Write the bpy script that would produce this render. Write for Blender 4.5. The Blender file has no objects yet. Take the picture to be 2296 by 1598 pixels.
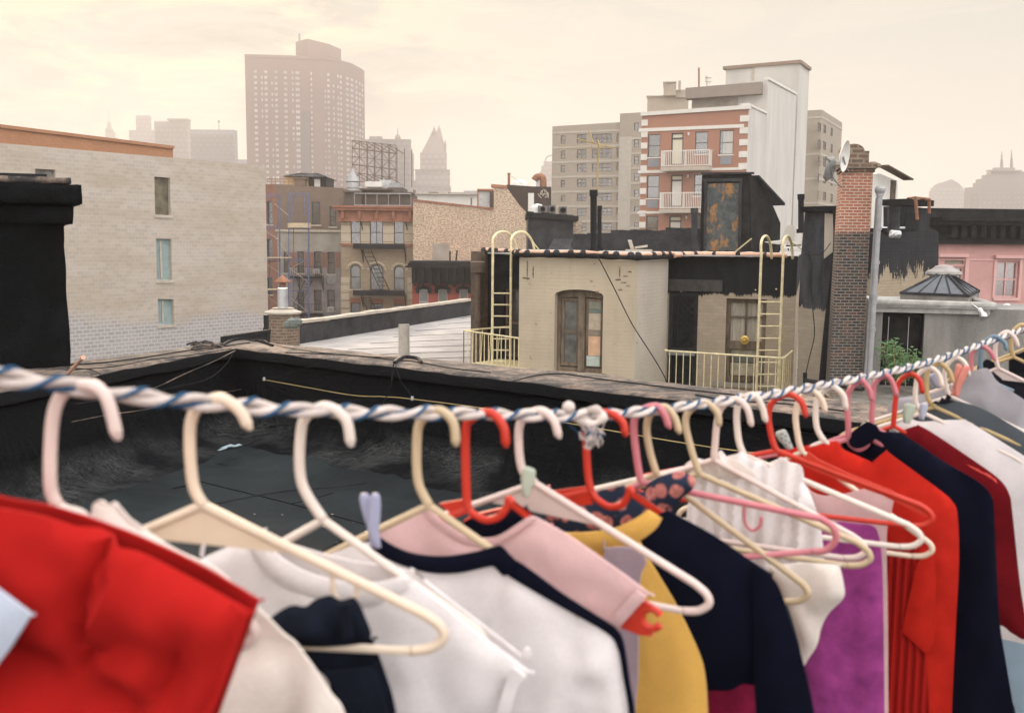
import bpy, bmesh, math, random
from mathutils import Vector, Matrix, noise
from mathutils.geometry import delaunay_2d_cdt
R = math.radians
SC = bpy.context.scene
COL = SC.collection
V = Vector

# ---------------------------------------------------------------- camera model (picture coordinates are 2296 x 1598)
FPX, CX, CY = 2200.0, 1148.0, 799.0
TH = math.atan(254 / 2200.0); RO = R(0.5)
_f = V((0, math.cos(TH), -math.sin(TH))); _r = V((1, 0, 0)); _u = V((0, math.sin(TH), math.cos(TH)))
_r2 = _r * math.cos(RO) + _u * math.sin(RO); _u2 = _u * math.cos(RO) - _r * math.sin(RO)
def ray(px, py): return _f + _r2 * ((px - CX) / FPX) + _u2 * (-(py - CY) / FPX)
def P(px, py, Y):
    d = ray(px, py); return d * (Y / d.y)
def PZ(px, py, z):
    d = ray(px, py); return d * (z / d.z)
cam = bpy.data.cameras.new('camera'); camo = bpy.data.objects.new('camera', cam); COL.objects.link(camo)
m = Matrix.Identity(4)
for i, c in enumerate((_r2, _u2, -_f)):
    for j in range(3): m[j][i] = c[j]
camo.matrix_world = m
cam.sensor_width = 36; cam.lens = 36 * FPX / 2296; cam.clip_end = 9000; cam.clip_start = 0.05
cam.dof.use_dof = True; cam.dof.focus_distance = 11; cam.dof.aperture_fstop = 8.5
SC.camera = camo

# ---------------------------------------------------------------- mesh builder
class MB:
    def __init__(s): s.v = []; s.f = []; s.m = []; s.uvs = {}
    def vert(s, p): s.v.append(V(p)); return len(s.v) - 1
    def face(s, ids, mi=0): s.f.append(tuple(ids)); s.m.append(mi)
    def poly(s, pts, mi=0): s.face([s.vert(p) for p in pts], mi)
    def box(s, o, a, b, c, mi=0):
        o, a, b, c = V(o), V(a), V(b), V(c)
        k = [s.vert(o + a * i + b * j + c * l) for l in (0, 1) for j in (0, 1) for i in (0, 1)]
        fl = a.cross(b).dot(c) < 0
        for q in ((0, 2, 3, 1), (4, 5, 7, 6), (0, 1, 5, 4), (2, 6, 7, 3), (0, 4, 6, 2), (1, 3, 7, 5)):
            ids = [k[i] for i in q]; s.face(ids[::-1] if fl else ids, mi)
    def tube(s, pts, r, n=8, closed=False, mi=0, caps=True):
        pts = [V(p) for p in pts]; L = len(pts); rings = []
        rr = r if isinstance(r, (list, tuple)) else [r] * L
        nrm = None
        for i, p in enumerate(pts):
            a = pts[i - 1] if (i or closed) else p; b = pts[(i + 1) % L] if (i < L - 1 or closed) else p
            t = (b - a).normalized()
            if nrm is None:
                nrm = t.cross(V((0, 0, 1)) if abs(t.z) < .9 else V((1, 0, 0))).normalized()
            else:
                nrm = (nrm - t * nrm.dot(t)); nrm = nrm.normalized() if nrm.length > 1e-6 else t.orthogonal().normalized()
            bn = t.cross(nrm)
            rings.append([s.vert(p + (nrm * math.cos(6.28318 * k / n) + bn * math.sin(6.28318 * k / n)) * rr[i]) for k in range(n)])
        for i in range(L if closed else L - 1):
            A, B = rings[i], rings[(i + 1) % L]
            for k in range(n): s.face((A[k], A[(k + 1) % n], B[(k + 1) % n], B[k]), mi)
        if caps and not closed: s.face(rings[0][::-1], mi); s.face(rings[-1], mi)
    def lathe(s, c, prof, n=16, mi=0, rot=0, sq=1, ax=None):
        c = V(c); rings = []
        X, Yv, Z = (V((1, 0, 0)), V((0, 1, 0)), V((0, 0, 1))) if ax is None else ax
        for r, z in prof:
            rings.append([s.vert(c + Z * z + (X * math.cos(rot + 6.28318 * k / n) + Yv * math.sin(rot + 6.28318 * k / n) * sq) * max(r, 1e-4)) for k in range(n)])
        for A, B in zip(rings, rings[1:]):
            for k in range(n): s.face((A[k], A[(k + 1) % n], B[(k + 1) % n], B[k]), mi)
        s.face(rings[0][::-1], mi); s.face(rings[-1], mi)
    def prism(s, base, h, mi=0, cap=True):
        """base = list of 3D points (ccw from above), extruded by vector h"""
        base = [V(p) for p in base]; h = V(h); n = len(base)
        a = [s.vert(p) for p in base]; b = [s.vert(p + h) for p in base]
        for i in range(n): s.face((a[i], a[(i + 1) % n], b[(i + 1) % n], b[i]), mi)
        if cap: s.face(a[::-1], mi); s.face(b, mi)
    def build(s, name, mats, parent=None, smooth=False, loc=None):
        if not isinstance(mats, (list, tuple)): mats = [mats]
        if parent is not None:
            root = parent
            while root.parent: root = root.parent
            o0 = root.location.copy()
        else:
            o0 = V(loc) if loc else V((sum(p.x for p in s.v) / len(s.v), sum(p.y for p in s.v) / len(s.v), min(p.z for p in s.v)))
        me = bpy.data.meshes.new(name)
        me.from_pydata([tuple(p - o0) for p in s.v], [], s.f)
        for mt in mats: me.materials.append(mt)
        uvl = me.uv_layers.new(name='UVMap')
        me.polygons.foreach_set('material_index', s.m)
        me.polygons.foreach_set('use_smooth', [smooth] * len(s.f))
        me.validate()
        if s.uvs:
            for p in me.polygons:
                for li in p.loop_indices: uvl.data[li].uv = s.uvs.get(me.loops[li].vertex_index, (0, 0))
        for p in (() if s.uvs else me.polygons):
            n = p.normal
            if abs(n.z) > .75:
                for li in p.loop_indices:
                    w = me.vertices[me.loops[li].vertex_index].co + o0; uvl.data[li].uv = (w.x, w.y)
            else:
                t = V((-n.y, n.x)).normalized()
                if abs(t.x) > abs(t.y) * .2 and t.x < 0: t = -t
                for li in p.loop_indices:
                    w = me.vertices[me.loops[li].vertex_index].co + o0; uvl.data[li].uv = (w.x * t.x + w.y * t.y, w.z)
        o = bpy.data.objects.new(name, me); COL.objects.link(o)
        if parent is not None: o.parent = parent
        else: o.location = o0
        return o
def split_build(mb, name, mats, parent):
    """every loose piece of mb becomes a part of its own"""
    r = list(range(len(mb.v)))
    def find(i):
        while r[i] != i: r[i] = r[r[i]]; i = r[i]
        return i
    for f in mb.f:
        for i in f[1:]: r[find(i)] = find(f[0])
    out = {}
    for f in mb.f: out.setdefault(find(f[0]), []).append(f)
    for fs in out.values():
        q = MB(); mp = {}
        for f in fs:
            for i in f:
                if i not in mp: mp[i] = q.vert(mb.v[i])
            q.face([mp[i] for i in f])
        q.build(name, mats, parent)
def tag(o, label=None, cat=None, group=None, kind=None):
    if label: o['label'] = label
    if cat: o['category'] = cat
    if group: o['group'] = group
    if kind: o['kind'] = kind
    return o
def thing(name, loc, label, cat, group=None):
    o = bpy.data.objects.new(name, None); COL.objects.link(o); o.location = V(loc); o.empty_display_size = .1
    return tag(o, label, cat, group)
def single(mb, name, mats, label, cat, group=None, smooth=False):
    return tag(mb.build(name, mats, None, smooth), label, cat, group)
def autosmooth(o, ang=40):
    me = o.data
    me.polygons.foreach_set('use_smooth', [True] * len(me.polygons))
    bm = bmesh.new(); bm.from_mesh(me)
    for e in bm.edges:
        if len(e.link_faces) == 2 and e.calc_face_angle(0) > R(ang): e.smooth = False
    bm.to_mesh(me); bm.free(); return o
def catmull(pts, n=8, closed=False):
    pts = [V(p) for p in pts]; out = []; L = len(pts)
    for i in range(L if closed else L - 1):
        p0 = pts[(i - 1) % L] if (closed or i) else pts[0]; p1 = pts[i]; p2 = pts[(i + 1) % L]
        p3 = pts[(i + 2) % L] if (closed or i < L - 2) else p2
        for k in range(n):
            t = k / n
            out.append(.5 * ((2 * p1) + (p2 - p0) * t + (2 * p0 - 5 * p1 + 4 * p2 - p3) * t * t + (3 * p1 - p0 - 3 * p2 + p3) * t ** 3))
    if not closed: out.append(pts[-1])
    return out
def inside(p, poly):
    x, y = p[0], p[1]; c = False; j = len(poly) - 1
    for i in range(len(poly)):
        xi, yi = poly[i][0], poly[i][1]; xj, yj = poly[j][0], poly[j][1]
        if (yi > y) != (yj > y) and x < (xj - xi) * (y - yi) / (yj - yi) + xi: c = not c
        j = i
    return c
def cdt(outer, holes=(), pts=()):
    vs = []; es = []
    for lp in [outer] + list(holes):
        b = len(vs); vs += [V((q[0], q[1])) for q in lp]; n = len(lp)
        es += [(b + i, b + (i + 1) % n) for i in range(n)]
    vs += [V((q[0], q[1])) for q in pts]
    r = delaunay_2d_cdt(vs, es, [], 0, 1e-6)
    ov, of = r[0], r[2]; fs = []
    for t in of:
        c = sum((ov[i] for i in t), V((0, 0))) / len(t)
        if inside(c, outer) and not any(inside(c, h) for h in holes): fs.append(t)
    return ov, fs

# vertical plane given by two plan points; (s, z) on it, d = depth behind it
class Fac:
    def __init__(s, p0, p1):
        s.o = V((p0[0], p0[1], 0)); t = V((p1[0] - p0[0], p1[1] - p0[1], 0)); s.len = t.length; s.t = t.normalized()
        n = V((-s.t.y, s.t.x, 0))
        if n.dot(s.o + t * .5) < 0: n = -n
        s.n = n
    @classmethod
    def px(c, x0, Y0, x1, Y1, ry=545): return c(P(x0, ry, Y0), P(x1, ry, Y1))
    def W(s, a, d, z): return s.o + s.t * a + s.n * d + V((0, 0, z))
    def hit(s, px, py):
        d = ray(px, py); k = s.o.dot(s.n) / d.dot(s.n); p = d * k
        return ((p - s.o).dot(s.t), p.z)
    def rect(s, x0, y0, x1, y1):
        a = s.hit(x0, (y0 + y1) / 2); b = s.hit(x1, (y0 + y1) / 2); c = s.hit((x0 + x1) / 2, y0); d = s.hit((x0 + x1) / 2, y1)
        return (a[0], d[1], b[0], c[1])
def rpoly(r, arch=0, n=8):
    s0, z0, s1, z1 = r
    if not arch: return [(s0, z0), (s1, z0), (s1, z1), (s0, z1)]
    w = (s1 - s0) / 2; h = w * arch; out = [(s0, z0), (s1, z0)]
    for k in range(n + 1):
        a = math.pi * k / n; out.append((s0 + w + w * math.cos(a), z1 - h + h * math.sin(a)))
    return out
def extr(mb, F, poly, d0, d1, mi=0, holes=(), hd=None, hmi=None):
    """polygon in (s,z) of facade F as a slab from depth d0 (front) to d1; holes hd deep with a dark back"""
    ov, fs = cdt(poly, holes)
    ids = [mb.vert(F.W(q.x, d0, q.y)) for q in ov]
    flip = F.t.cross(V((0, 0, 1))).dot(F.n) > 0
    for t in fs: mb.face([ids[i] for i in (t if not flip else t[::-1])], mi)
    def strip(lp, a, b, m_, fl):
        n = len(lp)
        for i in range(n):
            p, q = lp[i], lp[(i + 1) % n]
            mb.poly([F.W(p[0], a, p[1]), F.W(q[0], a, q[1]), F.W(q[0], b, q[1]), F.W(p[0], b, p[1])], m_)
    strip(poly, d0, d1, mi, 0)
    ov2, fs2 = cdt(poly)
    ids = [mb.vert(F.W(q.x, d1, q.y)) for q in ov2]
    for t in fs2: mb.face([ids[i] for i in t[::-1]], mi)
    for h in holes:
        strip(h, d0, d0 + hd, mi, 1)
        mb.poly([F.W(q[0], d0 + hd, q[1]) for q in h], hmi if hmi is not None else mi)
def fbox(mb, F, s0, z0, s1, z1, d0, d1, mi=0):
    mb.box(F.W(s0, d0, z0), F.t * (s1 - s0), F.n * (d1 - d0), V((0, 0, z1 - z0)), mi)

# ---------------------------------------------------------------- materials
def lin(c):
    return tuple(((x / 255) / 12.92 if x / 255 <= .04045 else ((x / 255 + .055) / 1.055) ** 2.4) for x in c)
class NT:
    def __init__(s, name):
        s.m = bpy.data.materials.new(name); s.m.use_nodes = True; s.t = s.m.node_tree; s.n = s.t.nodes; s.l = s.t.links
        s.b = s.n['Principled BSDF']; s.out = s.n['Material Output']
        s.pos = s.n.new('ShaderNodeNewGeometry').outputs['Position']
        s.uv = s.n.new('ShaderNodeTexCoord').outputs['UV']
    def map(s, src, sc=(1, 1, 1), rot=(0, 0, 0)):
        q = s.n.new('ShaderNodeMapping'); q.inputs['Scale'].default_value = sc; q.inputs['Rotation'].default_value = rot; s.l.new(src, q.inputs[0]); return q.outputs[0]
    def noise(s, src, scale, detail=4, rough=.55, dist=0):
        q = s.n.new('ShaderNodeTexNoise'); q.inputs['Scale'].default_value = scale; q.inputs['Detail'].default_value = detail
        q.inputs['Roughness'].default_value = rough; q.inputs['Distortion'].default_value = dist; s.l.new(src, q.inputs['Vector']); return q.outputs[0]
    def ramp(s, src, a, b):
        q = s.n.new('ShaderNodeMapRange'); q.inputs[1].default_value = a; q.inputs[2].default_value = b; s.l.new(src, q.inputs[0]); return q.outputs[0]
    def mix(s, fac, a, b):
        q = s.n.new('ShaderNodeMix'); q.data_type = 'RGBA'
        for sock, v in ((q.inputs[0], fac), (q.inputs[6], a), (q.inputs[7], b)):
            if isinstance(v, bpy.types.NodeSocket): s.l.new(v, sock)
            elif isinstance(v, (int, float)): sock.default_value = v
            else: sock.default_value = (*v, 1)
        return q.outputs[2]
    def math(s, op, a, b=0, c=0):
        q = s.n.new('ShaderNodeMath'); q.operation = op
        for i, v in enumerate((a, b, c)):
            if isinstance(v, bpy.types.NodeSocket): s.l.new(v, q.inputs[i])
            else: q.inputs[i].default_value = v
        return q.outputs[0]
    def z(s):
        q = s.n.new('ShaderNodeSeparateXYZ'); s.l.new(s.pos, q.inputs[0]); return q.outputs
    def bump(s, h, st=.3, d=.02):
        q = s.n.new('ShaderNodeBump'); q.inputs['Strength'].default_value = st; q.inputs['Distance'].default_value = d
        s.l.new(h, q.inputs['Height']); s.l.new(q.outputs[0], s.b.inputs['Normal'])
    def done(s, col=None, rough=.85, spec=.3, metal=0):
        if col is not None:
            if isinstance(col, bpy.types.NodeSocket): s.l.new(col, s.b.inputs['Base Color'])
            else: s.b.inputs['Base Color'].default_value = (*col, 1)
        s.b.inputs['Roughness'].default_value = rough; s.b.inputs['Specular IOR Level'].default_value = spec; s.b.inputs['Metallic'].default_value = metal
        return s.m
    def brick(s, c1, c2, mort, bw=.215, rh=.075, ms=.01, src=None, bias=0):
        q = s.n.new('ShaderNodeTexBrick'); s.l.new(src or s.uv, q.inputs['Vector'])
        q.inputs['Color1'].default_value = (*c1, 1); q.inputs['Color2'].default_value = (*c2, 1); q.inputs['Mortar'].default_value = (*mort, 1)
        q.inputs['Scale'].default_value = 1; q.inputs['Mortar Size'].default_value = ms; q.inputs['Bias'].default_value = bias
        q.inputs['Brick Width'].default_value = bw; q.inputs['Row Height'].default_value = rh; q.inputs['Mortar Smooth'].default_value = .2
        return q.outputs[0], q.outputs[1]
def plain(name, c, var=.25, ns=2.5, rough=.8, bump=.2, bs=30, spec=.3, metal=0, streak=0, c2=None):
    n = NT(name); c = V(c)
    a = c * (1 - var); b = V(c2) if c2 else c * (1 + var)
    src = n.map(n.pos, (1, 1, .25)) if streak else n.pos
    f = n.ramp(n.noise(src, ns, 6, .65), .3, .7)
    col = n.mix(f, tuple(a), tuple(b))
    if bump: n.bump(n.noise(n.pos, bs, 4), bump, .5 / bs)
    return n.done(col, rough, spec, metal)
def brickmat(name, c1, c2, mort, bw=.215, rh=.075, ms=.01, bias=0, var=.25, bump=.5, dirt=None, dscale=.6, rough=.9):
    n = NT(name); col, fac = n.brick(c1, c2, mort, bw, rh, ms, None, bias)
    f = n.ramp(n.noise(n.pos, dscale, 6, .65), .35, .75)
    d = dirt or tuple(V(c1) * .5)
    q = n.math('MULTIPLY', f, var); col = n.mix(q, col, d)
    f2 = n.ramp(n.noise(n.uv, 9, 2), .35, .7); col = n.mix(n.math('MULTIPLY', f2, var * .7), col, tuple(V(c2) * .6))
    if bump: n.bump(n.math('ADD', n.math('MULTIPLY', fac, -1), n.math('MULTIPLY', n.noise(n.uv, 60, 3), .4)), bump, .01)
    return n.done(col, rough, .2)
def painted(name, paint, under, amount=.5, scale=6, stretch=(1, 1, 1), bw=.215, rh=.075, dirt=(.1, .09, .08), dirtamt=.3, bump=.5, under2=None):
    """painted brick where the paint has flaked off in patches"""
    n = NT(name)
    bc, fac = n.brick(under, under2 or tuple(V(under) * .7), (.3, .27, .23), bw, rh)
    nz = n.noise(n.map(n.uv, stretch), scale, 8, .7)
    k = n.ramp(nz, amount, amount + .04)
    pv = n.mix(n.ramp(n.noise(n.pos, .9, 5, .6), .3, .7), tuple(V(paint) * .88), tuple(V(paint) * 1.1))
    col = n.mix(k, bc, pv)
    st = n.ramp(n.noise(n.map(n.pos, (1.2, 1.2, .12)), 1.5, 6, .7), .5, .8)
    col = n.mix(n.math('MULTIPLY', st, dirtamt), col, dirt)
    n.bump(n.math('ADD', n.math('MULTIPLY', fac, -.6), n.math('ADD', n.math('MULTIPLY', k, .5), n.math('MULTIPLY', n.noise(n.uv, 25, 4), .7))), bump, .012)
    return n.done(col, .9, .2)
def cloth(name, c, tr=.2, scale=900, var=.07, rough=.95, rib=0, tint=None):
    n = NT(name); c = V(c)
    f = n.ramp(n.noise(n.pos, 30, 5, .6), .3, .7)
    col = n.mix(f, tuple(c * (1 - var)), tuple(c * (1 + var)))
    col = n.mix(n.math('MULTIPLY', n.ramp(n.noise(n.uv, 420, 3, .7), .35, .7), .3 if not rib else 0), col, tuple(c * .6))
    if rib:
        w = n.n.new('ShaderNodeTexWave'); w.inputs['Scale'].default_value = rib; w.inputs['Distortion'].default_value = .3
        n.l.new(n.map(n.uv, (1, .05, 1)), w.inputs[0]); h = w.outputs[1]; n.bump(h, .9, .003)
        col = n.mix(h, tuple(c * .6), tuple(c * 1.05))
    else: n.bump(n.noise(n.map(n.uv, (1, 1, 1)), scale, 2), .35, .0006)
    n.done(col, rough, .1); n.b.inputs['Sheen Weight'].default_value = .2 if c.length > .5 else 0
    if tr:
        t = n.n.new('ShaderNodeBsdfTranslucent'); n.l.new(col, t.inputs[0]); a = n.n.new('ShaderNodeMixShader'); a.inputs[0].default_value = tr
        n.l.new(n.b.outputs[0], a.inputs[1]); n.l.new(t.outputs[0], a.inputs[2]); n.l.new(a.outputs[0], n.out.inputs[0])
    return n.m
def glassmat(name, tint=(.6, .65, .66), refl=.25, dirt=.35):
    n = NT(name)
    t = n.n.new('ShaderNodeBsdfTransparent'); t.inputs[0].default_value = (*tint, 1)
    g = n.n.new('ShaderNodeBsdfGlossy'); g.inputs['Roughness'].default_value = .12; g.inputs[0].default_value = (.8, .8, .8, 1)
    d = n.n.new('ShaderNodeBsdfDiffuse'); d.inputs[0].default_value = (.28, .27, .25, 1)
    a = n.n.new('ShaderNodeMixShader'); n.l.new(n.math('MULTIPLY', n.ramp(n.noise(n.pos, 2.5, 5, .6), .3, .75), dirt), a.inputs[0])
    n.l.new(t.outputs[0], a.inputs[1]); n.l.new(d.outputs[0], a.inputs[2])
    b = n.n.new('ShaderNodeMixShader'); b.inputs[0].default_value = refl
    n.l.new(a.outputs[0], b.inputs[1]); n.l.new(g.outputs[0], b.inputs[2]); n.l.new(b.outputs[0], n.out.inputs[0])
    return n.m
def plastic(name, c, rough=.35):
    n = NT(name); c = V(c); col = n.mix(n.ramp(n.noise(n.pos, 40, 4), .3, .7), tuple(c * .9), tuple(c))
    n.bump(n.noise(n.pos, 150, 3), .1, .001)
    n.done(col, rough, .4)
    t = n.n.new('ShaderNodeBsdfTranslucent'); n.l.new(col, t.inputs[0]); a = n.n.new('ShaderNodeMixShader'); a.inputs[0].default_value = .28
    n.l.new(n.b.outputs[0], a.inputs[1]); n.l.new(t.outputs[0], a.inputs[2]); n.l.new(a.outputs[0], n.out.inputs[0])
    return n.m

M = {}
M['dark'] = plain('room_dark', (.012, .012, .013), bump=0)
M['glass'] = glassmat('window_glass', dirt=.12)
M['glass_pale'] = glassmat('sky_glass', (.5, .5, .48), .2, .5)
M['blind'] = plain('window_blind', (.55, .5, .42), .1, 4, bump=0)
M['iron'] = plain('black_iron', (.014, .014, .016), .3, 3, .6, .2, spec=.15)
M['tar'] = plain('roof_tar', (.01, .011, .013), .5, 1.2, .75, .8, 14, .15)
M['tar2'] = plain('weathered_tar', (.02, .021, .024), .45, 1.6, .8, .8, 14, .15, c2=(.05, .05, .054))
M['stone'] = plain('pale_stone', (.42, .37, .3), .15, 3)
M['white'] = plain('white_paint', (.62, .6, .55), .08, 2, .6, .1)
M['grey'] = plain('grey_metal', (.3, .3, .3), .2, 4, .5, .15, metal=.3)
M['galv'] = plain('galvanised', (.42, .42, .42), .2, 5, .45, .15, metal=.5)
M['rust'] = plain('rust', (.25, .115, .065), .4, 6)
M['yellow'] = plain('cream_enamel', (.64, .55, .33), .25, 9, .55, .3)
M['frame'] = plain('window_frame_paint', (.06, .055, .05), .3, 6, .6)
M['frame_lt'] = plain('pale_window_frame', (.4, .38, .34), .2, 6, .6)
M['frame_br'] = plain('brown_window_frame', (.1, .07, .05), .4, 8, .8)
# ---------------------------------------------------------------- sky, sun, haze, ground
SUN_EL, SUN_AZ = R(13), R(-14)          # azimuth measured from +Y towards +X
w = bpy.data.worlds.new('World'); SC.world = w; w.use_nodes = True; nt = w.node_tree; N = nt.nodes; L = nt.links
bg = N['Background']; bg.inputs[1].default_value = .1
sky = N.new('ShaderNodeTexSky'); sky.sky_type = 'NISHITA'; sky.sun_disc = False; sky.sun_elevation = SUN_EL; sky.sun_rotation = SUN_AZ
sky.dust_density = 5; sky.air_density = 1.5; sky.ozone_density = 1
tc = N.new('ShaderNodeTexCoord'); sep = N.new('ShaderNodeSeparateXYZ'); L.new(tc.outputs['Generated'], sep.inputs[0])
def wr(src, a, b, c=0, d=1):
    q = N.new('ShaderNodeMapRange'); q.interpolation_type = 'SMOOTHSTEP'
    for i, v in enumerate((a, b, c, d)): q.inputs[i + 1].default_value = v
    L.new(src, q.inputs[0]); return q.outputs[0]
def wm(f, a, b, bt='MIX'):
    q = N.new('ShaderNodeMix'); q.data_type = 'RGBA'; q.blend_type = bt; q.clamp_result = False
    for s_, v in ((q.inputs[0], f), (q.inputs[6], a), (q.inputs[7], b)):
        if isinstance(v, bpy.types.NodeSocket): L.new(v, s_)
        elif isinstance(v, (int, float)): s_.default_value = v
        else: s_.default_value = (*v, 1)
    return q.outputs[2]
# veil of high haze: peach at the horizon, cream above, cooler and boosted overhead and behind, out of view, as added fill light
veil = wm(wr(sep.outputs[2], 0, .2), (8.1, 6.75, 5.1), (6.1, 6.1, 5.4))
veil = wm(wr(sep.outputs[0], -.1, .6), veil, wm(wr(sep.outputs[2], 0, .2), (6.8, 5.8, 4.75), (5.75, 5.75, 5.15)))
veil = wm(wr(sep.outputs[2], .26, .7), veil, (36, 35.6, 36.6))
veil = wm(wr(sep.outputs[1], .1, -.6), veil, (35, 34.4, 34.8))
# clouds: soft streaks
mp = N.new('ShaderNodeMapping'); mp.inputs['Scale'].default_value = (1, 1, 3.2); L.new(tc.outputs['Generated'], mp.inputs[0])
def wn(sc, det, dist):
    q = N.new('ShaderNodeTexNoise'); q.inputs['Scale'].default_value = sc; q.inputs['Detail'].default_value = det; q.inputs['Roughness'].default_value = .58
    q.inputs['Distortion'].default_value = dist; L.new(mp.outputs[0], q.inputs['Vector']); return q.outputs[0]
leftw = wr(sep.outputs[0], .15, -.35)
n1 = wr(wn(3.2, 7, .4), .42, .6); n2 = wr(wn(6.5, 8, .6), .47, .64)
def wmul(a, b):
    q = N.new('ShaderNodeMath'); q.operation = 'MULTIPLY'
    for s_, v in ((q.inputs[0], a), (q.inputs[1], b)):
        if isinstance(v, bpy.types.NodeSocket): L.new(v, s_)
        else: s_.default_value = v
    return q.outputs[0]
veil = wm(wmul(wmul(n1, leftw), .8), veil, (2.5, 2.45, 2.5))
veil = wm(wmul(wmul(n2, leftw), .85), veil, (11.5, 9.0, 5.8))
veil = wm(wmul(n2, .3), veil, (8.6, 7.6, 6.0))
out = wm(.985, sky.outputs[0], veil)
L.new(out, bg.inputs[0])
sl = bpy.data.lights.new('sun', 'SUN'); sl.energy = 3.4; sl.angle = R(8); sl.color = (1, .76, .52)
so = bpy.data.objects.new('sun', sl); COL.objects.link(so)
sd = V((math.sin(SUN_AZ) * math.cos(SUN_EL), math.cos(SUN_AZ) * math.cos(SUN_EL), math.sin(SUN_EL)))
so.rotation_euler = (-sd).to_track_quat('-Z', 'Y').to_euler()
SC.view_settings.view_transform = 'Standard'; SC.view_settings.look = 'None'; SC.view_settings.exposure = 0; SC.view_settings.gamma = 1
SC.render.engine = 'CYCLES'; SC.cycles.use_denoising = True
SC.cycles.max_bounces = 6; SC.cycles.diffuse_bounces = 3; SC.cycles.volume_bounces = 2; SC.cycles.transparent_max_bounces = 12
# haze
hz = MB(); hz.box((-3600, -400, -18), (7200, 0, 0), (0, 4500, 0), (0, 0, 182))
hm = bpy.data.materials.new('haze_air'); hm.use_nodes = True; hn = hm.node_tree
hn.nodes.remove(hn.nodes['Principled BSDF'])
pv = hn.nodes.new('ShaderNodeVolumePrincipled'); pv.inputs['Color'].default_value = (.75, .715, .675, 1); pv.inputs['Density'].default_value = .00085
pv.inputs['Anisotropy'].default_value = .35
hn.links.new(pv.outputs[0], hn.nodes['Material Output'].inputs['Volume'])
tag(hz.build('haze', hm), 'pale haze hanging over the whole city', kind='stuff')
GZ = -17.0
g = MB(); g.poly([(-3500, -300, GZ), (3500, -300, GZ), (3500, 4000, GZ), (-3500, 4000, GZ)])
tag(g.build('ground', plain('asphalt', (.05, .05, .052), .3, .3)), kind='structure')
# ---------------------------------------------------------------- far skyline
SK = .55
def farmat(name, c, sx, sz, win=.5):
    n = NT(name); col, fac = n.brick(tuple(V(c)), tuple(V(c) * .85), tuple(V(c) * .5), sx, sz, .9)
    q = n.mix(n.ramp(n.noise(n.pos, .02, 3), .3, .7), tuple(V(c) * .85), tuple(V(c) * 1.15))
    return n.done(n.mix(.5, q, col), .8, .3)
M['far'] = farmat('far_stone', (.3, .25, .23), 5, 4)
M['far2'] = farmat('far_glass_grid', (.24, .23, .26), 5, 3)
M['fars'] = plain('far_spire', (.2, .16, .14), .1, .05, bump=0)
def blk(mb, x0, x1, ytop, Y, D=30, ybot=None, z0=None, mi=0):
    a = P(x0, ytop, Y); b = P(x1, ytop, Y); zt = P((x0 + x1) / 2, ytop, Y).z
    zb = z0 if z0 is not None else (GZ if ybot is None else P((x0 + x1) / 2, ybot, Y).z)
    if D > 3: D *= .14
    mb.box((a.x, Y, zb), (b.x - a.x, 0, 0), (0, D, 0), (0, 0, zt - zb), mi); return zt
def tower(name, label, loc, parts, cat='tower', group='far skyline towers'):
    t = thing(name, (P(loc[0], 545, loc[1]).x, loc[1], GZ), label, cat, group)
    for nm, fn, mt in parts:
        b = MB(); fn(b); b.build(nm, mt, t)
    return t
def ribs(b, x0, x1, y0, Y, n, w=.35, D=1.2, y1=None):
    for k in range(n):
        c = x0 + (x1 - x0) * (k + .5) / n; h = (x1 - x0) / n * w / 2
        blk(b, c - h, c + h, y0, Y - D, D - .05, y1)
# stepped spire tower
Yq = 1900 * SK
def f(b):
    blk(b, 228, 268, 318, Yq, 40); blk(b, 231, 262, 309, Yq + 3, 30, 318); blk(b, 236, 256, 296, Yq + 6, 24, 310)
def g_(b):
    c = P(245.5, 296, Yq + 10); b.lathe(c, [(4.9, 0), (4.1, 2.7), (2.6, 4.4), (1.8, 9), (.8, 11), (.3, 12), (.15, 22)], 8)
tower('skyscraper', 'small stepped tower with pointed spire above the orange coping', (245, Yq), [('shaft', f, M['far']), ('spire', g_, M['fars'])])
Yq = 1700 * SK
def f(b): blk(b, 289, 346, 292, Yq, 60)
def g_(b): blk(b, 304, 334, 259, Yq + 6, 40, 292)
tower('skyscraper', 'blank pale slab with a tall raised block on its roof', (320, Yq), [('shaft', f, M['far']), ('roof_block', g_, M['far'])])
Yq = 1500 * SK
def f(b): blk(b, 345, 383, 272, Yq, 50); blk(b, 383, 421, 268, Yq + 1, 50)
def g_(b): ribs(b, 346, 382, 276, Yq, 9); ribs(b, 385, 420, 272, Yq + 1, 8)
def h_(b): blk(b, 374, 421, 266, Yq - 1.5, 60, 270)
tower('skyscraper', 'ribbed pale tower between the blank slab and the square glass block', (383, Yq), [('shaft', f, M['far']), ('rib', g_, M['far']), ('cornice', h_, M['fars'])])
Yq = 1350 * SK
def f(b): blk(b, 426, 525, 291, Yq, 60)
def g_(b):
    for k in range(22): blk(b, 428, 523, 303 + k * 3.4, Yq - .6, .5, 303 + k * 3.4 + 1.2)
def h_(b):
    c = P(491, 291, Yq + 10); b.lathe(c, [(.4, 0), (.3, 5), (1.2, 6), (.2, 7)], 8)
tower('skyscraper', 'square glass block with floor bands left of the brown curved tower', (475, Yq), [('shaft', f, M['far2']), ('floor_band', g_, M['far']), ('mast', h_, M['fars'])])
Yq = 1500 * SK
def f(b): blk(b, 524, 600, 358, Yq, 60)
tower('office_block', 'low far block peeking between grey wall and brown tower', (545, Yq), [('shaft', f, M['far2'])], 'building')
Yq = 1300 * SK
def f(b): blk(b, 800, 920, 313, Yq, 50); blk(b, 918, 926, 343, Yq + 2, 50); blk(b, 924, 933, 405, Yq + 3, 50)
def g_(b): blk(b, 828, 856, 306, Yq + 4, 40, 316)
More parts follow.
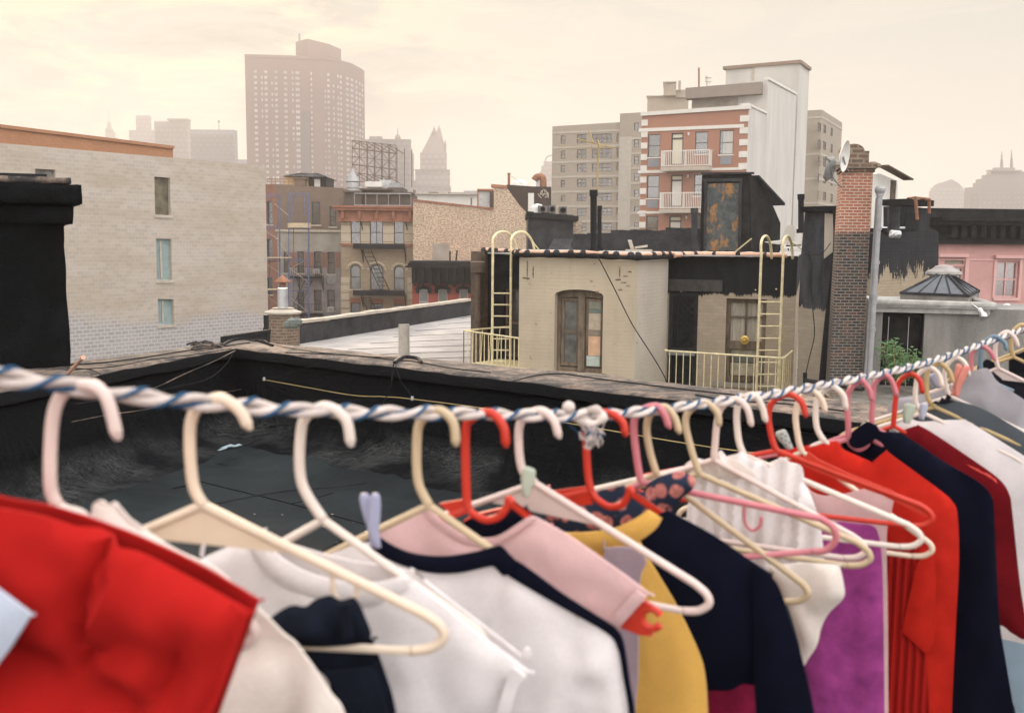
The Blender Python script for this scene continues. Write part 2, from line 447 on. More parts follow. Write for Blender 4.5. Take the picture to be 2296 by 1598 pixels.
def h_(b):
    for k in range(12): blk(b, 856 + k * 3.4, 857.5 + k * 3.4, 312, Yq - 1, 3, 319)
    blk(b, 848, 921, 312, Yq - 1.6, 5, 314)
def i_(b):
    c = P(892, 314, Yq + 10); b.lathe(c, [(2.2, 0), (2.2, 1.6), (1.4, 3.3), (.4, 4.4), (.3, 7), (.1, 9)], 8)
def j_(b): ribs(b, 840, 918, 322, Yq, 20, .5)
tower('skyscraper', 'pale ribbed office tower with roof balustrade behind the billboard frame', (870, Yq), [('shaft', f, M['far']), ('roof_block', g_, M['far']), ('balustrade', h_, M['far']), ('finial', i_, M['fars']), ('rib', j_, M['far'])])
Yq = 1400 * SK
def f(b): blk(b, 931, 1008, 381, Yq, 50); blk(b, 942, 1001, 343, Yq + 3, 42, 382); blk(b, 927, 1010, 420, Yq - 2, 60)
def g_(b):
    for x0, x1, xa, ya, dy in ((943, 998, 974, 296, 5), (962, 1000, 984, 294, 16)):
        a = P(x0, 346, Yq + dy); c = P(x1, 346, Yq + dy); t = P(xa, ya, Yq + dy + 10); hw = 1.6
        base = [V((a.x, a.y, a.z)), V((c.x, c.y, a.z)), V((c.x, c.y + 14, a.z)), V((a.x, a.y + 14, a.z))]
        top = [V((t.x - hw, t.y - hw, t.z)), V((t.x + hw, t.y - hw, t.z)), V((t.x + hw, t.y + hw, t.z)), V((t.x - hw, t.y + hw, t.z))]
        for i in range(4): b.poly([base[i], base[(i + 1) % 4], top[(i + 1) % 4], top[i]])
        b.poly(top)
def h_(b):
    for x, y, yy in ((973.5, 297, 10), (984.5, 295, 26)):
        b.lathe(P(x, y, Yq + yy), [(1.6, -1.6), (1.7, .6), (1.1, 1.1), (1.2, 2.2), (.5, 3.3), (.1, 5)], 8)
    b.lathe(P(998, 345, Yq + 8), [(1, 0), (1, 6), (1.3, 6.6), (.1, 10.5)], 8)
def i_(b):
    for r_ in range(4):
        for k in range(9): blk(b, 946 + k * 6, 948 + k * 6, 356 + r_ * 10, Yq + 2.6 if r_ < 2 else Yq - .3, .4, 360 + r_ * 10)
    blk(b, 925, 1011, 418, Yq - 3.4, 4, 420); blk(b, 929, 1009, 380, Yq - 1.5, 4, 382)
tower('skyscraper', 'old tower with a steep pyramid roof and twin pinnacles', (970, Yq), [('shaft', f, M['far']), ('roof', g_, M['fars']), ('pinnacle', h_, M['fars']), ('window_band', i_, M['fars'])])
Yq = 1500 * SK
def f(b): blk(b, 1210, 1260, 385, Yq, 40); blk(b, 1214, 1260, 372, Yq + 2, 36, 386); blk(b, 1219, 1256, 362, Yq + 4, 30, 373)
def g_(b):
    c = P(1236, 362, Yq + 15); b.tube(catmull([c + V((-5, 0, 0)), c + V((-3.8, 0, 3.3)), c + V((0, 0, 5)), c + V((3.8, 0, 3.3)), c + V((5, 0, 0))], 4), .7, 6)
tower('skyscraper', 'stepped pale tower peeping past the beige apartment block', (1235, Yq), [('shaft', f, M['far']), ('roof_hoop', g_, M['far'])])
Yq = 1300 * SK
def f(b): blk(b, 1010, 1075, 431, Yq, 50); blk(b, 1040, 1110, 428, Yq + 5, 50); blk(b, 1000, 1030, 436, Yq - 5, 50)
tower('office_block', 'low hazy blocks at the foot of the pyramid roofed tower', (1040, Yq), [('shaft', f, M['far2'])], 'building')
Yq = 1700 * SK
def f(b):
    blk(b, 2090, 2166, 428, Yq, 50); blk(b, 2093, 2162, 421, Yq + 2, 46, 429)
def g_(b):
    F_ = Fac.px(2096, Yq + 4, 2158, Yq + 4)
    pl = [F_.hit(x, y) for x, y in ((2093, 424), (2098, 415), (2106, 411), (2118, 408), (2134, 402), (2150, 411), (2160, 422))]
    extr(b, F_, pl, 0, 4)
tower('skyscraper', 'round shouldered hazy tower over the pink building, no masts', (2128, Yq), [('shaft', f, M['far']), ('crown', g_, M['fars'])])
Yq = 1200 * SK
def f(b):
    for x0, x1, y, k in ((2176, 2400, 421, 0), (2194, 2380, 410, 2), (2200, 2370, 402, 4), (2213, 2350, 392, 6), (2224, 2340, 385, 8)): blk(b, x0, x1, y, Yq + k, 60 - k, None if k == 0 else 424)
def g_(b): blk(b, 2220, 2292, 381, Yq + 3, 40, 384); blk(b, 2230, 2276, 376, Yq + 9, 20, 382)
def h_(b):
    for x, y in ((2246, 340), (2268, 336)):
        p = P(x, 378, Yq + 15); t = P(x, y, Yq + 15)
        b.tube([p, p.lerp(t, .5), p.lerp(t, .52), t], [.95, .7, .35, .2], 6)
        for k in range(9): b.lathe(p.lerp(t, .12 + k * .08), [(1.25 - k * .08, 0), (1.25 - k * .08, .4)], 8)
def i_(b):
    for r_ in range(6):
        for k in range(20): blk(b, 2184 + k * 11, 2188 + k * 11, 430 + r_ * 11, Yq - .4, .5, 434 + r_ * 11)
tower('skyscraper', 'broad stepped dark tower with twin roof masts above pink building', (2260, Yq), [('shaft', f, M['fars']), ('platform', g_, M['fars']), ('mast', h_, M['fars']), ('window_band', i_, M['far'])])

# ---------------------------------------------------------------- brown curved tower
bt = thing('apartment_tower', P(690, 545, 620) * 1, 'tall reddish brown curved apartment tower with rows of small windows', 'apartment tower')
bt.location.z = GZ
M['brownbrick'] = plain('brown_tower_brick', (.2, .115, .09), .08, .03, bump=0)
M['towwin'] = plain('tower_window_glass', (.4, .37, .33), .5, .06, .3, 0)
def zx2(x): return (700 + x / 3.196) * .7474
def zy2(y): return (80 + y / 3.196) * .7474
ctrl = [(148, 600), (600, 603), (920, 609), (1000, 612), (1150, 627), (1240, 645), (1270, 655)]
def Yat(x):
    for (a, ya), (b, yb) in zip(ctrl, ctrl[1:]):
        if x <= b: return ya + (yb - ya) * (x - a) / (b - a)
    return ctrl[-1][1]
zt = P(zx2(148), zy2(293), 600).z
b = MB(); front = []
xs = [148 + (1270 - 148) * k / 40 for k in range(41)]
for x in xs:
    Y = Yat(x); p = P(zx2(x), 545, Y); front.append(V((p.x, p.y, GZ)))
back = [V((P(818, 545, 690).x, 690, GZ)), V((front[0].x + 3, 680, GZ))]
b.prism(front + back, (0, 0, zt - GZ)); b.build('shaft', M['brownbrick'], bt)
b = MB()
rim = [p + V((0, -.6, zt - GZ)) for p in front]
for p, q in zip(rim, rim[1:]): b.box(p, q - p, (0, 1, 0), (0, 0, 1.6))
b.build('parapet', M['brownbrick'], bt)
b = MB()
c1 = P(zx2(597), zy2(148), 628); c2 = P(zx2(710), zy2(118), 618); c3 = P(zx2(918), zy2(165), 633.5); zb = P(zx2(710), zy2(118), 618).z
b.prism([V((c1.x, 628, zt)), V((c2.x, 618, zt)), V((c3.x, 633.5, zt)), V((c2.x + 15, 650, zt))], (0, 0, zb - zt)); b.build('roof_block', M['brownbrick'], bt)
b = MB(); b.lathe(P(zx2(635), zy2(148), 636), [(.6, 0), (.6, 5)], 6); b.build('flue', M['fars'], bt)
b = MB(); Yd = Yat(690) - .5
p = P(zx2(688), zy2(810), Yd); p2 = P(zx2(688), zy2(1600), Yd); b.box((p.x - 3, Yd, p2.z), (6, 0, 0), (0, .5, 0), (0, 0, p.z - p2.z)); b.build('dark_shaft_stripe', plain('stripe_brick', (.14, .1, .09), .1, .1, bump=0), bt)
cols = [(245, 26), (305, 12), (343, 24), (400, 12), (438, 26), (527, 28), (595, 13), (640, 34), (770, 14), (900, 12), (931, 20), (980, 11), (1022, 11), (1048, 15), (1110, 26), (1152, 22), (1195, 14), (1226, 13), (1251, 10)]
random.seed(4); cnt = 0; rest = MB(); order = []
for r_ in range(26):
    for ci, (x, wd) in enumerate(cols):
        if wd < 14 and random.random() < .3: continue
        order.append((r_, x, wd))
order.sort(key=lambda q: -q[2])
for r_, x, wd in order:
    Y = Yat(x); a = P(zx2(x - wd / 2), 545, Yat(x - wd / 2)); c = P(zx2(x + wd / 2), 545, Yat(x + wd / 2))
    z = zt - 9.0 - r_ * 3.27; hh = 1.55
    o = V((a.x, a.y - .35, z)); e = V((c.x - a.x, c.y - a.y, 0))
    mm = MB() if cnt < 100 else rest
    mm.box(o, e * .44, (0, .6, 0), (0, 0, hh)); mm.box(o + e * .56, e * .44, (0, .6, 0), (0, 0, hh))
    if cnt < 100: mm.build('window', M['towwin'], bt)
    cnt += 1
tag(rest.build('window_rows', M['towwin'], bt), kind='stuff')
# ---------------------------------------------------------------- window and balcony helpers
WN = [0]
def window(F, r, parent, d=.12, arch=0, fr='frame', w=.06, rail=True, mull=0, blind=None, bl=.5, sill=None, pale=False, lab=None, panes_h=0):
    """frame + glass pane (sub-part) set d deep in facade F; r = (s0, z0, s1, z1)"""
    s0, z0, s1, z1 = r; mb = MB()
    out = rpoly(r, arch); inn = rpoly((s0 + w, z0 + w, s1 - w, z1 - w), arch)
    extr(mb, F, out, d - .03, d + .05, 0, [inn], .079)
    mb.f = mb.f[:-1]; mb.m = mb.m[:-1]
    zm = (z0 + z1) / 2
    if rail: fbox(mb, F, s0 + w, zm - w / 2, s1 - w, zm + w / 2, d - .02, d + .04)
    for k in range(mull):
        c = s0 + (s1 - s0) * (k + 1) / (mull + 1); fbox(mb, F, c - w / 3, z0 + w, c + w / 3, z1 - w - (arch * (s1 - s0) * .06), d - .012, d + .04)
    for k in range(panes_h):
        c = z0 + (z1 - z0) * (k + 1) / (panes_h + 1); fbox(mb, F, s0 + w, c - w / 4, s1 - w, c + w / 4, d - .01, d + .04)
    o = mb.build('window', M[fr] if isinstance(fr, str) else fr, parent)
    if lab: o['label'] = lab
    p = MB(); e = w * .5
    inn2 = rpoly((s0 + e, z0 + e, s1 - e, z1 - e), arch)
    p.poly([F.W(a, d + .03, z) for a, z in inn2]); p.build('pane', M['glass_pale' if pale else 'glass'], o)
    if blind:
        q = MB(); zt_ = z1 - w - (arch * (s1 - s0) * .25); fbox(q, F, s0 + w * 1.2, zt_ - (z1 - z0 - 2 * w) * bl, s1 - w * 1.2, zt_, d + .07, d + .08); q.build('blind', M[blind] if isinstance(blind, str) else blind, o)
    if sill:
        q = MB(); fbox(q, F, s0 - .08, z0 - .12, s1 + .08, z0, -.08, d - .04); q.build('sill', M[sill] if isinstance(sill, str) else sill, o)
    return o
def body(b, F, poly, D, mi=0, holes=(), hd=.45, hmi=1): extr(b, F, poly, 0, D, mi, holes, hd, hmi)
def pxpoly(F, pts): return [F.hit(x, y) for x, y in pts]
def railing(mb, F, s0, s1, z0, z1, d, n, r=.012, mi=0):
    mb.tube([F.W(s0, d, z1), F.W(s1, d, z1)], r * 1.5, 6, mi=mi); mb.tube([F.W(s0, d, z0), F.W(s1, d, z0)], r * 1.3, 6, mi=mi)
    for k in range(n + 1):
        s = s0 + (s1 - s0) * k / n; mb.tube([F.W(s, d, z0), F.W(s, d, z1)], r, 5, mi=mi)
def zx3(x): return 568 + x * .2572
def zy3(y): return 358.7 + y * .2572
def zx4(x): return 896.9 + x * .2432
def zy4(y): return 284 + y * .2432
def zx5(x): return 1195.8 + x * .3125
def zy5(y): return 119.6 + y * .3125
def zxR(x): return 1778.8 + x * .2807
def zyR(y): return 299 + y * .2807

# ---------------------------------------------------------------- long grey block wall building
def blockwall():
    n = NT('concrete_block_wall')
    c, f = n.brick((.45, .395, .335), (.38, .34, .29), (.48, .425, .365), .4, .2, .014)
    f1 = n.ramp(n.noise(n.map(n.uv, (.25, 1, 1)), .55, 7, .7), .42, .62)
    c = n.mix(n.math('MULTIPLY', f1, .5), c, (.33, .26, .175))
    z = n.z()[2]
    low = n.ramp(n.math('ADD', z, n.math('MULTIPLY', n.noise(n.pos, .25, 3), 3)), -2.4, -3.0)
    bc, bf = n.brick((.3, .29, .29), (.37, .35, .34), (.49, .45, .405), .4, .2, .026, None, -.1)
    c = n.mix(low, c, bc)
    n.bump(n.noise(n.uv, 8, 5), .3, .03)
    return n.done(c, .95, .1)
M['blockwall'] = blockwall()
F = Fac(V((-24.4, 46.5)), V((-15.05, 60)))
t = thing('party_wall_building', F.W(0, 0, GZ), 'long grey block wall building with orange brick parapet and three slit windows', 'building')
ext = F.hit(-420, 330)[0]
s1 = F.hit(597, 500)[0]; zt = F.hit(597, 372)[1]; zl = F.hit(0, 321)[1]
hp = [pxpoly(F, q) for q in (((346, 396), (381, 399), (383, 483), (348, 481)), ((350, 535), (384, 536), (386, 628), (352, 627)), ((354, 670), (389, 671), (391, 727), (356, 727)), ((79, 378), (124, 381), (124, 406), (79, 405)))]
b = MB(); body(b, F, [(ext, GZ), (s1, GZ), (s1, zt), (0, zl), (ext, zl + .2)], 22, 0, hp, .35, 0)
b.build('wall', [M['blockwall'], M['dark']], t)
M['orangebrick'] = brickmat('orange_brick', (.43, .2, .1), (.37, .17, .09), (.36, .22, .13), .215, .075, .01, var=.4)
b = MB(); a0 = F.hit(0, 293); a1 = F.hit(391, 334); a2 = F.hit(391, 353)
sE = a1[0]; body(b, F, [(ext, zl - .3), (sE, a2[1] - .2), (sE, a1[1]), (ext, a0[1] + .3)], .4)
for v_ in b.v: v_ += F.n * .12
b.build('parapet', M['orangebrick'], t)
b = MB(); extr(b, F, [(ext, a0[1] + .3), (sE, a1[1]), (sE + .05, a1[1] + .16), (ext, a0[1] + .46)], .02, .6); b.build('coping', M['orangebrick'], t)
M['teal'] = plain('teal_board', (.24, .31, .3), .2, 1.2); M['dkboard'] = plain('weathered_board', (.13, .12, .1), .6, 1.5, c2=(.2, .17, .1)); M['bluegreen'] = plain('boarded_window', (.17, .16, .145), .5, 2)
for q, mt, nm in ((hp[0], 'dkboard', 'boarded_window'), (hp[1], 'teal', 'boarded_window'), (hp[2], 'teal', 'boarded_window'), (hp[3], 'bluegreen', 'boarded_window')):
    b = MB(); extr(b, F, q, .2, .3); s_ = q[0][0] * .6 + q[1][0] * .4
    o = b.build(nm, M[mt], t)
    if mt == 'teal':
        b = MB(); fbox(b, F, s_ - .04, q[0][1] + .0, s_ + .04, q[3][1] - .0, .16, .198); b2 = min(q[0][1], q[3][1]); b.v = []; b.f = []; b.m = []
        fbox(b, F, s_ - .05, b2 + .06, s_ + .05, max(q[0][1], q[3][1]) - .12, .15, .198); b.build('mullion', M['stone'], o)
    o['label'] = {'teal': 'teal boarded window with a thin mullion', 'dkboard': 'tall dark weathered boarded window', 'bluegreen': 'small square blocked window'}[mt]
    b = MB(); fbox(b, F, q[0][0] - .1, min(q[2][1], q[3][1]) - .15, q[1][0] + .1, min(q[2][1], q[3][1]) - .01, -.05, .19); b.build('sill', M['stone'], o)

# ---------------------------------------------------------------- brown building behind the blue scaffold
M['brnbrick'] = brickmat('dusky_brown_brick', (.21, .145, .105), (.16, .115, .09), (.2, .165, .13), var=.35)
M['redbrick_mid'] = brickmat('worn_red_brick', (.3, .13, .085), (.24, .12, .085), (.3, .22, .17), var=.35)
M['stucco'] = plain('grey_stucco', (.3, .275, .23), .2, .8, .95, .3)
M['purplewall'] = plain('mauve_painted_wall', (.27, .235, .23), .25, 1.0, .95, .3)
Yb = 82
F = Fac.px(597, Yb, 770, Yb)
t = thing('tenement', F.W(0, 0, GZ), 'brown brick tenement with stucco band seen behind blue scaffold pipes', 'building')
sR = F.hit(770, 500)[0]; sC = F.hit(621, 500)[0]
H1 = [F.rect(699, 453, 718, 504), F.rect(739, 463, 753, 508)]
H2 = [F.rect(636, 564, 648, 612), F.rect(667, 564, 682, 612), F.rect(704, 564, 721, 613), F.rect(734, 565, 751, 614), F.rect(704, 650, 721, 697), F.rect(734, 650, 751, 697), F.rect(667, 650, 682, 697), F.rect(636, 650, 648, 697)]
zb1 = F.hit(700, 518)[1]; zb2 = F.hit(700, 563)[1]; ztl = F.hit(621, 413)[1]; ztr = F.hit(770, 422)[1]
b = MB(); body(b, F, [(sC, zb1), (sR, zb1), (sR, ztr), (sC, ztl)], 12, 0, [rpoly(r) for r in H1]); b.build('upper_wall', [M['brnbrick'], M['dark']], t)
b = MB(); body(b, F, [(sC, zb2), (sR - .1, zb2), (sR - .1, zb1), (sC, zb1)], 12); b.build('stucco_band', M['stucco'], t)
b = MB(); body(b, F, [(sC, GZ), (sR - .1, GZ), (sR - .1, zb2), (sC, zb2)], 12, 0, [rpoly(r) for r in H2]); b.build('lower_wall', [M['purplewall'], M['dark']], t)
b = MB()
for x0, x1 in ((648, 667), (682, 704), (721, 734), (751, 764)):
    r = F.rect(x0 + 1, 566, x1 - 1, 600); fbox(b, F, r[0], r[1], r[2], r[3], -.02, .1)
split_build(b, 'brick_pier', M['redbrick_mid'], t)
b = MB(); fbox(b, F, sC - .1, zb1 - .08, sR, zb1 + .1, -.15, .1); b.build('ledge', M['stone'], t)
FL = Fac(F.W(sC, 0, 0), F.W(sC, 0, 0) + V((-2.6, 1.5, 0)))
hl = [rpoly((lambda q: (min(q[0], q[2]), q[1], max(q[0], q[2]), q[3]))(FL.rect(x0, y0, x1, y1)), a) for x0, y0, x1, y1, a in ((598, 450, 611, 503, .9), (598, 536, 611, 580, 0), (598, 622, 611, 660, 0))]
b = MB(); body(b, FL, [(0, GZ), (2.9, GZ), (2.9, ztl), (0, ztl)], 6, 0, hl); b.build('side_wall', [M['redbrick_mid'], M['dark']], t)
for q in hl:
    ss = [p[0] for p in q]; zz = [p[1] for p in q]
    window(FL, (min(ss), min(zz), max(ss), max(zz)), t, arch=.9 if len(q) > 4 else 0, fr='frame', sill='stone')
for i, r in enumerate(H1): window(F, r, t, blind='blind' if i == 0 else None, bl=.5, sill='stone', pale=i == 1)
for i, r in enumerate(H2): window(F, r, t, blind='blind' if i in (2, 3, 0, 5) else None, bl=.45, sill='stone')
M['ac'] = plain('air_conditioner_white', (.55, .53, .48), .1, 5)
for x0, y0, x1, y1 in ((704, 603, 718, 613), (737, 688, 750, 698)):
    b = MB(); r = F.rect(x0, y0, x1, y1); fbox(b, F, r[0], r[1], r[2], r[3], -.4, .05); fbox(b, F, r[0] + .06, r[1] + .05, r[2] - .06, r[3] - .05, -.41, -.402, 1)
    single(b, 'air_conditioner', [M['ac'], M['grey']], 'white window air conditioner ' + ('under the upper' if y0 < 650 else 'low in the lower') + ' sash of the tenement behind scaffold', 'air conditioner', 'window air conditioners')
for x, y in ((744, 627), (743, 712)):
    b = MB(); c = F.hit(x, y); b.lathe(F.W(c[0], -.02, c[1]), [(.42, -.02), (.42, .04), (.3, .05), (.3, .02), (.12, .02), (.12, .08)], 16, ax=(F.t, V((0, 0, 1)), -F.n))
    b.build('wall_fan', M['grey'], t)
# fire escape on it
def platform(mb, F, s0, s1, z, d=-.9, n=14, h=.85, brk=True):
    for k in range(7): fbox(mb, F, s0, z - .04, s1, z, d + k * .13, d + k * .13 + .07)
    fbox(mb, F, s0, z - .12, s1, z - .041, d - .02, d + .02)
    if n: railing(mb, F, s0, s1, z + .05, z + h, d, n, .012)
    if brk:
        for s in (s0 + .6, s1 - .05): mb.tube([F.W(s, d, z - .08), F.W(s, .0, z - 1.1)], .03, 5); mb.tube([F.W(s, 0, z - .06), F.W(s, 0, z - 1.15)], .03, 5)
def ladder(mb, a, b_, wv, n, r=.025, r2=.016):
    a, b_, wv = V(a), V(b_), V(wv)
    mb.tube([a - wv, b_ - wv], r, 6); mb.tube([a + wv, b_ + wv], r, 6)
    for k in range(n):
        p = a.lerp(b_, (k + .5) / n); mb.tube([p - wv, p + wv], r2, 5)
b = MB(); zz = F.hit(700, 620)[1]; platform(b, F, F.hit(655, 620)[0], F.hit(726, 620)[0], zz, -.9, 16)
zz2 = F.hit(700, 703)[1]; platform(b, F, F.hit(665, 703)[0], F.hit(726, 703)[0], zz2, -.9, 16)
o = thing('fire_escape', F.W(4, -.5, zz2), 'dark fire escape with zigzag ladder on the tenement behind scaffold', 'fire escape', 'fire escapes on the tenements')
b.build('platform', M['iron'], o)
b = MB(); a = F.hit(696, 627); c = F.hit(662, 700); ladder(b, F.W(a[0], -.6, a[1]), F.W(c[0], -.6, c[1]), F.t * .3, 11); b.build('ladder', M['iron'], o)
# roof huts of the tenement
M['yellowhut'] = plain('ochre_hut_wall', (.45, .34, .16), .2, 2)
t2 = thing('roof_pavilion', P(680, 412, 86), 'low ochre roof hut with a dark ribbed hipped roof on the brown tenement', 'roof hut')
F2 = Fac.px(597, 86, 770, 86)
b = MB(); r = F2.rect(640, 394, 690, 418); fbox(b, F2, r[0], r[1], r[2], r[3], 0, 4); b.build('wall', M['yellowhut'], t2)
b = MB(); r = F2.rect(690, 396, 730, 420); fbox(b, F2, r[0], r[1], r[2], r[3], .4, 4); b.build('dark_wall', M['iron'], t2)
b = MB(); r = F2.rect(703, 401, 716, 419); fbox(b, F2, r[0], r[1], r[2], r[3], .3, .45); b.build('door', M['white'], t2)
b = MB(); A = [F2.W(F2.hit(x, 500)[0], d, F2.hit(700, 397)[1]) for x, d in ((640, -.4), (735, -.4), (735, 5), (640, 5))]; T = [F2.W(F2.hit(x, 500)[0], d, F2.hit(700, 386)[1]) for x, d in ((668, 1.5), (704, 1.5), (704, 3), (668, 3))]
for i in range(4): b.poly([A[i], A[(i + 1) % 4], T[(i + 1) % 4], T[i]])
b.poly(T); b.poly(A[::-1])
for k in range(9):
    b.tube([A[0].lerp(A[1], k / 8), T[0].lerp(T[1], k / 8)], .05, 4)
b.build('roof', M['tar2'], t2)
b = MB(); r = F2.rect(664, 403, 688, 417); fbox(b, F2, r[0], r[1], r[2], r[3], -.8, -.05); fbox(b, F2, r[0] - .1, r[3], r[2] + .2, r[3] + .1, -.95, .1); b.build('lean_to', M['brnbrick'], t2)
b = MB(); r = F.rect(597, 401, 655, 414); railing(b, F, r[0], r[2], r[1], r[3], .3, 6, .02); z_ = (r[1] + r[3]) / 2; b.tube([F.W(r[0], .3, z_), F.W(r[2], .3, z_)], .02, 5)
single(b, 'roof_railing', M['rust'], 'thin rusty railing along the roof of the brown tenement', 'railing')
# ---------------------------------------------------------------- blue scaffold
M['bluepipe'] = plain('blue_scaffold_paint', (.1, .125, .23), .3, 3, .5, 0); M['plank'] = plain('scaffold_plank', (.5, .4, .27), .2, 3)
Fs = Fac.px(597, 75, 770, 75)
t = thing('scaffold', P(620, 560, 75), 'blue tube scaffold with beige braces climbing the brown tenement', 'scaffold'); t.location.z = GZ
def sp(x, y, d=0): q = Fs.hit(zx3(x), zy3(y)); return Fs.W(q[0], d, q[1])
def stand(x, y0, y1, d):
    b = MB(); b.tube([sp(x, y0, d), sp(x, y1, d)], .035, 6); b.build('standard', M['bluepipe'], t)
for x, y0, y1, d in ((228, 300, 1900, 0), (205, 300, 1900, 1), (112, 300, 1900, 1), (308, 290, 1900, 0), (325, 290, 1900, 1), (462, 290, 1900, 1), (480, 290, 1900, 0)): stand(x, y0, y1, d)
b = MB()
for y in (300, 580, 865, 1140, 1420): b.tube([sp(105, y), sp(228, y)], .03, 6); b.tube([sp(105, y + 18), sp(228, y + 18)], .03, 6)
for y in (290, 578, 600, 865, 880, 1140): b.tube([sp(308, y), sp(480, y)], .03, 6)
b.tube([sp(340, 310), sp(440, 310)], .03, 6); b.tube([sp(340, 310), sp(335, 480)], .03, 6); b.tube([sp(445, 310), sp(448, 480)], .03, 6)
b.tube([sp(420, 1430), sp(470, 1400)], .03, 6); b.tube([sp(225, 700), sp(245, 1400)], .03, 6)
for y in range(320, 1500, 42):
    for x0, x1 in ((207, 228), (308, 325), (462, 480)): b.tube([sp(x0, y), sp(x1, y)], .02, 5)
b.build('ledger', M['bluepipe'], t)
b = MB()
for a in ((180, 380, 300, 480), (105, 620, 230, 700), (105, 900, 260, 1010), (180, 660, 330, 860), (300, 930, 480, 1070), (110, 1180, 215, 1260), (320, 1200, 480, 1330), (330, 940, 440, 880)): b.tube([sp(a[0], a[1], .1), sp(a[2], a[3], .1)], .022, 5)
b.build('brace', M['stone'], t)
b = MB()
for y, x1 in ((855, 320), (1132, 220)): q = sp(100, y, -.5); b.box(q, sp(x1, y, -.5) - q, (0, 1.2, 0), (0, 0, .06))
q = sp(305, 590, -.2); b.box(q, sp(480, 590, -.2) - q, (0, 1.1, 0), (0, 0, .35))
b.build('plank_deck', M['plank'], t)

# ---------------------------------------------------------------- tan tenement with the fire escape
M['tanbrick'] = brickmat('tan_stone_coursing', (.5, .425, .315), (.44, .37, .27), (.24, .19, .14), 60, .62, .03, var=.4, dirt=(.22, .17, .11))
M['tanbrick2'] = brickmat('tan_brick', (.38, .31, .21), (.31, .24, .165), (.3, .24, .17), .3, .11, .012, var=.45, dirt=(.2, .15, .1))
M['cornice_red'] = plain('red_brown_cornice', (.26, .11, .065), .2, 2, .6)
Yt = 74
F = Fac.px(765, Yt, 927, Yt)
t = thing('tenement', F.W(0, 0, GZ), 'tan tenement with red brown cornice and a row of arched windows', 'building')
sL, sR = 0, F.len
def R3(x0, y0, x1, y1): return F.rect(zx3(x0), zy3(y0), zx3(x1), zy3(y1))
A1 = [R3(848, 530, 935, 735), R3(1015, 530, 1130, 735), R3(1225, 530, 1315, 735)]
A2 = [R3(845, 915, 935, 1125), R3(1018, 915, 1132, 1135), R3(1225, 925, 1318, 1135)]
A3 = [R3(850, 1245, 935, 1480), R3(1020, 1250, 1130, 1480), R3(1228, 1255, 1315, 1480)]
ztop = F.hit(845, 494)[1]; zm = F.hit(845, 549)[1]
b = MB(); body(b, F, [(sL, zm), (sR, zm), (sR, ztop), (sL, ztop)], 14, 0, [rpoly(r) for r in A1]); b.build('upper_wall', [M['tanbrick'], M['dark']], t)
b = MB(); body(b, F, [(sL, GZ), (sR, GZ), (sR, zm), (sL, zm)], 14, 0, [rpoly(r, .85) for r in A2] + [rpoly(r) for r in A3]); b.build('lower_wall', [M['tanbrick2'], M['dark']], t)
b = MB(); fbox(b, F, sL - .1, zm - .08, sR, zm + .1, -.14, .1); b.build('string_course', M['cornice_red'], t)
b = MB()
for x0, x1 in ((764, 784), (913, 927)):
    a = F.hit(x0 + .5, 620)[0]; c = F.hit(x1 - .5, 620)[0]
    for k in range(14): fbox(b, F, a, GZ + 6 + k * .6, c, GZ + 6.54 + k * .6, -.07, .05)
split_build(b, 'quoin', M['tanbrick'], t)
zc0, zc1 = F.hit(845, 494)[1], F.hit(845, 462)[1]
b = MB(); fbox(b, F, sL - .15, zc0, sR + .1, zc1 - .35, -.25, .4); fbox(b, F, sL - .4, zc1 - .35, sR + .25, zc1 - .15, -.6, .4); fbox(b, F, sL - .5, zc1 - .15, sR + .3, zc1, -.72, .4); fbox(b, F, sL - .2, zc0 - .1, sR + .12, zc0 + .08, -.34, .2)
for k in range(5): s_ = sL + .1 + (sR - .4) * k / 4; fbox(b, F, s_, zc0 + .1, s_ + .2, zc1 - .34, -.5, -.25)
b.build('cornice', M['cornice_red'], t)
for i, r in enumerate(A1): window(F, r, t, mull=1 if i == 1 else 0, blind='blind', bl=.45, pale=True)
for i, r in enumerate(A2): window(F, r, t, arch=.85, blind='blind' if i != 1 else None, bl=.6, sill='stone', pale=True)
for i, r in enumerate(A3): window(F, r, t, mull=0, blind='blind', bl=.8, pale=True)
b = MB()
for r in A2:
    c = ((r[0] + r[2]) / 2, r[3] - (r[2] - r[0]) / 2 * .85); rr = (r[2] - r[0]) / 2 + .16
    b.tube([F.W(c[0] + rr * math.cos(a), -.02, c[1] + rr * .9 * math.sin(a)) for a in [math.pi * k / 14 for k in range(15)]], .11, 6)
b.build('arch_moulding', M['tanbrick'], t)
b = MB()
for r in A3: fbox(b, F, r[0] - .05, r[3], r[2] + .05, r[3] + .35, -.03, .1)
b.build('lintel', M['cornice_red'], t)
o = thing('fire_escape', F.W(3, -.5, GZ + 4), 'black fire escape of two platforms and steep ladders on the tan tenement', 'fire escape', 'fire escapes on the tenements')
for y in (750, 1150):
    b = MB(); a = F.hit(zx3(888), zy3(y + 10)); c = F.hit(zx3(1335), zy3(y + 10)); platform(b, F, a[0], c[0], a[1], -1.0, 0); fbox(b, F, a[0], a[1] - .04, c[0], a[1] + .28, -1.02, -.98)
    b.build('platform', M['iron'], o)
for q in ((1000, 790, 1165, 1145), (990, 1190, 1095, 1400)):
    b = MB(); a = F.hit(zx3(q[0]), zy3(q[1])); c = F.hit(zx3(q[2]), zy3(q[3])); ladder(b, F.W(a[0], -.7, a[1]), F.W(c[0], -.7, c[1]), F.t * .33, 10, .035, .02); b.build('ladder', M['iron'], o)
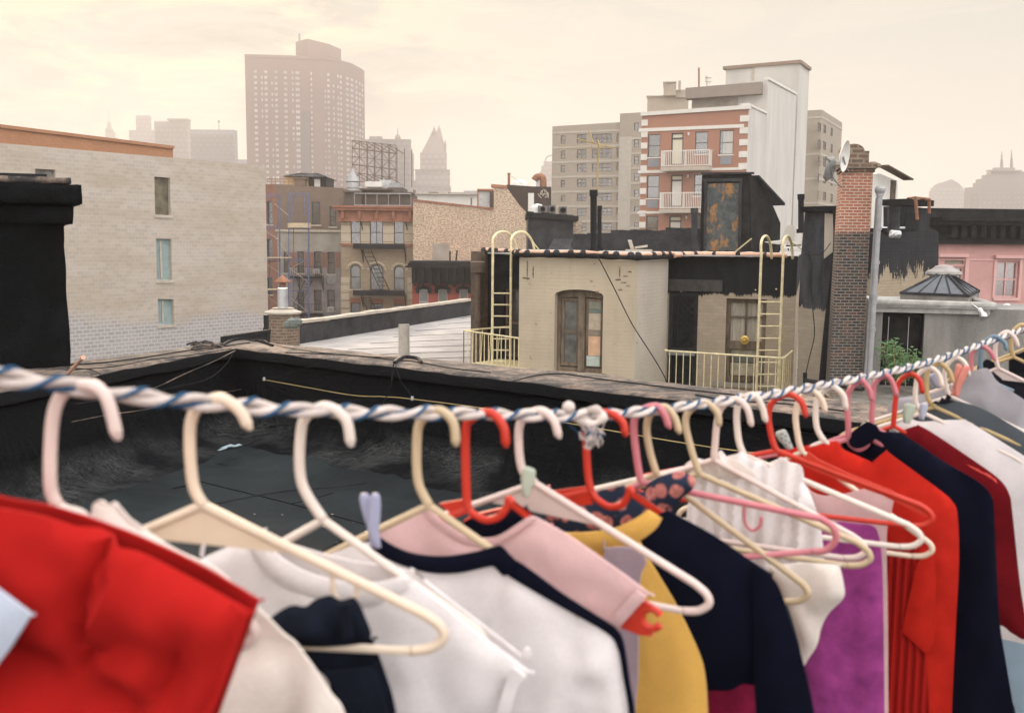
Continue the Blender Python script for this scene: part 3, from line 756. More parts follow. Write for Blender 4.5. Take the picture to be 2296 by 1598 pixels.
for x in (935, 1325):
    b = MB(); a = F.hit(zx3(x), zy3(540)); b.tube(catmull([F.W(a[0] - .35, -.12, a[1]), F.W(a[0], -.12, a[1] + .02), F.W(a[0] + .1, -.12, a[1] - .25), F.W(a[0] + .15, -.12, a[1] - .6)], 4), .035, 6)
    b.build('bracket', M['iron'], o)
# its roof clutter
Fq = Fac.px(765, 78, 927, 78)
def qbox(nm, x0, y0, x1, y1, d0, d1, mt, lab, cat, group=None, Fz=None, extra=None):
    Fz = Fz or Fq; b = MB(); r = Fz.rect(x0, y0, x1, y1); fbox(b, Fz, r[0], r[1], r[2], r[3], d0, d1)
    if extra: extra(b, Fz, r)
    return single(b, nm, M[mt] if isinstance(mt, str) else mt, lab, cat, group)
M['dkbrick'] = brickmat('sooty_brick', (.13, .1, .085), (.09, .075, .065), (.15, .12, .1), var=.4)
def rail_x(b, F_, r): fbox(b, F_, r[0] - .1, r[3], r[2] + .1, r[3] + .12, -.1, 2)
qbox('bulkhead', 771, 431, 809, 468, .3, 5, 'dkbrick', 'sooty brick stair bulkhead above the red brown cornice', 'bulkhead', None, None, rail_x)
qbox('bulkhead', 809, 426, 876, 468, .8, 6, 'dkbrick', 'wider brown brick bulkhead with dark doorway above the cornice', 'bulkhead', None, None, rail_x)
qbox('bulkhead', 876, 434, 922, 465, .5, 5, 'dkbrick', 'low speckled bulkhead at the end of the tan tenement roof', 'bulkhead', None, None, rail_x)
b = MB(); r = Fq.rect(800, 436, 925, 462); railing(b, Fq, r[0], r[2], r[1], r[3], -1.2, 5, .025); single(b, 'roof_railing', M['grey'], 'pale pipe railing round the tan tenement roof', 'railing')
t = thing('water_tank', P(791, 428, 95), 'pale wooden water tank with conical lid between the two tenements', 'water tank')
b = MB(); c = P(791, 428, 95); r_ = (P(806, 428, 95).x - P(777, 428, 95).x) / 2; h_ = P(791, 407, 95).z - c.z
b.lathe(c, [(r_, -3), (r_ * .97, h_)], 20); b.build('barrel', M['galv'], t); b = MB(); b.lathe(c, [(r_ * 1.08, h_), (r_ * .5, h_ + .7), (.05, h_ + 1.2)], 20); b.build('lid', M['grey'], t)
b = MB()
for k in range(4): b.lathe(c, [(r_ * 1.01, -1 + k * .6), (r_ * 1.01, -.95 + k * .6)], 20)
b.build('hoop', M['iron'], t)
Fq2 = Fac.px(765, 90, 927, 90)
qbox('roof_box', 818, 407, 856, 419, 0, 3, 'white', 'white box on posts standing on the roof behind the cornice', 'roof box', None, Fq2)
qbox('roof_tank', 847, 402, 874, 424, 1, 3, 'galv', 'square grey tank beside the white box behind the cornice', 'tank', None, Fq2)
qbox('louvre_unit', 873, 410, 898, 428, 0, 3, 'grey', 'dark louvred unit on roof right of the grey tank', 'roof unit', None, Fq2)
qbox('roof_ledge', 872, 422, 906, 430, -1, 3, 'dkbrick', 'brown ledge below the louvred roof unit', 'ledge', None, Fq2)
# ---------------------------------------------------------------- billboard frame
Fb = Fac(P(790, 545, 125), P(889, 545, 118))
M['rustpale'] = plain('weathered_brown_steel', (.17, .115, .09), .3, 2)
t = thing('billboard_frame', P(840, 410, 122), 'bare rusty lattice frame of an empty rooftop billboard', 'billboard frame')
def bp(x, y, d=0):
    q = Fb.hit(zx2(x), zy2(y)); return Fb.W(q[0], d, q[1])
X = [1140, 1210, 1280, 1350, 1420, 1490, 1560]
def by(x, k): return 1090 + k * 77 + (x - 1140) * .12
for x in X:
    b = MB(); b.tube([bp(x, by(x, 0)), bp(x, 1530)], .05, 5); b.tube([bp(x - 12, by(x, .3), 2.5), bp(x - 12, 1530, 2.5)], .055, 5); b.build('upright', M['rustpale'], t)
for k in range(6):
    b = MB(); b.tube([bp(1140, by(1140, k)), bp(1560, by(1560, k))], .07 if k % 2 else .045, 5); b.build('rail', M['rustpale'], t)
b = MB()
for i in range(6):
    for k in range(5):
        a, c = ((X[i], k), (X[i + 1], k + 1)) if (i + k) % 2 else ((X[i + 1], k), (X[i], k + 1))
        b.tube([bp(a[0], by(*a)), bp(c[0], by(*c))], .045, 4)
    b.tube([bp(X[i], by(X[i], 0)), bp(X[i] - 12, by(X[i], 1), 2.5)], .05, 4); b.tube([bp(X[i], by(X[i], 4)), bp(X[i] - 12, by(X[i], 5), 2.5)], .05, 4)
b.build('brace', M['rustpale'], t)

# ---------------------------------------------------------------- flaking tan party wall
M['flaking'] = painted('flaking_tan_paint', (.52, .43, .31), (.36, .19, .12), .47, 7, (1, 1.5, 1), dirt=(.3, .2, .13), dirtamt=.25, under2=(.3, .2, .14))
F = Fac.px(926, 73, 1182, 73)
t = thing('party_wall_building', F.W(0, 0, GZ), 'long party wall with cream paint flaking off its brick', 'building')
pl = pxpoly(F, [(926, 900), (1182, 900), (1182, 478), (1166, 462), (1150, 440), (1137, 422), (1107, 419), (1107, 470), (1072, 468), (1000, 459), (926, 450)])
b = MB(); body(b, F, pl, 9); b.build('wall', M['flaking'], t)
b = MB(); a = F.hit(926, 450); c = F.hit(1106, 470); b.box(F.W(a[0], -.08, a[1] - .02), F.W(c[0], -.08, c[1]) - F.W(a[0], -.08, a[1]), F.n * .5, (0, 0, .14)); b.build('coping', M['cornice_red'], t)
b = MB(); a = F.hit(1107, 419); c = F.hit(1137, 422); b.box(F.W(a[0] - .2, -.1, a[1]), F.W(c[0], -.1, c[1]) - F.W(a[0] - .2, -.1, a[1]), F.n * 1.5, (0, 0, .2)); b.build('chimney_coping', M['orangebrick'], t)
r = F.rect(970, 546, 1008, 590); b = MB(); fbox(b, F, r[0], r[1], r[2], r[3], -.015, .1); b.build('cement_patch', M['stucco'], t)
t = thing('roof_hut', P(1090, 470, 76), 'white metal roof hut with orange roof edge beside the flaking chimney', 'roof hut')
Fh = Fac.px(1072, 76, 1107, 76)
b = MB(); r = Fh.rect(1073, 429, 1100, 480); fbox(b, Fh, r[0], r[1], r[2], r[3], 0, 4); b.build('wall', M['galv'], t)
b = MB(); r = Fh.rect(1070, 424, 1106, 428); fbox(b, Fh, r[0], r[1], r[2], r[3], -.3, 4.2); r = Fh.rect(1070, 428, 1073, 466); fbox(b, Fh, r[0], r[1], r[2] - .01, r[3] - .01, -.05, .3); b.build('roof_edge', M['orangebrick'], t)
b = MB(); r = Fh.rect(1098, 428, 1107, 470); fbox(b, Fh, r[0], r[1], r[2], r[3] - .01, -.3, -.02); b.build('dark_jamb', M['dkbrick'], t)
# dark brown wall with graffiti
M['umber'] = plain('dark_umber_wall', (.045, .032, .027), .35, 1.2, .9, .3)
Fw = Fac.px(1136, 75, 1237, 75)
t = thing('bulkhead', Fw.W(2, 0, Fw.hit(1180, 476)[1]), 'dark umber rooftop wall with pale scrawled graffiti', 'rooftop wall')
pl = pxpoly(Fw, [(1136, 520), (1236, 520), (1236, 419), (1190, 418), (1136, 414)])
b = MB(); body(b, Fw, pl, 5); b.build('wall', M['umber'], t)
b = MB()
for st in (((1211, 438), (1213, 430), (1217, 427), (1214, 436), (1220, 434)), ((1219, 424), (1222, 433), (1216, 440)), ((1223, 438), (1228, 431), (1226, 441), (1221, 443)), ((1206, 434), (1210, 441), (1215, 444)), ((1223, 425), (1225, 431), (1229, 434), (1229, 445))):
    b.tube(catmull([Fw.W(*(lambda h: (h[0], -.02, h[1]))(Fw.hit(*q))) for q in st], 5), .03, 5)
b.build('graffiti', M['stone'], t)
b = MB(); r = Fw.rect(1184, 433, 1197, 480); fbox(b, Fw, r[0], r[1], r[2], r[3], -.06, .1); b.build('door', M['white'], t)
b = MB(); b.tube([P(1141, 418, 76), P(1141, 389, 76)], .1, 8); b.tube([P(1141, 391, 76), P(1141, 388, 76)], .13, 8); single(b, 'vent_pipe', M['rust'], 'rusty orange vent pipe standing on the umber rooftop wall', 'vent pipe', 'rooftop vent pipes')
b = MB(); b.tube([P(1146, 395, 76), P(1172, 414, 77)], .012, 4); single(b, 'guy_wire', M['iron'], 'thin wire running down from the orange vent pipe', 'wire')
b = MB(); c = P(1165, 417, 85); rr = P(1184, 417, 85).x - c.x; b.lathe(c, [(rr, -.5), (rr, 0), (rr * .93, .3 * rr), (rr * .75, .55 * rr), (rr * .45, .72 * rr), (.02, .8 * rr)], 20); single(b, 'dome_skylight', M['white'], 'white dome peeping over the umber rooftop wall', 'dome', smooth=True)
b = MB(); pth = [P(*q, 76) for q in ((1218, 420), (1218, 405), (1216, 398), (1209, 396), (1202, 398), (1198, 404))]; b.tube(catmull(pth, 5), .26, 10); single(b, 'gooseneck_vent', M['rust'], 'brown gooseneck vent hood curving above the graffiti wall', 'vent', 'rooftop vent pipes', True)
b = MB(); r = Fw.rect(1203, 398, 1212, 420); fbox(b, Fw, r[0], r[1], r[2], r[3], 1, 2); single(b, 'vent_box', M['galv'], 'pale box under the brown gooseneck vent', 'vent box')
# white low buildings in the middle distance
Fm = Fac.px(925, 190, 1075, 190)
t = thing('building', Fm.W(0, 0, GZ), 'low cream building with long roof line below the pyramid tower', 'building')
b = MB(); r = Fm.rect(900, 436, 1080, 500); fbox(b, Fm, r[0], GZ, r[2], r[3], 0, 30); b.build('wall', M['white'], t)
b = MB(); r = Fm.rect(899, 433.5, 1081, 436); fbox(b, Fm, r[0], r[1], r[2], r[3], -.8, 30); b.build('coping', M['stone'], t)
for x0, x1, y0 in ((960, 981, 430), (925, 928, 425), (1004, 1008, 431)):
    b = MB(); r = Fm.rect(x0, y0, x1, 434); fbox(b, Fm, r[0], r[1], r[2], r[3], 1, 4); b.build('roof_vent', M['dkbrick'], t)
b = MB(); r = Fm.rect(1060, 449, 1063, 464); fbox(b, Fm, r[0], r[1], r[2], r[3], -10, -9); single(b, 'chimney', M['dkbrick'], 'thin dark chimney before the low cream building', 'chimney')

# ---------------------------------------------------------------- red italianate building
M['redpaint'] = plain('brick_red_paint', (.27, .065, .045), .18, 1.5, .85, .3)
M['blackpaint'] = plain('sooty_black_paint', (.009, .009, .01), .5, 2.5, .8, .5, spec=.1, c2=(.026, .025, .024))
Yr = 64
F = Fac.px(924, Yr, 1100, Yr)
t = thing('rowhouse', F.W(0, 0, GZ), 'brick red rowhouse with a heavy black bracketed cornice', 'building')
wins = [F.rect(zx4(a), zy4(1490), zx4(c), zy4(1740)) for a, c in ((175, 262), (350, 438), (545, 628), (718, 800))]
zt_ = F.hit(1000, 632)[1]
b = MB(); body(b, F, [(0, GZ), (F.len, GZ), (F.len, zt_ + 1), (0, zt_ + 1)], 8.5, 0, [rpoly(r, .35) for r in wins]); b.build('wall', [M['redpaint'], M['dark']], t)
for r in wins: window(F, r, t, arch=.35, fr='frame_lt', blind='blind', bl=.35)
zc = F.hit(1000, 586)[1]; zd = F.hit(1000, 600)[1]
b = MB(); fbox(b, F, -.35, zd, F.len, zd + .12, -.95, .5); fbox(b, F, -.2, zd + .12, F.len, zc - .1, -.75, 3); fbox(b, F, -.1, zc - .1, F.len, zc, -.6, 3.2); fbox(b, F, 0, zt_ - .1, F.len, zd, -.3, .3); b.build('cornice', M['blackpaint'], t)
b = MB()
for k in range(10):
    s = .1 + k * .52; fbox(b, F, s, zt_ + .1, s + .2, zd - .01, -.8, -.3); fbox(b, F, s + .02, zt_ - .25, s + .18, zt_ + .1, -.55, -.3)
b.build('bracket', M['blackpaint'], t)
for r in wins:
    b = MB(); c = ((r[0] + r[2]) / 2, r[3] - .25); w_ = (r[2] - r[0]) / 2 + .14
    b.tube([F.W(c[0] + w_ * math.cos(a), -.06, c[1] + .12 + w_ * .45 * math.sin(a)) for a in [math.pi * k / 10 for k in range(11)]], .13, 6)
    fbox(b, F, c[0] - w_ - .06, c[1] - .05, c[0] - w_ + .16, c[1] + .25, -.2, .02); fbox(b, F, c[0] + w_ - .16, c[1] - .05, c[0] + w_ + .06, c[1] + .25, -.2, .02)
    b.build('hood', M['blackpaint'], t)
b = MB()
for k in range(4):
    c = F.hit(957 + k * 41, 644); w_ = .62
    b.tube([F.W(c[0] + w_ * math.cos(a), -.02, c[1] + w_ * .5 * math.sin(a)) for a in [math.pi * q / 10 for q in range(11)]], .05, 5)
b.build('arch_line', M['blackpaint'], t)
for x, y0, y1 in ((1009, 563, 588), (1022, 561, 590)):
    b = MB(); b.tube([P(x, y1, 66), P(x + (3 if x > 1015 else 0), y0, 66)], .06, 6); single(b, 'vent_pipe', M['iron'], 'thin dark pipe on the black cornice, ' + ('tilted' if x > 1015 else 'upright') + ' one of two', 'vent pipe', 'rooftop vent pipes')
# black stuccoed bulkhead between wall and house
Fk = Fac.px(1183, 50, 1285, 50)
t = thing('bulkhead', Fk.W(1, 0, Fk.hit(1230, 566)[1]), 'tar black block with ragged flat roof behind the cream ladder', 'bulkhead')
b = MB(); body(b, Fk, pxpoly(Fk, [(1183, 640), (1285, 640), (1285, 482), (1184, 476)]), 6); b.build('wall', M['tar2'], t)
b = MB(); r = Fk.rect(1180, 473, 1297, 479)
random.seed(2)
for k in range(14): fbox(b, Fk, r[0] + (r[2] - r[0]) * k / 14, r[1] - .2 - k * .012, r[0] + (r[2] - r[0]) * (k + 1) / 14, r[1] + .05 - k * .012 + random.uniform(-.04, .05), -.25, 6.1)
b.build('roof_edge', M['blackpaint'], t)
b = MB(); body(b, Fac.px(1285, 52, 1305, 52), pxpoly(Fac.px(1285, 52, 1305, 52), [(1284, 640), (1304, 640), (1304, 498), (1296, 486), (1284, 484)]), 5); b.build('side_pier', M['flaking'], t)
Fk2 = Fac.px(1183, 53, 1285, 53); M['acdark'] = plain('dull_grey_unit', (.14, .13, .125), .2, 3)
def acbox(x0, y0, x1, y1, lab):
    b = MB(); r = Fk2.rect(x0, y0, x1, y1); fbox(b, Fk2, r[0], r[1], r[2], r[3], 0, .8)
    c = ((r[0] + r[2]) / 2, (r[1] + r[3]) / 2); q = min(r[2] - r[0], r[3] - r[1]) * .38
    b.lathe(Fk2.W(c[0], -.01, c[1]), [(q, 0), (q, .03), (q * .8, .03), (q * .75, 0), (q * .2, 0), (q * .2, .03)], 14, 1, ax=(Fk2.t, V((0, 0, 1)), -Fk2.n))
    single(b, 'air_conditioner', [M['acdark'], M['iron']], lab, 'air conditioner', 'rooftop air conditioners')
acbox(1206, 461, 1228, 476, 'dark condenser unit on the tar black block, left one'); acbox(1231, 460, 1246, 478, 'narrow grey condenser unit on the tar black block'); acbox(1254, 463, 1271, 480, 'pinkish square condenser on the tar black block')
b = MB(); c = P(1205, 470, 53.5)
pts = [(0.5, 0), (.56, .15), (.42, .3), (.44, .34), (.3, .5), (.2, .58), (.02, .62)]; b.lathe(c + V((0, 0, -.3)), pts, 14, rot=.3, sq=.7); single(b, 'tarpaulin', M['white'], 'white tarpaulin bundle heaped beside the condenser units', 'tarpaulin', smooth=True)
b = MB()
for k in range(7): a = P(1244 + k * 4 - 15 + k * 3, 561, 47); c = P(1250 + k * 3.2 - 8 + k * 3, 537, 49); b.box(a, (.1, 0, 0), c - a, (0, .02, .04))
a = P(1232, 562, 47.2); c = P(1244, 537, 49.2); e = P(1285, 562, 47.2); b.poly([a, e, P(1276, 537, 49.2), c]); b.box(P(1240, 537, 49.2), P(1275, 537, 49.2) - P(1240, 537, 49.2), (0, .5, 0), (0, 0, .12))
single(b, 'roof_lean_to', M['tar2'], 'small ribbed lean-to roof seen through the cream ladder hoops', 'lean-to')
# ---------------------------------------------------------------- beige apartment block far right of centre
M['beige'] = brickmat('beige_brick', (.37, .315, .245), (.33, .28, .22), (.36, .31, .25), .4, .12, .01, var=.25, dirt=(.25, .21, .16))
M['beigeband'] = plain('concrete_floor_band', (.42, .38, .32), .1, 2)
Ya = 150
F = Fac.px(1238, Ya, 1434, Ya * .962)
t = thing('apartment_block', F.W(0, 0, GZ), 'beige brick apartment block with pale floor bands, left of the red brick house', 'building')
def hz5(x, y): return F.hit(zx5(x), zy5(y))
rows = [(585, 650), (692, 758), (798, 855), (905, 962), (1012, 1065), (1118, 1170), (1225, 1278), (1330, 1384)]
colz = [(196, 228, 0), (312, 380, 1), (420, 562, 3), (597, 612, 0)]
holes = []; wl = []
for a, c in rows:
    for x0, x1, mu in colz:
        k = 20 if (x0 == 196) else 0
        dy = -(x0 - 196) * .03
        r = F.rect(zx5(x0), zy5(a + dy + (6 if x0 == 196 else 0)), zx5(x1), zy5(c + dy)); holes.append(rpoly(r)); wl.append((r, mu))
zA = hz5(136, 525)[1]; zB = hz5(612, 495)[1]; zC = hz5(612, 437)[1]; zD = hz5(760, 425)[1]
sA = hz5(136, 600)[0]; sB = hz5(612, 600)[0]; sC = hz5(800, 600)[0]
b = MB(); body(b, F, [(sA, GZ), (sB + .3, GZ), (sB + .3, zB), (sA, zA)], 14, 0, holes, .4); b.build('wall', [M['beige'], M['dark']], t)
for r, mu in wl: window(F, r, t, w=.07, mull=mu, blind='blind', bl=random.choice((.3, .5, .8)), fr='frame_br', pale=True)
F2 = Fac(F.W(sB + .3, -.5, 0), F.W(sC + 6, -.5, 0))
hol2 = []
for a in (500, 620, 742, 862, 980, 1100, 1215, 1330):
    r = F2.rect(zx5(722), zy5(a), zx5(756), zy5(a + 52)); hol2.append(r)
b = MB(); body(b, F2, [(0, GZ), (F2.len, GZ), (F2.len, zD), (0, zC)], 15, 0, [rpoly(r) for r in hol2]); b.build('stair_wall', [M['beige'], M['dark']], t)
for r in hol2: window(F2, r, t, w=.07, blind='blind', bl=.5, fr='frame_br')
b = MB()
for a, c in rows:
    z = (hz5(300, a - 26)[1]); fbox(b, F, sA - .02, z - .28, sB + .3, z, -.06, .02)
    z2 = F2.hit(zx5(680), zy5(a + 20))[1]; fbox(b, F2, -.02, z2 - .3, F2.len, z2, -.06, .02)
b.build('floor_band', M['beigeband'], t)
b = MB(); fbox(b, F2, F2.hit(zx5(612), 400)[0], GZ, F2.hit(zx5(700), 400)[0], F2.hit(1400, zy5(600))[1], -.05, .02); b.build('pale_panel', M['beigeband'], t)
# higher back part with tank house
FB = Fac.px(1450, 158, 1720, 155)
def bb(b, x0, y0, x1, y1, d0, d1, yb=None):
    r = FB.rect(x0, y0, x1, y1); fbox(b, FB, r[0], GZ if yb is None else r[1], r[2], r[3], d0, d1)
b = MB(); bb(b, zx5(816), zy5(306), zx5(1110), 300, 0, 14); b.build('upper_storey', M['beige'], t)
b = MB(); bb(b, zx5(936), zy5(214), zx5(1022), zy5(310), -1, 5, 1); bb(b, zx5(1040), zy5(205), zx5(1058), zy5(275), -1, .4, 1); bb(b, zx5(1022), zy5(266), zx5(1100), zy5(320), -.5, 6, 1); b.build('tank_house', M['beige'], t)
b = MB(); bb(b, zx5(932), zy5(212), zx5(1026), zy5(218), -1.3, 5.3, 1); bb(b, zx5(812), zy5(304), zx5(940), zy5(312), -.3, 2, 1); b.build('coping', M['beigeband'], t)
# right hand wing seen past the white tower
Fr = Fac(P(1796, 545, 137), P(1830, 545, 136)); Fs_ = Fac(P(1830, 545, 136), P(1876, 545, 150))
zR = P(1830, zy5(405), 136).z
b = MB(); body(b, Fr, [(-6, GZ), (Fr.len, GZ), (Fr.len, zR), (-6, zR)], 1.5); b.build('wing_wall', M['beige'], t)
sh = []
for i in range(8):
    for x0, x1 in ((2043, 2062), (2077, 2098), (2133, 2146)):
        y = (500 if x0 < 2070 else 512 if x0 < 2100 else 535) + i * (122 - (x0 - 2043) * .04)
        r = Fs_.rect(zx5(x0), zy5(y), zx5(x1), zy5(y + 60)); sh.append(r)
b = MB(); body(b, Fs_, [(0, GZ), (Fs_.len, GZ), (Fs_.len, zR), (0, zR)], 6, 0, [rpoly(r) for r in sh], .12); b.build('wing_side_wall', [M['beige'], M['dark']], t)
for i, r in enumerate(sh): window(Fs_, r, t, w=.08, d=.0, blind='blind' if i % 2 else None, bl=.5, fr='frame_br', pale=True)
b = MB()
for i in range(9):
    z = zR - 1.1 - i * (3.3 if i else 0) - (0 if i < 1 else 1.6)
    for Fq_ in (Fr, Fs_): fbox(b, Fq_, -.05 if Fq_ is Fs_ else -6, z, Fq_.len + .05, z + .25, -.06, .02)
b.build('wing_floor_band', M['beigeband'], t)

# ---------------------------------------------------------------- red brick house with white quoins and balconies
M['redbrick'] = brickmat('red_brick_diaper', (.36, .14, .08), (.3, .115, .07), (.42, .3, .22), .22, .078, .012, var=.2, dirt=(.22, .1, .07))
M['whitestucco'] = plain('white_stucco', (.5, .475, .43), .12, .5, .9, .2, streak=1)
M['whitetrim'] = plain('white_trim', (.62, .59, .53), .06, 2, .7, .1)
Y0, Y1 = 100.0, 95.5
F = Fac(P(1433, 545, Y0), P(1668, 545, Y1))
t = thing('apartment_house', F.W(0, 0, GZ), 'red brick house with white quoins and two white balconies', 'building')
def q5(x, y): return F.hit(zx5(x), zy5(y))
def r5(x0, y0, x1, y1): return F.rect(zx5(x0), zy5(y0), zx5(x1), zy5(y1))
wz = [r5(822, 580, 910, 746), r5(1160, 563, 1253, 722), r5(1335, 552, 1436, 726), r5(815, 876, 902, 1040), r5(1152, 868, 1240, 1022), r5(1320, 862, 1420, 1020), r5(808, 1168, 895, 1340), r5(1145, 1165, 1230, 1330)]
dz = [r5(988, 572, 1075, 800), r5(984, 873, 1070, 1100), r5(972, 1166, 1060, 1400)]
zT = q5(1140, 452)[1]
b = MB(); body(b, F, [(0, GZ), (F.len, GZ), (F.len, q5(1515, 402)[1]), (0, q5(760, 452)[1])], .8, 0, [rpoly(r) for r in wz + dz], .5); b.build('wall', [M['redbrick'], M['dark']], t)
M['grey_ac'] = plain('grey_grille', (.25, .26, .28), .1, 8)
for i, r in enumerate(wz):
    window(F, r, t, w=.07, mull=0, blind='white' if True else None, bl=.97, sill='whitetrim', fr='frame', pale=False)
    if i in (0, 2, 3, 5):
        b = MB(); c = (r[0] + r[2]) / 2; fbox(b, F, c - .55, r[1] - .95, c + .55, r[1] - .2, -.04, .02)
        for k in range(5): fbox(b, F, c - .5, r[1] - .9 + k * .14, c + .5, r[1] - .86 + k * .14, -.06, -.041)
        b.build('vent_grille', M['grey_ac'], t)
M['shade'] = plain('cream_roller_shade', (.6, .55, .42), .05, 3, bump=0)
for i, r in enumerate(dz):
    b = MB(); s0, z0, s1, z1 = r
    extr(b, F, rpoly(r), .08, .2, 0, [rpoly((s0 + .12, z0 + .1, s1 - .12, z1 - .6)), rpoly((s0 + .12, z1 - .45, s1 - .12, z1 - .12))], .1, 0)
    o = b.build('balcony_door', M['frame'], t)
    b = MB(); fbox(b, F, s0 + .12, z0 + .1, s1 - .12, z1 - .6, .15, .16); b.build('door_panel', M['shade'] if i == 0 else M['whitetrim'], o)
    b = MB(); fbox(b, F, s0 + .12, z1 - .45, s1 - .12, z1 - .12, .15, .16); b.build('transom', M['shade'], o)
    b = MB(); fbox(b, F, s1 + .45, z1 - .3, s1 + .6, z1, -.15, .01); b.build('wall_lamp', M['whitetrim'], t)
b = MB()
for (xa, ya, xb, yb, th) in ((758, 565, 1512, 528, 24), (752, 862, 960, 852, 20), (1240, 843, 1505, 835, 18), (748, 1152, 950, 1145, 18)):
    a = q5(xa, ya); c = q5(xb, yb); h = q5(xa, ya - th)[1] - a[1]
    b.box(F.W(a[0], -.1, a[1]), F.W(c[0], -.1, a[1]) - F.W(a[0], -.1, a[1]), F.n * .14, (0, 0, h))
split_build(b, 'string_course', M['whitetrim'], t)
zz = q5(800, 478)[1]
b = MB()
for k in range(30):
    for s0, s1, dz_ in ((-.02, .62, 0), (F.len - .78, F.len + .02, 1.1)):
        z = zz + dz_ - k * 1.12; fbox(b, F, s0, z - .58, s1, z, -.07, .05)
split_build(b, 'quoin', M['whitetrim'], t)
b = MB(); a = q5(760, 452); c = q5(1515, 402); hh = q5(760, 425)[1] - a[1]
b.box(F.W(-.1, -.2, a[1]), F.W(F.len + .1, -.2, c[1]) - F.W(-.1, -.2, a[1]), F.n * .8, (0, 0, hh)); b.build('parapet_band', M['whitetrim'], t)
for i, (x0, x1, yt, yb, ys) in enumerate(((915, 1258, 700, 812, 850), (905, 1240, 1003, 1112, 1150))):
    d = -1.5
    Fb2 = Fac(F.W(0, d, 0), F.W(F.len, d, 0))
    a = Fb2.hit(zx5(x0), zy5(yb)); c = Fb2.hit(zx5(x1), zy5(yb)); z1 = Fb2.hit(zx5(1100), zy5(yt))[1]; zb = a[1] - .0
    b = MB(); fbox(b, F, a[0], zb - .45, c[0], zb - .08, d - .05, 0); bal = b.build('balcony', M['stone'], t)
    b = MB(); n = 26
    fbox(b, F, a[0], z1, c[0], z1 + .09, d, d + .08); fbox(b, F, a[0], zb, c[0], zb + .08, d, d + .06)
    for k in range(n + 1):
        s = a[0] + (c[0] - a[0] - .05) * k / n; fbox(b, F, s, zb + .08, s + (.12 if k in (0, n, n // 2) else .055), z1, d + .01, d + .05)
    for s in (a[0], c[0] - .08):
        fbox(b, F, s, z1, s + .07, z1 + .09, d + .08, 0); fbox(b, F, s, zb, s + .06, zb + .08, d + .06, 0)
        for k in range(7): fbox(b, F, s + .01, zb + .08, s + .05, z1, d + .2 + k * .18, d + .25 + k * .18)
    b.build('balustrade', M['whitetrim'], bal)
# white side wall (right flank), running away from the camera
FS = Fac(F.W(F.len, .02, 0), P(1708, 545, 101.5))
def fs5(x, y): return FS.hit(zx5(x), zy5(y))
zq = q5(1515, 378)[1]
b = MB(); body(b, FS, [(0.02, GZ), (FS.len, GZ), (FS.len, zq), (0.02, zq)], 3); b.build('flank_wall', M['whitestucco'], t)
b = MB(); fbox(b, FS, 0, zq, FS.len, zq + .2, -.1, .4); b.build('flank_coping', M['whitetrim'], t)
b = MB(); random.seed(8)
for r_ in range(5):
    for k in range(6):
        if random.random() < .7:
            c = fs5(1545 + k * 16, 490 + r_ * 24 + k * 9); fbox(b, FS, c[0], c[1], c[0] + .22, c[1] + .06, -.012, .01)
split_build(b, 'weep_slot', M['grey'], t)
# setback storey and white tower
F3 = Fac(P(1540, 545, 104), P(1708, 545, 101.5))
b = MB(); r = F3.rect(zx5(1130), zy5(290), zx5(1640), zy5(460)); fbox(b, F3, r[0], r[1], r[2], r[3], .6, 8); b.build('setback_wall', M['stucco'], t)
b = MB(); pl = pxpoly(F3, [(zx5(1100), zy5(335)), (zx5(1645), zy5(297)), (zx5(1647), zy5(213)), (zx5(1100), zy5(258))]); extr(b, F3, pl, -.8, .5); b.build('awning_band', plain('taupe_fascia', (.23, .19, .16), .08, 1), t)
FT = Fac(F3.W(F3.len, .0, 0), P(1772, 545, 111.5)); zt0 = P(1708, zy5(190), 101.5).z
b = MB(); r = F3.len; pl = [(0.02, GZ), (FT.len, GZ), (FT.len, zt0), (0.02, zt0)]; body(b, FT, pl, 3); b.build('tower_flank', M['whitestucco'], t)
b = MB(); fbox(b, FT, 0, zt0, FT.len, zt0 + .25, -.12, .4); b.build('tower_coping', M['whitetrim'], t)
b = MB(); b.tube([P(zx5(1188), zy5(250), 106), P(zx5(1188), zy5(105), 106)], .1, 6); b.build('flag_pole', M['rust'], t)
b = MB(); c = P(zx5(1254), zy5(245), 106); b.lathe(c, [(.24, -.3), (.24, .55), (.33, .58), (.33, .8), (.26, .83), (.26, .95), (.36, .97), (.34, 1.15)], 14); b.build('roof_vent', M['whitetrim'], t)
Ff = Fac(P(zx5(1342), 545, 117), P(zx5(1855), 545, 112.7)); Fg = Fac(P(zx5(1855), 545, 112.7), P(zx5(1928), 545, 117.3))
t = thing('stair_tower', Ff.W(0, 0, GZ), 'tall windowless white stuccoed tower block with thin brown roof edge', 'tower block')
zt1 = Ff.hit(zx5(1600), zy5(100))[1]
b = MB(); body(b, Ff, [(0, GZ), (Ff.len, GZ), (Ff.len, zt1), (0, zt1)], 1.5); b.build('front_wall', M['whitestucco'], t)
b = MB(); body(b, Fg, [(0.02, GZ), (Fg.len, GZ), (Fg.len, zt1), (0.02, zt1)], 5); b.build('side_wall', M['whitestucco'], t)
b = MB(); fbox(b, Ff, -.3, zt1, Ff.len + .2, zt1 + .35, -.3, .6); fbox(b, Fg, .1, zt1 + .01, Fg.len, zt1 + .36, -.25, .6); b.build('roof_edge', plain('brown_flashing', (.24, .17, .12), .1, 1), t)
b = MB(); a = Ff.hit(zx5(1572), 180); fbox(b, Ff, a[0], Ff.hit(1690, zy5(215))[1], a[0] + .5, zt1, -.15, 0); b.build('downpipe', M['stone'], t)
b = MB(); a = Fg.hit(zx5(1925), 400)
for k in range(60): fbox(b, Fg, Fg.len - .35 - (k % 2) * .25, zt1 - 17 - k * .6, Fg.len + .02, zt1 - 16.6 - k * .6, -.04, .02)
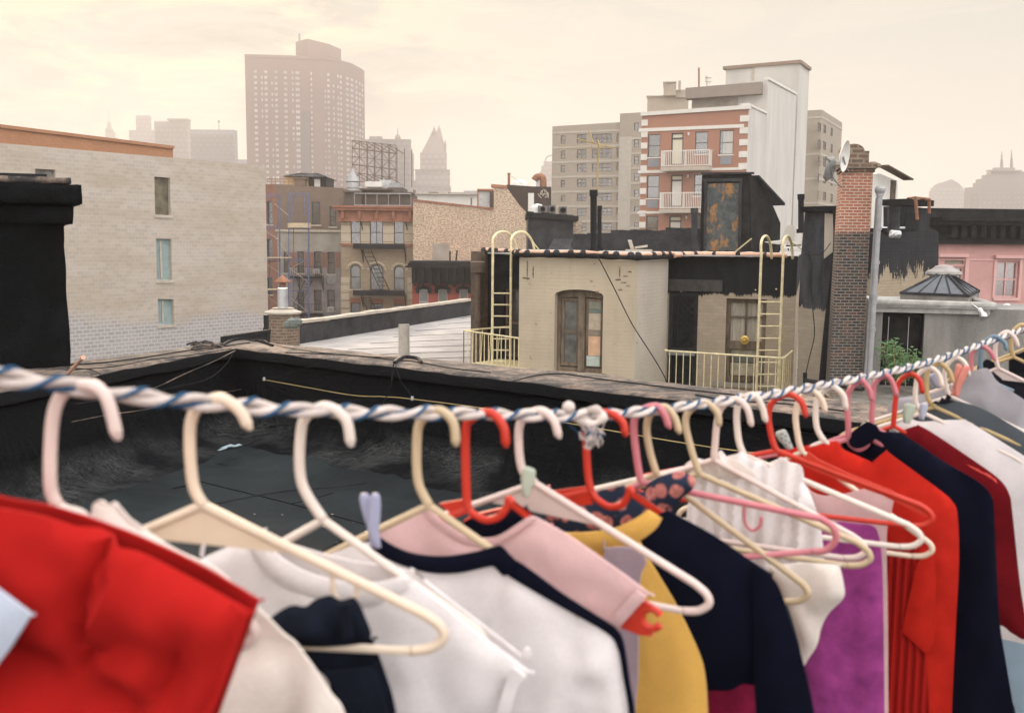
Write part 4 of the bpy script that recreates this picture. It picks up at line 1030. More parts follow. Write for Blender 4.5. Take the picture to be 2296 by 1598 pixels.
b.build('toothed_corner', M['beigeband'], t)

# ---------------------------------------------------------------- pink building
M['pink'] = plain('pink_paint', (.5, .285, .255), .1, 1.5, .8, .2)
M['pinktrim'] = plain('pink_trim', (.6, .36, .33), .05, 3, .7)
Yp = 40
F = Fac(P(2095, 545, Yp), P(2420, 545, Yp * 1.02))
t = thing('rowhouse', F.W(0, 0, GZ), 'pink painted rowhouse under a wide black cornice', 'building')
def rR(x0, y0, x1, y1, F_=None): return (F_ or F).rect(zxR(x0), zyR(y0), zxR(x1), zyR(y1))
wp = [rR(1615, 1022, 1797, 1312), rR(1230, 1065, 1362, 1290)]
zt_ = F.hit(2200, 547)[1]
wt = rR(1210, 998, 1362, 1045)
b = MB(); body(b, F, [(0, GZ), (F.len, GZ), (F.len, zt_), (0, zt_)], 9, 0, [rpoly(r) for r in wp + [wt]]); b.build('wall', [M['pink'], M['dark']], t)
window(F, wp[0], t, fr=M['pinktrim'], mull=1, w=.07, sill=M['pinktrim'], lab='closed four pane sash window')
o = window(F, wp[1], t, fr=M['pinktrim'], mull=0, w=.07, rail=False, lab='open sash window showing a dark room')
b = MB(); fbox(b, F, wt[0], wt[1], wt[2], wt[3], .1, .14); b.build('transom', M['stucco'], t)
b = MB(); fbox(b, F, wt[0] - .35, wt[3] + .05, wt[2] + .1, wt[3] + .18, -.18, .05); fbox(b, F, wp[0][0] - .15, wp[0][3] + .12, wp[0][2] + .2, wp[0][3] + .24, -.18, .05); fbox(b, F, wp[0][0] - .12, wp[0][1], wp[0][0] - .001, wp[0][3] + .12, -.05, .02); fbox(b, F, wp[0][2] + .001, wp[0][1], wp[0][2] + .12, wp[0][3] + .12, -.05, .02); fbox(b, F, wp[1][2], wp[1][1], wp[1][2] + .16, wt[3], -.06, .02)
split_build(b, 'window_hood', M['pinktrim'], t)
b = MB()
for y in (1365, 1012):
    a = F.hit(2200, zyR(y)); fbox(b, F, 0.2, a[1] - .02, F.len, a[1] + .04, -.03, .01)
b.build('wall_ledge', M['pinktrim'], t)
b = MB(); a = F.hit(2150, zyR(690)); z_ = [F.hit(2200, zyR(y))[1] for y in (885, 862, 830, 735, 705, 680, 608)]
fbox(b, F, -.3, z_[0], F.len, z_[1], -.35, .3); fbox(b, F, -.3, z_[1], F.len, z_[3], -.25, .3); fbox(b, F, -.3, z_[3], F.len, z_[4], -.8, .3); fbox(b, F, -.3, z_[4], F.len, z_[5], -.95, .3); fbox(b, F, -2.6, z_[5], F.len, z_[6], -.7, 3)
b.build('cornice', M['blackpaint'], t)
b = MB()
for k in range(14): s = .4 + k * .42; fbox(b, F, s, z_[2] - .02, s + .2, z_[3] - .02, -.55, -.25)
b.build('bracket', M['blackpaint'], t)
b = MB(); r = rR(1668, 1470, 1850, 1700); fbox(b, F, r[0] - .5, r[1], r[2] + 1, r[3], -3, -2.5); single(b, 'low_wall', M['stucco'], 'grey rendered low wall below the pink rowhouse', 'wall')
# tar dripped party wall in front of it
def dripmat(name, tan, tar, z0, amp, fx=2.5, soft=.02, mid=None):
    n = NT(name)
    bc, bf = n.brick(tan, tuple(V(tan) * .85), tuple(V(tan) * .8), .22, .075, .008)
    x = n.map(n.uv, (1, .16, 1)); nz = n.noise(x, fx, 5, .75); n2 = n.noise(n.uv, 14, 4, .7)
    z = n.z()[2]
    q = n.math('ADD', n.math('SUBTRACT', z, z0), n.math('MULTIPLY', n.math('SUBTRACT', nz, .5), -amp))
    q = n.math('ADD', q, n.math('MULTIPLY', n.math('SUBTRACT', n2, .5), amp * .12))
    k = n.ramp(q, -soft, soft)
    tv = n.mix(n.ramp(n.noise(n.map(n.uv, (1, .2, 1)), 5, 6, .7), .35, .7), tuple(V(tar) * .6), mid or tuple(V(tar) * 1.6))
    tn = n.mix(n.ramp(n.noise(n.pos, 2.5, 6, .65), .3, .75), bc, tuple(V(tan) * .72))
    col = n.mix(k, tn, tv)
    n.bump(n.math('ADD', n.math('MULTIPLY', bf, -.4), n.math('ADD', n.noise(n.uv, 14, 6, .7), n.math('MULTIPLY', k, .4))), .7, .02)
    return n.done(col, .85, .3)
Yw = 27
F = Fac(P(1960, 545, Yw * .93), P(2107, 545, Yw))
t = thing('party_wall', F.W(0, 0, GZ), 'tan party wall with black tar dripping down, stepped at the top', 'wall')
zz = F.hit(2050, zyR(1110))[1]
pl = pxpoly(F, [(1960, 900), (2100, 900), (zxR(1162), zyR(795)), (zxR(1140), zyR(775)), (zxR(1100), zyR(760)), (zxR(1085), zyR(735)), (zxR(1100), zyR(640)), (zxR(1085), zyR(600)), (zxR(885), zyR(580)), (zxR(885), zyR(770)), (1960, zyR(800))])
b = MB(); body(b, F, pl, .6); b.build('wall', dripmat('tar_dripped_wall', (.4, .32, .22), (.016, .017, .019), zz, 3.2, 2.6), t)
b = MB(); r = rR(880, 560, 1100, 595, F); fbox(b, F, r[0], r[3] - .06, r[2], r[3] + .1, -.08, .7); r = rR(715, 790, 880, 800, F); fbox(b, F, r[0], r[3], r[2] - .05, r[3] + .1, -.06, .66); b.build('coping', M['blackpaint'], t)
b = MB(); r = rR(885, 640, 990, 770, F); extr(b, F, rpoly(r), -.04, 0); b.build('tar_patch', M['tar'], t)
b = MB(); q = [F.W(*(lambda h: (h[0], -.3, h[1]))(F.hit(zxR(x), zyR(y)))) for x, y in ((905, 690), (890, 515), (1000, 530), (1000, 640))]; b.tube(q, .045, 8); b.tube([q[1] + V((0, .5, 0)), q[1]], .03, 6); b.tube([q[2] + V((0, .5, 0)), q[2]], .03, 6)
single(b, 'ladder_rail', M['rust'], 'bent rusty ladder handrail above the tar dripped wall', 'handrail')
for x0, x1, y0, y1, lab in ((790, 815, 590, 790, 'dark vent pipe rising before the black parapet right of brick chimney'),):
    b = MB(); b.tube([P(zxR(800), zyR(y1), 24), P(zxR(802), zyR(y0), 24)], .14, 10); b.tube([P(zxR(802), zyR(y0 + 8), 24), P(zxR(802), zyR(y0), 24)], .17, 10); single(b, 'vent_pipe', M['tar2'], lab, 'vent pipe', 'rooftop vent pipes')
b = MB(); b.tube([P(zxR(700), zyR(756), 25.5), P(zxR(890), zyR(756), 25.5)], .035, 6); single(b, 'pipe', M['galv'], 'thin pale pipe crossing behind the dark vent pipe', 'pipe')
b = MB(); b.tube([P(zxR(775), zyR(802), 23), P(zxR(852), zyR(810), 23)], .09, 8); b.tube([P(zxR(795), zyR(800), 22.9), P(zxR(805), zyR(818), 22.9)], .1, 8); single(b, 'floodlight', M['galv'], 'small bright floodlight lying on the party wall top', 'lamp')
# white roof hut behind chimney
F = Fac.px(1965, 34, 2018, 36)
t = thing('roof_hut', F.W(0, 0, F.hit(2000, 480)[1]), 'narrow white roof hut with thin sloping roof behind the brick chimney', 'roof hut')
b = MB(); pl = pxpoly(F, [(1955, 520), (zxR(830), 520), (zxR(832), zyR(380)), (zxR(690), zyR(320)), (1955, zyR(330))]); body(b, F, pl, .8); b.build('wall', M['white'], t)
b = MB(); a, c = F.hit(zxR(640), zyR(268)), F.hit(zxR(846), zyR(378)); b.box(F.W(a[0], -.5, a[1]), F.W(c[0], -.5, c[1]) - F.W(a[0], -.5, a[1]), F.n * .35, (0, 0, .05)); b.build('roof', M['frame_br'], t)
b = MB(); r = F.rect(zxR(772), zyR(375), zxR(808), zyR(590)); fbox(b, F, r[0], r[1], r[2], r[3], -.04, .05); b.build('door', M['frame_br'], t)

# ---------------------------------------------------------------- grey roof hut with skylight
Yg = 18.6
F = Fac(P(1968, 545, Yg), P(2228, 545, Yg * .97)); Fe = Fac(F.W(F.len, 0, 0), F.W(F.len, 0, 0) + V((.68, 2.0, 0)))
t = thing('roof_hut', F.W(0, 0, -2.9), 'grey rendered roof hut with a dark doorway and thick pale coping', 'roof hut')
zc = F.hit(2100, 690)[1]; zt_ = F.hit(2100, 672)[1]
dr = F.rect(1976, 690, 2070, 860); dr = (dr[0], -2.9, dr[2], zc - .02)
M['render'] = plain('streaked_grey_render', (.2, .19, .175), .35, 2.2, .9, .4, 20, streak=1, c2=(.29, .275, .25))
b = MB(); body(b, F, [(0, -2.9), (F.len, -2.9), (F.len, zc), (0, zc)], 3.4, 0, [rpoly((dr[0], -2.89, dr[2], dr[3] - .01))], .6); b.build('wall', [M['render'], M['dark']], t)
b = MB(); body(b, Fe, [(0.01, -2.9), (Fe.len, -2.9), (Fe.len, zc), (0.01, zc)], 1.5); b.build('side_wall', M['render'], t)
b = MB(); p0, p1, p2 = F.W(0, -.1, zc + .08), F.W(F.len + .05, -.1, zc + .06), Fe.W(Fe.len, -.1, zc + .06)
b.tube([p0, p1, p2], .075, 10); fbox(b, F, 0, zc - .1, F.len, zc - .0, -.09, .2, 0); fbox(b, F, 0, zc, F.len, zc + .05, -.14, 3); b.build('coping', plain('pale_flashing', (.35, .34, .31), .3, 6, .6, .3), t)
b = MB(); fbox(b, F, dr[0] + .04, -2.88, dr[2] - .04, zc - .06, .2, .25); d_ = b.build('door', M['blackpaint'], t)
b = MB()
for s in (dr[0] + .12, dr[2] - .26): fbox(b, F, s, -2.85, s + .012, zc - .2, .19, .2)
b.build('trim_line', M['galv'], d_)
Fsk = Fac(P(2025, 545, Yg + 1.0), P(2190, 545, Yg + .6))
t = thing('skylight', Fsk.W(1, 1, zc + .05), 'grey pyramid glass skylight with white round cap', 'skylight')
sk = lambda x, y, Y: P(zxR(x), zyR(y), Y)
A = [sk(860, 1285, 19.8), sk(1395, 1300, 18.8), sk(1478, 1295, 21), sk(1010, 1262, 22)]
zlev = A[1].z
A = [V((p.x, p.y, zlev)) for p in (A[0], A[1], A[2], V((A[0].x + 1.1, 22, 0)))]
T = [sk(1150, 1130, 20.0), sk(1235, 1130, 19.8), sk(1250, 1132, 20.5), sk(1165, 1132, 20.7)]
T = [V((p.x, p.y, T[0].z)) for p in T]
b = MB()
for i in range(4): b.poly([A[i], A[(i + 1) % 4], T[(i + 1) % 4], T[i]])
b.build('glass', plain('wired_glass', (.09, .1, .11), .3, 3, .6, .05, spec=.3), t)
b = MB()
for i in range(4):
    b.tube([A[i], T[i]], .035, 6)
    for k in (1, 2, 3): b.tube([A[i].lerp(A[(i + 1) % 4], k / 4), T[i].lerp(T[(i + 1) % 4], k / 4)], .02, 5)
b.build('glazing_bar', M['tar2'], t)
b = MB(); c_ = sum(A, V((0, 0, 0))) / 4
b.prism([p + (p - c_) * .02 + V((0, 0, -.24)) for p in A], (0, 0, .22)); b.build('kerb', M['render'], t)
b = MB(); b.prism([p + (p - c_) * .04 + V((0, 0, -.02)) for p in A], (0, 0, .05)); b.build('flashing', M['tar2'], t)
b = MB(); c = sum(T, V((0, 0, 0))) / 4; b.lathe(c, [(.3, -.02), (.36, .01), (.34, .06), (.22, .12), (.16, .18), (.02, .2)], 20); b.build('cap', plain('dull_zinc', (.3, .28, .26), .2, 6), t)
for x, y, Y, lab, s in ((2202, 704, 17.7, 'chrome floodlight hanging under the pale coping', 1), (2258, 690, 19.3, 'chrome floodlight jutting from the corner of the grey hut', -1)):
    b = MB(); c = P(x, y, Y); up = V((.3 * s, -.5, -.8 if s > 0 else .1)).normalized(); xa = up.orthogonal().normalized(); ya = up.cross(xa)
    b.lathe(c, [(.03, -.12), (.05, -.1), (.05, -.02), (.075, .02), (.08, .1), (.05, .1)], 12, ax=(xa, ya, up)); b.tube([c - up * .1, c - up * .12 + V((-.1 * s, .1, .08))], .015, 6)
    single(b, 'floodlight', plain('chrome', (.55, .55, .55), .1, 5, .2, 0, metal=.9), lab, 'lamp', 'floodlights on the grey hut', True)
# ---------------------------------------------------------------- neighbour's silver roof with dark kerb wall
zr = -3.3
M['silver'] = plain('silver_roof_coating', (.3, .28, .265), .25, .8, .8, .3, 10, streak=0, c2=(.42, .39, .365))
b = MB(); cs = [PZ(440, 790, zr), PZ(560, 830, zr), PZ(1010, 830, zr), PZ(1110, 820, zr), PZ(1180, 700, zr), PZ(1085, 699, zr), PZ(596, 778, zr)]
cs = [V((c.x, c.y, zr)) for c in cs]
b.prism(cs, (0, 0, -.3)); t = thing('flat_roof_building', cs[0], 'low building with a silvery flat roof and a dark tarred kerb wall', 'building')
b.build('roof', M['silver'], t)
b = MB(); b.prism([c + V((0, 0, -.31)) for c in cs], (0, 0, GZ - zr + .31)); b.build('wall', M['stucco'], t)
b = MB(); random.seed(5)
for k in range(8):
    yy = 708 + k * 14; xa = 1085 - (yy - 699) * 3.6
    a = PZ(max(640, xa - 20), yy + 6, zr); c = PZ(1085, yy - 3 - k * .4, zr); a.z = c.z = zr + .004
    b.tube([a, a.lerp(c, .3) + V((0, random.uniform(-.15, .15), 0)), a.lerp(c, .6), c], .009, 4)
b.build('roof_seam', M['tar2'], t)
b = MB(); a, c = PZ(590, 781, zr), PZ(1100, 697, zr); a.z = c.z = zr
pts = [a.lerp(c, k / 24) for k in range(25)]; random.seed(6)
wv = (c - a).cross(V((0, 0, 1))).normalized() * .28
for p, q in zip(pts, pts[1:]):
    h = .62 + random.uniform(-.03, .03) + (.1 if p.x > -2.2 else 0); b.box(p, q - p + (q - p) * .001, wv, (0, 0, h))
b.build('kerb_wall', M['tar2'], t)
b = MB()
for p, q in zip(pts, pts[1:]): b.box(p + V((0, 0, .66)) - wv * .15, q - p, wv * 1.3, (0, 0, .07 + random.uniform(0, .04)))
b.build('kerb_capping', M['stone'], t)
b = MB(); p = PZ(906, 806, zr); b.lathe(V((p.x, p.y, zr)), [(.16, 0), (.155, 1.0), (.13, 1.0), (.13, .9)], 14); single(b, 'vent_stub', plain('pale_pipe', (.38, .35, .3), .2, 5), 'pale upright stub pipe on the silvery flat roof', 'vent pipe', 'rooftop vent pipes')
# round brick chimney with metal flue and orange cone
t = thing('chimney', P(636, 752, 27), 'squat round brick chimney with metal flue and rusty orange cone', 'chimney')
M['oldbrick'] = brickmat('old_weathered_brick', (.2, .12, .08), (.12, .085, .06), (.26, .21, .16), .22, .085, .018, var=.5, dirt=(.1, .09, .07))
c = P(636, 770, 27); r_ = (P(673, 750, 27).x - P(602, 750, 27).x) / 2; zt_ = P(636, 703, 27).z
b = MB(); b.lathe(c, [(r_, -1), (r_, zt_ - c.z)], 20); b.build('brick_base', M['oldbrick'], t)
b = MB(); b.lathe(V((c.x, c.y, zt_)), [(r_ * 1.12, 0), (r_ * 1.15, .05), (r_ * .6, .14), (.3, .16)], 20); b.build('capstone', M['stone'], t)
f0 = P(636, 700, 27).z; f1 = P(636, 642, 27).z; rf = (P(648, 650, 27).x - P(624, 650, 27).x) / 2
b = MB(); b.lathe(V((c.x, c.y, f0 - .05)), [(rf, 0), (rf * .96, f1 - f0), (rf * .8, f1 - f0)], 16); b.build('flue', M['galv'], t)
b = MB(); b.lathe(V((c.x, c.y, f1)), [(rf * .55, 0), (rf * .55, .1), (rf * 1.45, .11), (rf * 1.5, .13), (.02, .3)], 16); b.build('cone_cap', M['rust'], t)
b = MB()
for k in range(4):
    p = P(648 + k * 6, 727 - (k % 2) * 5, 25.6); b.lathe(p, [(.05, -.12), (.13, -.05), (.14, .05), (.03, .12)], 8, sq=.7)
single(b, 'plant', plain('grey_green_leaves', (.14, .16, .14), .4, 12), 'grey green weed clump before the round brick chimney', 'plant')
b = MB(); a = P(598, 772, 24); b.box(P(592, 772, 24), (P(601, 772, 24).x - P(592, 772, 24).x, 0, 0), (0, .12, 0), (0, 0, P(592, 706, 24).z - P(592, 772, 24).z)); single(b, 'post', M['iron'], 'square dark post at the right end of the grey block wall', 'post')
b = MB(); q0, q1 = P(494, 766, 20), P(600, 750, 22); b.box(q0, q1 - q0, (0, .3, 0), (0, 0, .1)); b.box(V((q0.x, q0.y, zr)), V((q1.x - q0.x, q1.y - q0.y, 0)), (0, .25, 0), (0, 0, q0.z - zr)); single(b, 'kerb_wall', M['tar'], 'low black kerb wall at the foot of the grey block wall', 'wall')

# ---------------------------------------------------------------- central tan house
M['tanhouse'] = painted('tan_house_paint', (.46, .385, .28), (.2, .12, .08), .33, 3.2, (1, 1.3, 1), dirt=(.25, .18, .1), dirtamt=.35, under2=(.14, .1, .08))
M['tanside'] = painted('pale_house_paint', (.46, .41, .34), (.22, .15, .11), .33, 4, (1, 2.4, 1), dirt=(.2, .17, .14), dirtamt=.35)
M['copper'] = plain('pinkish_roof_edge', (.62, .36, .24), .25, 4, .45, .3, 12, spec=.5)
F1 = Fac(P(1165, 545, 21.0), P(1430, 545, 20.0)); c1 = F1.W(F1.len, 0, 0)
F2 = Fac(c1, P(1500, 545, 21.6)); c2 = F2.W(F2.len, 0, 0)
c2b = P(1500, 545, 22.2)
F3 = Fac(c2b, P(1790, 545, 21.4)); 
F0 = Fac(P(1088, 545, 23.5), P(1166, 545, 22.8))
HB = -7.5
t = thing('brick_house', F1.W(0, 0, HB), 'tan painted brick house with shuttered double window and tarred recessed wall', 'building')
z1 = F1.hit(1300, 577)[1]
H = F1.rect(1243, 660, 1351, 836); zar = F1.hit(1297, 649)[1]
Hh = (H[0], H[1], H[2], zar)
b = MB(); body(b, F1, [(0, HB), (F1.len, HB), (F1.len, z1), (0, z1)], .6, 0, [rpoly(Hh, .22)], .42); b.build('front_wall', [M['tanhouse'], M['dark']], t)
b = MB(); body(b, F2, [(.01, HB), (F2.len, HB), (F2.len, z1), (.01, z1)], .5); b.build('side_wall', M['tanside'], t)
# double window: two leaves, heavy centre post
M['oldwood'] = plain('bare_weathered_wood', (.13, .095, .065), .45, 9, .9, .6, 40, streak=1, c2=(.22, .17, .12))
M['dirtyglass'] = plain('grimy_boarded_glass', (.07, .072, .065), .5, 4, .35, .1, spec=.5, c2=(.15, .15, .125))
s0, zz0, s1, zz1 = Hh; sm = s0 + (s1 - s0) * .53
w_ = MB(); extr(w_, F1, rpoly(Hh, .22), .16, .24, 0, [rpoly((s0 + .08, zz0 + .09, s1 - .05, zz1 - .16), .12)], .08); w_.f.pop(); w_.m.pop()
fbox(w_, F1, sm - .07, zz0 + .02, sm + .07, zz1 - .1, .1, .2)
wo = w_.build('window', M['oldwood'], t)
for a, c in ((s0 + .09, sm - .08), (sm + .08, s1 - .06)):
    b = MB(); top = zz1 - .2; bt_ = zz0 + .12
    extr(b, F1, rpoly((a, bt_, c, top)), .17, .22, 0, [rpoly((a + .07, bt_ + .07, c - .05, (bt_ + top) / 2 - .02)), rpoly((a + .07, (bt_ + top) / 2 + .04, c - .05, top - .06))], .05)
    for _ in (0, 1): pass
    b.build('sash', M['oldwood'], wo)
b = MB(); fbox(b, F1, s0 + .14, zz0 + .16, sm - .12, zz1 - .24, .2, .215); b.build('pane', M['dirtyglass'], wo)
a, c = sm + .14, s1 - .1; lv = [zz0 + .14, zz0 + .36, zz0 + .78, zz0 + .9, zz0 + 1.26, zz0 + 1.34, zz0 + 1.5, zz1 - .25]
for (za, zb_), col, nm in zip(zip(lv, lv[1:]), ((.42, .47, .42), (.6, .38, .24), (.25, .2, .15), (.42, .35, .26), (.15, .19, .17), (.22, .22, .17), (.3, .2, .13)), ('green_glass', 'orange_board', 'newspaper', 'cardboard', 'green_rag', 'grime_pane', 'brown_board')):
    b = MB(); fbox(b, F1, a - (.03 if nm == 'green_glass' else 0), za + .004, c, zb_ - .004, .15 if nm == 'green_glass' else .165, .18); b.build('pane', plain(nm, col, .2, 6), wo)
b = MB(); fbox(b, F1, s0 - .22, zz0 - .12, s1 + .3, zz0 - .002, -.09, .3); b.build('sill', M['stucco'], t)
b = MB(); random.seed(11)
for (x, y, ww, hh) in ((1181, 585, 3, 40), (1172, 622, 16, 4), (1194, 600, 3, 22), (1388, 600, 3, 22), (1380, 625, 12, 4), (1398, 618, 10, 3), (1393, 632, 12, 3), (1404, 640, 9, 3), (1386, 648, 10, 3), (1408, 608, 8, 3), (1336, 653, 6, 5), (1350, 838, 10, 3), (1355, 848, 10, 3), (1376, 866, 7, 3), (1276, 600, 2, 2), (1332, 590, 3, 3)):
    r = F1.rect(x, y, x + ww, y + hh); n_ = 7
    top = [(r[0] + (r[2] - r[0]) * k / n_, r[3] + random.uniform(-.25, .2) * (r[3] - r[1])) for k in range(n_ + 1)]; bot = [(r[0] + (r[2] - r[0]) * k / n_, r[1] + random.uniform(-.2, .35) * (r[3] - r[1])) for k in range(n_, -1, -1)]
    b.poly([F1.W(p[0], -.004, p[1]) for p in bot[::-1][::1] + top[::-1]])
b.build('bare_patch', M['oldbrick'], t)
# recessed tarred wall with two openings
M['recess'] = dripmat('tarred_recess_wall', (.46, .38, .28), (.009, .01, .012), F3.hit(1650, 660)[1] + .0, .55, 2.2)
D1 = F3.rect(1497, 655, 1563, 870); D2 = F3.rect(1626, 670, 1716, 858); zt3 = F3.hit(1650, 573)[1]
b = MB(); body(b, F3, [(-.4, HB), (F3.len, HB), (F3.len, zt3), (-.4, zt3)], 12, 0, [rpoly(D1), rpoly(D2)], .5); b.build('recessed_wall', [M['recess'], M['dark']], t)
b = MB(); r = F3.rect(1497, 627, 1625, 655); fbox(b, F3, -.3, r[1] + .02, r[2] - .05, r[3], -.05, .1); b.build('lintel', plain('sooty_beam', (.06, .055, .05), .4, 6), t)
M['mesh'] = plain('black_shutter', (.02, .024, .025), .5, 8, .5)
b = MB(); s0, a0, s1, a1 = D1; extr(b, F3, rpoly(D1), .08, .16, 0, [rpoly((s0 + .08, a0 + .9, s1 - .08, a1 - .1)), rpoly((s0 + .08, a0 + .1, s1 - .08, a0 + .7))], .08); o = b.build('gated_window', M['mesh'], t)
b = MB()
for k in range(6):
    for sg in (-1, 1):
        zc = a0 + 1.0 + k * .16; cx_ = (s0 + s1) / 2 + .1; b.tube([F3.W(cx_ - .17 * sg, .06, zc), F3.W(cx_ + .17 * sg, .06, zc + .32)], .008, 4)
b.tube([F3.W(s0 + .2, .06, a0 + .95), F3.W(s0 + .2, .06, a1 - .15)], .01, 4); b.build('gate', M['tar2'], o)
b = MB(); fbox(b, F3, s0 + .02, a0 + .75, s1 - .05, a0 + .81, -.02, .1); b.build('rail', M['grey'], o)
s0, a0, s1, a1 = D2
b = MB(); mid = a0 + (a1 - a0) * .46; extr(b, F3, rpoly(D2), .12, .2, 0, [rpoly((s0 + .1, mid + .06, s1 - .08, a1 - .1)), rpoly((s0 + .1, a0 + .12, s1 - .08, mid - .12))], .08); b.f = [f for f in b.f]
fbox(b, F3, (s0 + s1) / 2 - .02, mid + .06, (s0 + s1) / 2 + .02, a1 - .1, .1, .15); fbox(b, F3, s0 + .1, a1 - .42, s1 - .08, a1 - .39, .1, .15); o = b.build('window', M['oldwood'], t)
M['curtain'] = plain('pale_curtain', (.42, .38, .31), .2, 7, streak=1)
b = MB(); n_ = 30
for k in range(n_):
    sa = s0 + .1 + (s1 - s0 - .18) * k / n_; sb = s0 + .1 + (s1 - s0 - .18) * (k + 1) / n_; da = .17 + .012 * math.sin(k * 1.9); db = .17 + .012 * math.sin((k + 1) * 1.9)
    b.poly([F3.W(sa, da, mid + .05), F3.W(sb, db, mid + .05), F3.W(sb, db, a1 - .1), F3.W(sa, da, a1 - .1)])
b.build('curtain', M['curtain'], o)
for za, zb_, c_ in ((a0 + .14, a0 + .42, (.36, .32, .24)), (a0 + .44, a0 + .58, (.12, .12, .11)), (a0 + .6, mid - .14, (.33, .3, .23))):
    b = MB(); fbox(b, F3, s0 + .12, za, s1 - .1, zb_, .17, .18); b.build('pane', plain('dim_pane', c_, .35, 5), o)
b = MB(); fbox(b, F3, s0 + .02, mid - .12, s1 - .02, mid + .05, .1, .13); b.build('meeting_rail', M['oldwood'], o)
b = MB(); c = F3.hit(1670, 762); b.lathe(F3.W(c[0], -.02, c[1]), [(.1, -.02), (.1, .02), (.06, .035), (.04, .02), (.035, .05), (.005, .055)], 20, ax=(F3.t, V((0, 0, 1)), -F3.n)); single(b, 'gong_bell', plain('brass', (.6, .42, .12), .1, 8, .3, 0, metal=.6), 'round yellow disc with pale centre hanging on the curtained window', 'alarm bell')
b = MB(); fbox(b, F3, s0 - .25, a0 - .1, s1 + .2, a0, -.1, .2); b.build('sill', M['stucco'], t)
# left dark wing
D0 = F0.rect(1128, 648, 1163, 800)
b = MB(); z0_ = F0.hit(1120, 566)[1]; body(b, F0, [(0, HB), (F0.len + .8, HB), (F0.len + .8, z0_), (0, z0_)], .8, 0, [rpoly((D0[0], D0[1], D0[2] + .3, D0[3]))], .4); b.build('left_wing_wall', [M['blackpaint'], M['dark']], t)
window(F0, (D0[0], D0[1], D0[2] + .3, D0[3]), t, fr='frame_br', blind='blind', bl=.4)
b = MB(); r = F0.rect(1088, 566, 1100, 900); fbox(b, F0, r[0] - .15, HB, r[2] - .1, z0_ + .02, -.35, .05); b.build('corner_pier', M['frame_br'], t)
b = MB(); c = F0.hit(1096, 600); b.lathe(F0.W(c[0] + .1, -.5, c[1]), [(.12, -.12), (.16, -.1), (.18, .14), (.1, .16)], 12); b.tube([F0.W(c[0] + .1, -.5, c[1] - .1), F0.W(c[0] + .14, -.5, HB)], .07, 8); b.build('rain_hopper', M['frame_br'], t)
# roof of the house
zr2 = z1 + .03
b = MB(); pr = [V((q.x, q.y, zr2)) for q in (F0.W(0, 0, 0), F1.W(0, .1, 0), F1.W(F1.len, .1, 0), F2.W(F2.len, 0, 0), F3.W(F3.len, .05, 0), V((P(1800, 545, 34).x, 34, 0)), V((P(1120, 545, 36).x, 36, 0)))]
b.prism(pr, (0, 0, .03)); b.build('roof_deck', M['silver'], t)
b = MB(); random.seed(3)
edge = [F0.W(0, -.08, z0_), F0.W(F0.len, -.08, zr2), F1.W(0, -.1, zr2), F1.W(F1.len * .5, -.12, zr2 + .01), F1.W(F1.len + .02, -.1, zr2 - .02), F2.W(F2.len, -.1, zr2)]
ed = catmull(edge, 10); rr = [.045 + random.uniform(-.006, .014) for _ in ed]; b.tube(ed, rr, 8); b.build('roof_edge', M['blackpaint'], t)
b = MB(); e2 = [p + V((0, .03, .065)) for p in ed]; b.tube(e2, [.035 + random.uniform(-.005, .01) for _ in e2], 8)
e3 = catmull([F2.W(F2.len - .1, -.15, zr2 + .02), F3.W(.6, -.1, zt3 + .03), F3.W(F3.len * .55, -.1, zt3 + .03), F3.W(F3.len * .92, -.1, zt3 + .02)], 12); b.tube(e3, [.05 + random.uniform(-.005, .012) for _ in e3], 8); b.build('roof_flashing', M['copper'], t)
b = MB()
for k in range(22):
    p = ed[int(k * (len(ed) - 1) / 22)].lerp(ed[min(len(ed) - 1, int(k * (len(ed) - 1) / 22) + 1)], random.random()); b.lathe(p + V((0, 0, .05)), [(.05, -.06), (.085, 0), (.06, .05), (.01, .07)], 7, sq=.8)
for k in range(5): p = e3[6 + k * 6]; b.lathe(p, [(.05, -.06), (.085, 0), (.06, .04), (.01, .06)], 7, sq=.8)
b.build('tar_blob', M['tar2'], t)
# wire down the wall
b = MB(); b.tube(catmull([P(x, y, 20.3) + F1.n * 0 + V((0, -.45, 0)) for x, y in ((1336, 575), (1352, 605), (1375, 650), (1410, 720), (1445, 775), (1470, 815), (1488, 850), (1492, 870))], 6), .011, 5); single(b, 'cable', M['iron'], 'thin black cable drooping across the tan house front', 'cable')
# pipes on roof
def pipe(x, yb, yt, Y, r, lab, mt='tar', cap=1.25, x2=None):
    b = MB(); p = P(x, yb, Y); q = P(x2 or x, yt, Y); q.y = p.y; b.tube([p, q], r, 12); u = (q - p).normalized(); b.tube([q - u * r * 1.6, q + u * .02], r * cap, 12); b.tube([p - u * .03, p + u * .08], r * 1.6, 12)
    return single(b, 'vent_pipe', M[mt], lab, 'vent pipe', 'rooftop vent pipes')
pipe(1331, 566, 428, 22.5, .075, 'tall thick black vent pipe with flared top on the tan house roof')
pipe(1344, 560, 463, 25, .055, 'thinner black vent pipe just right of the tall thick one')
pipe(1557, 560, 468, 27, .085, 'slate grey vent pipe left of the rusty bulkhead door', 'tar2')
pipe(1796, 520, 437, 26, .075, 'slim dark vent pipe by the tarred pier on the right')
M['mast'] = plain('brass_mast', (.33, .24, .1), .2, 6, .5)
t = thing('antenna', P(1337, 470, 24), 'old TV antenna with bent crossbars on a brown mast', 'antenna')
b = MB(); b.tube([P(1334, 560, 24.5), P(1342, 322, 24.5)], .022, 8); b.build('mast', M['mast'], t)
b = MB()
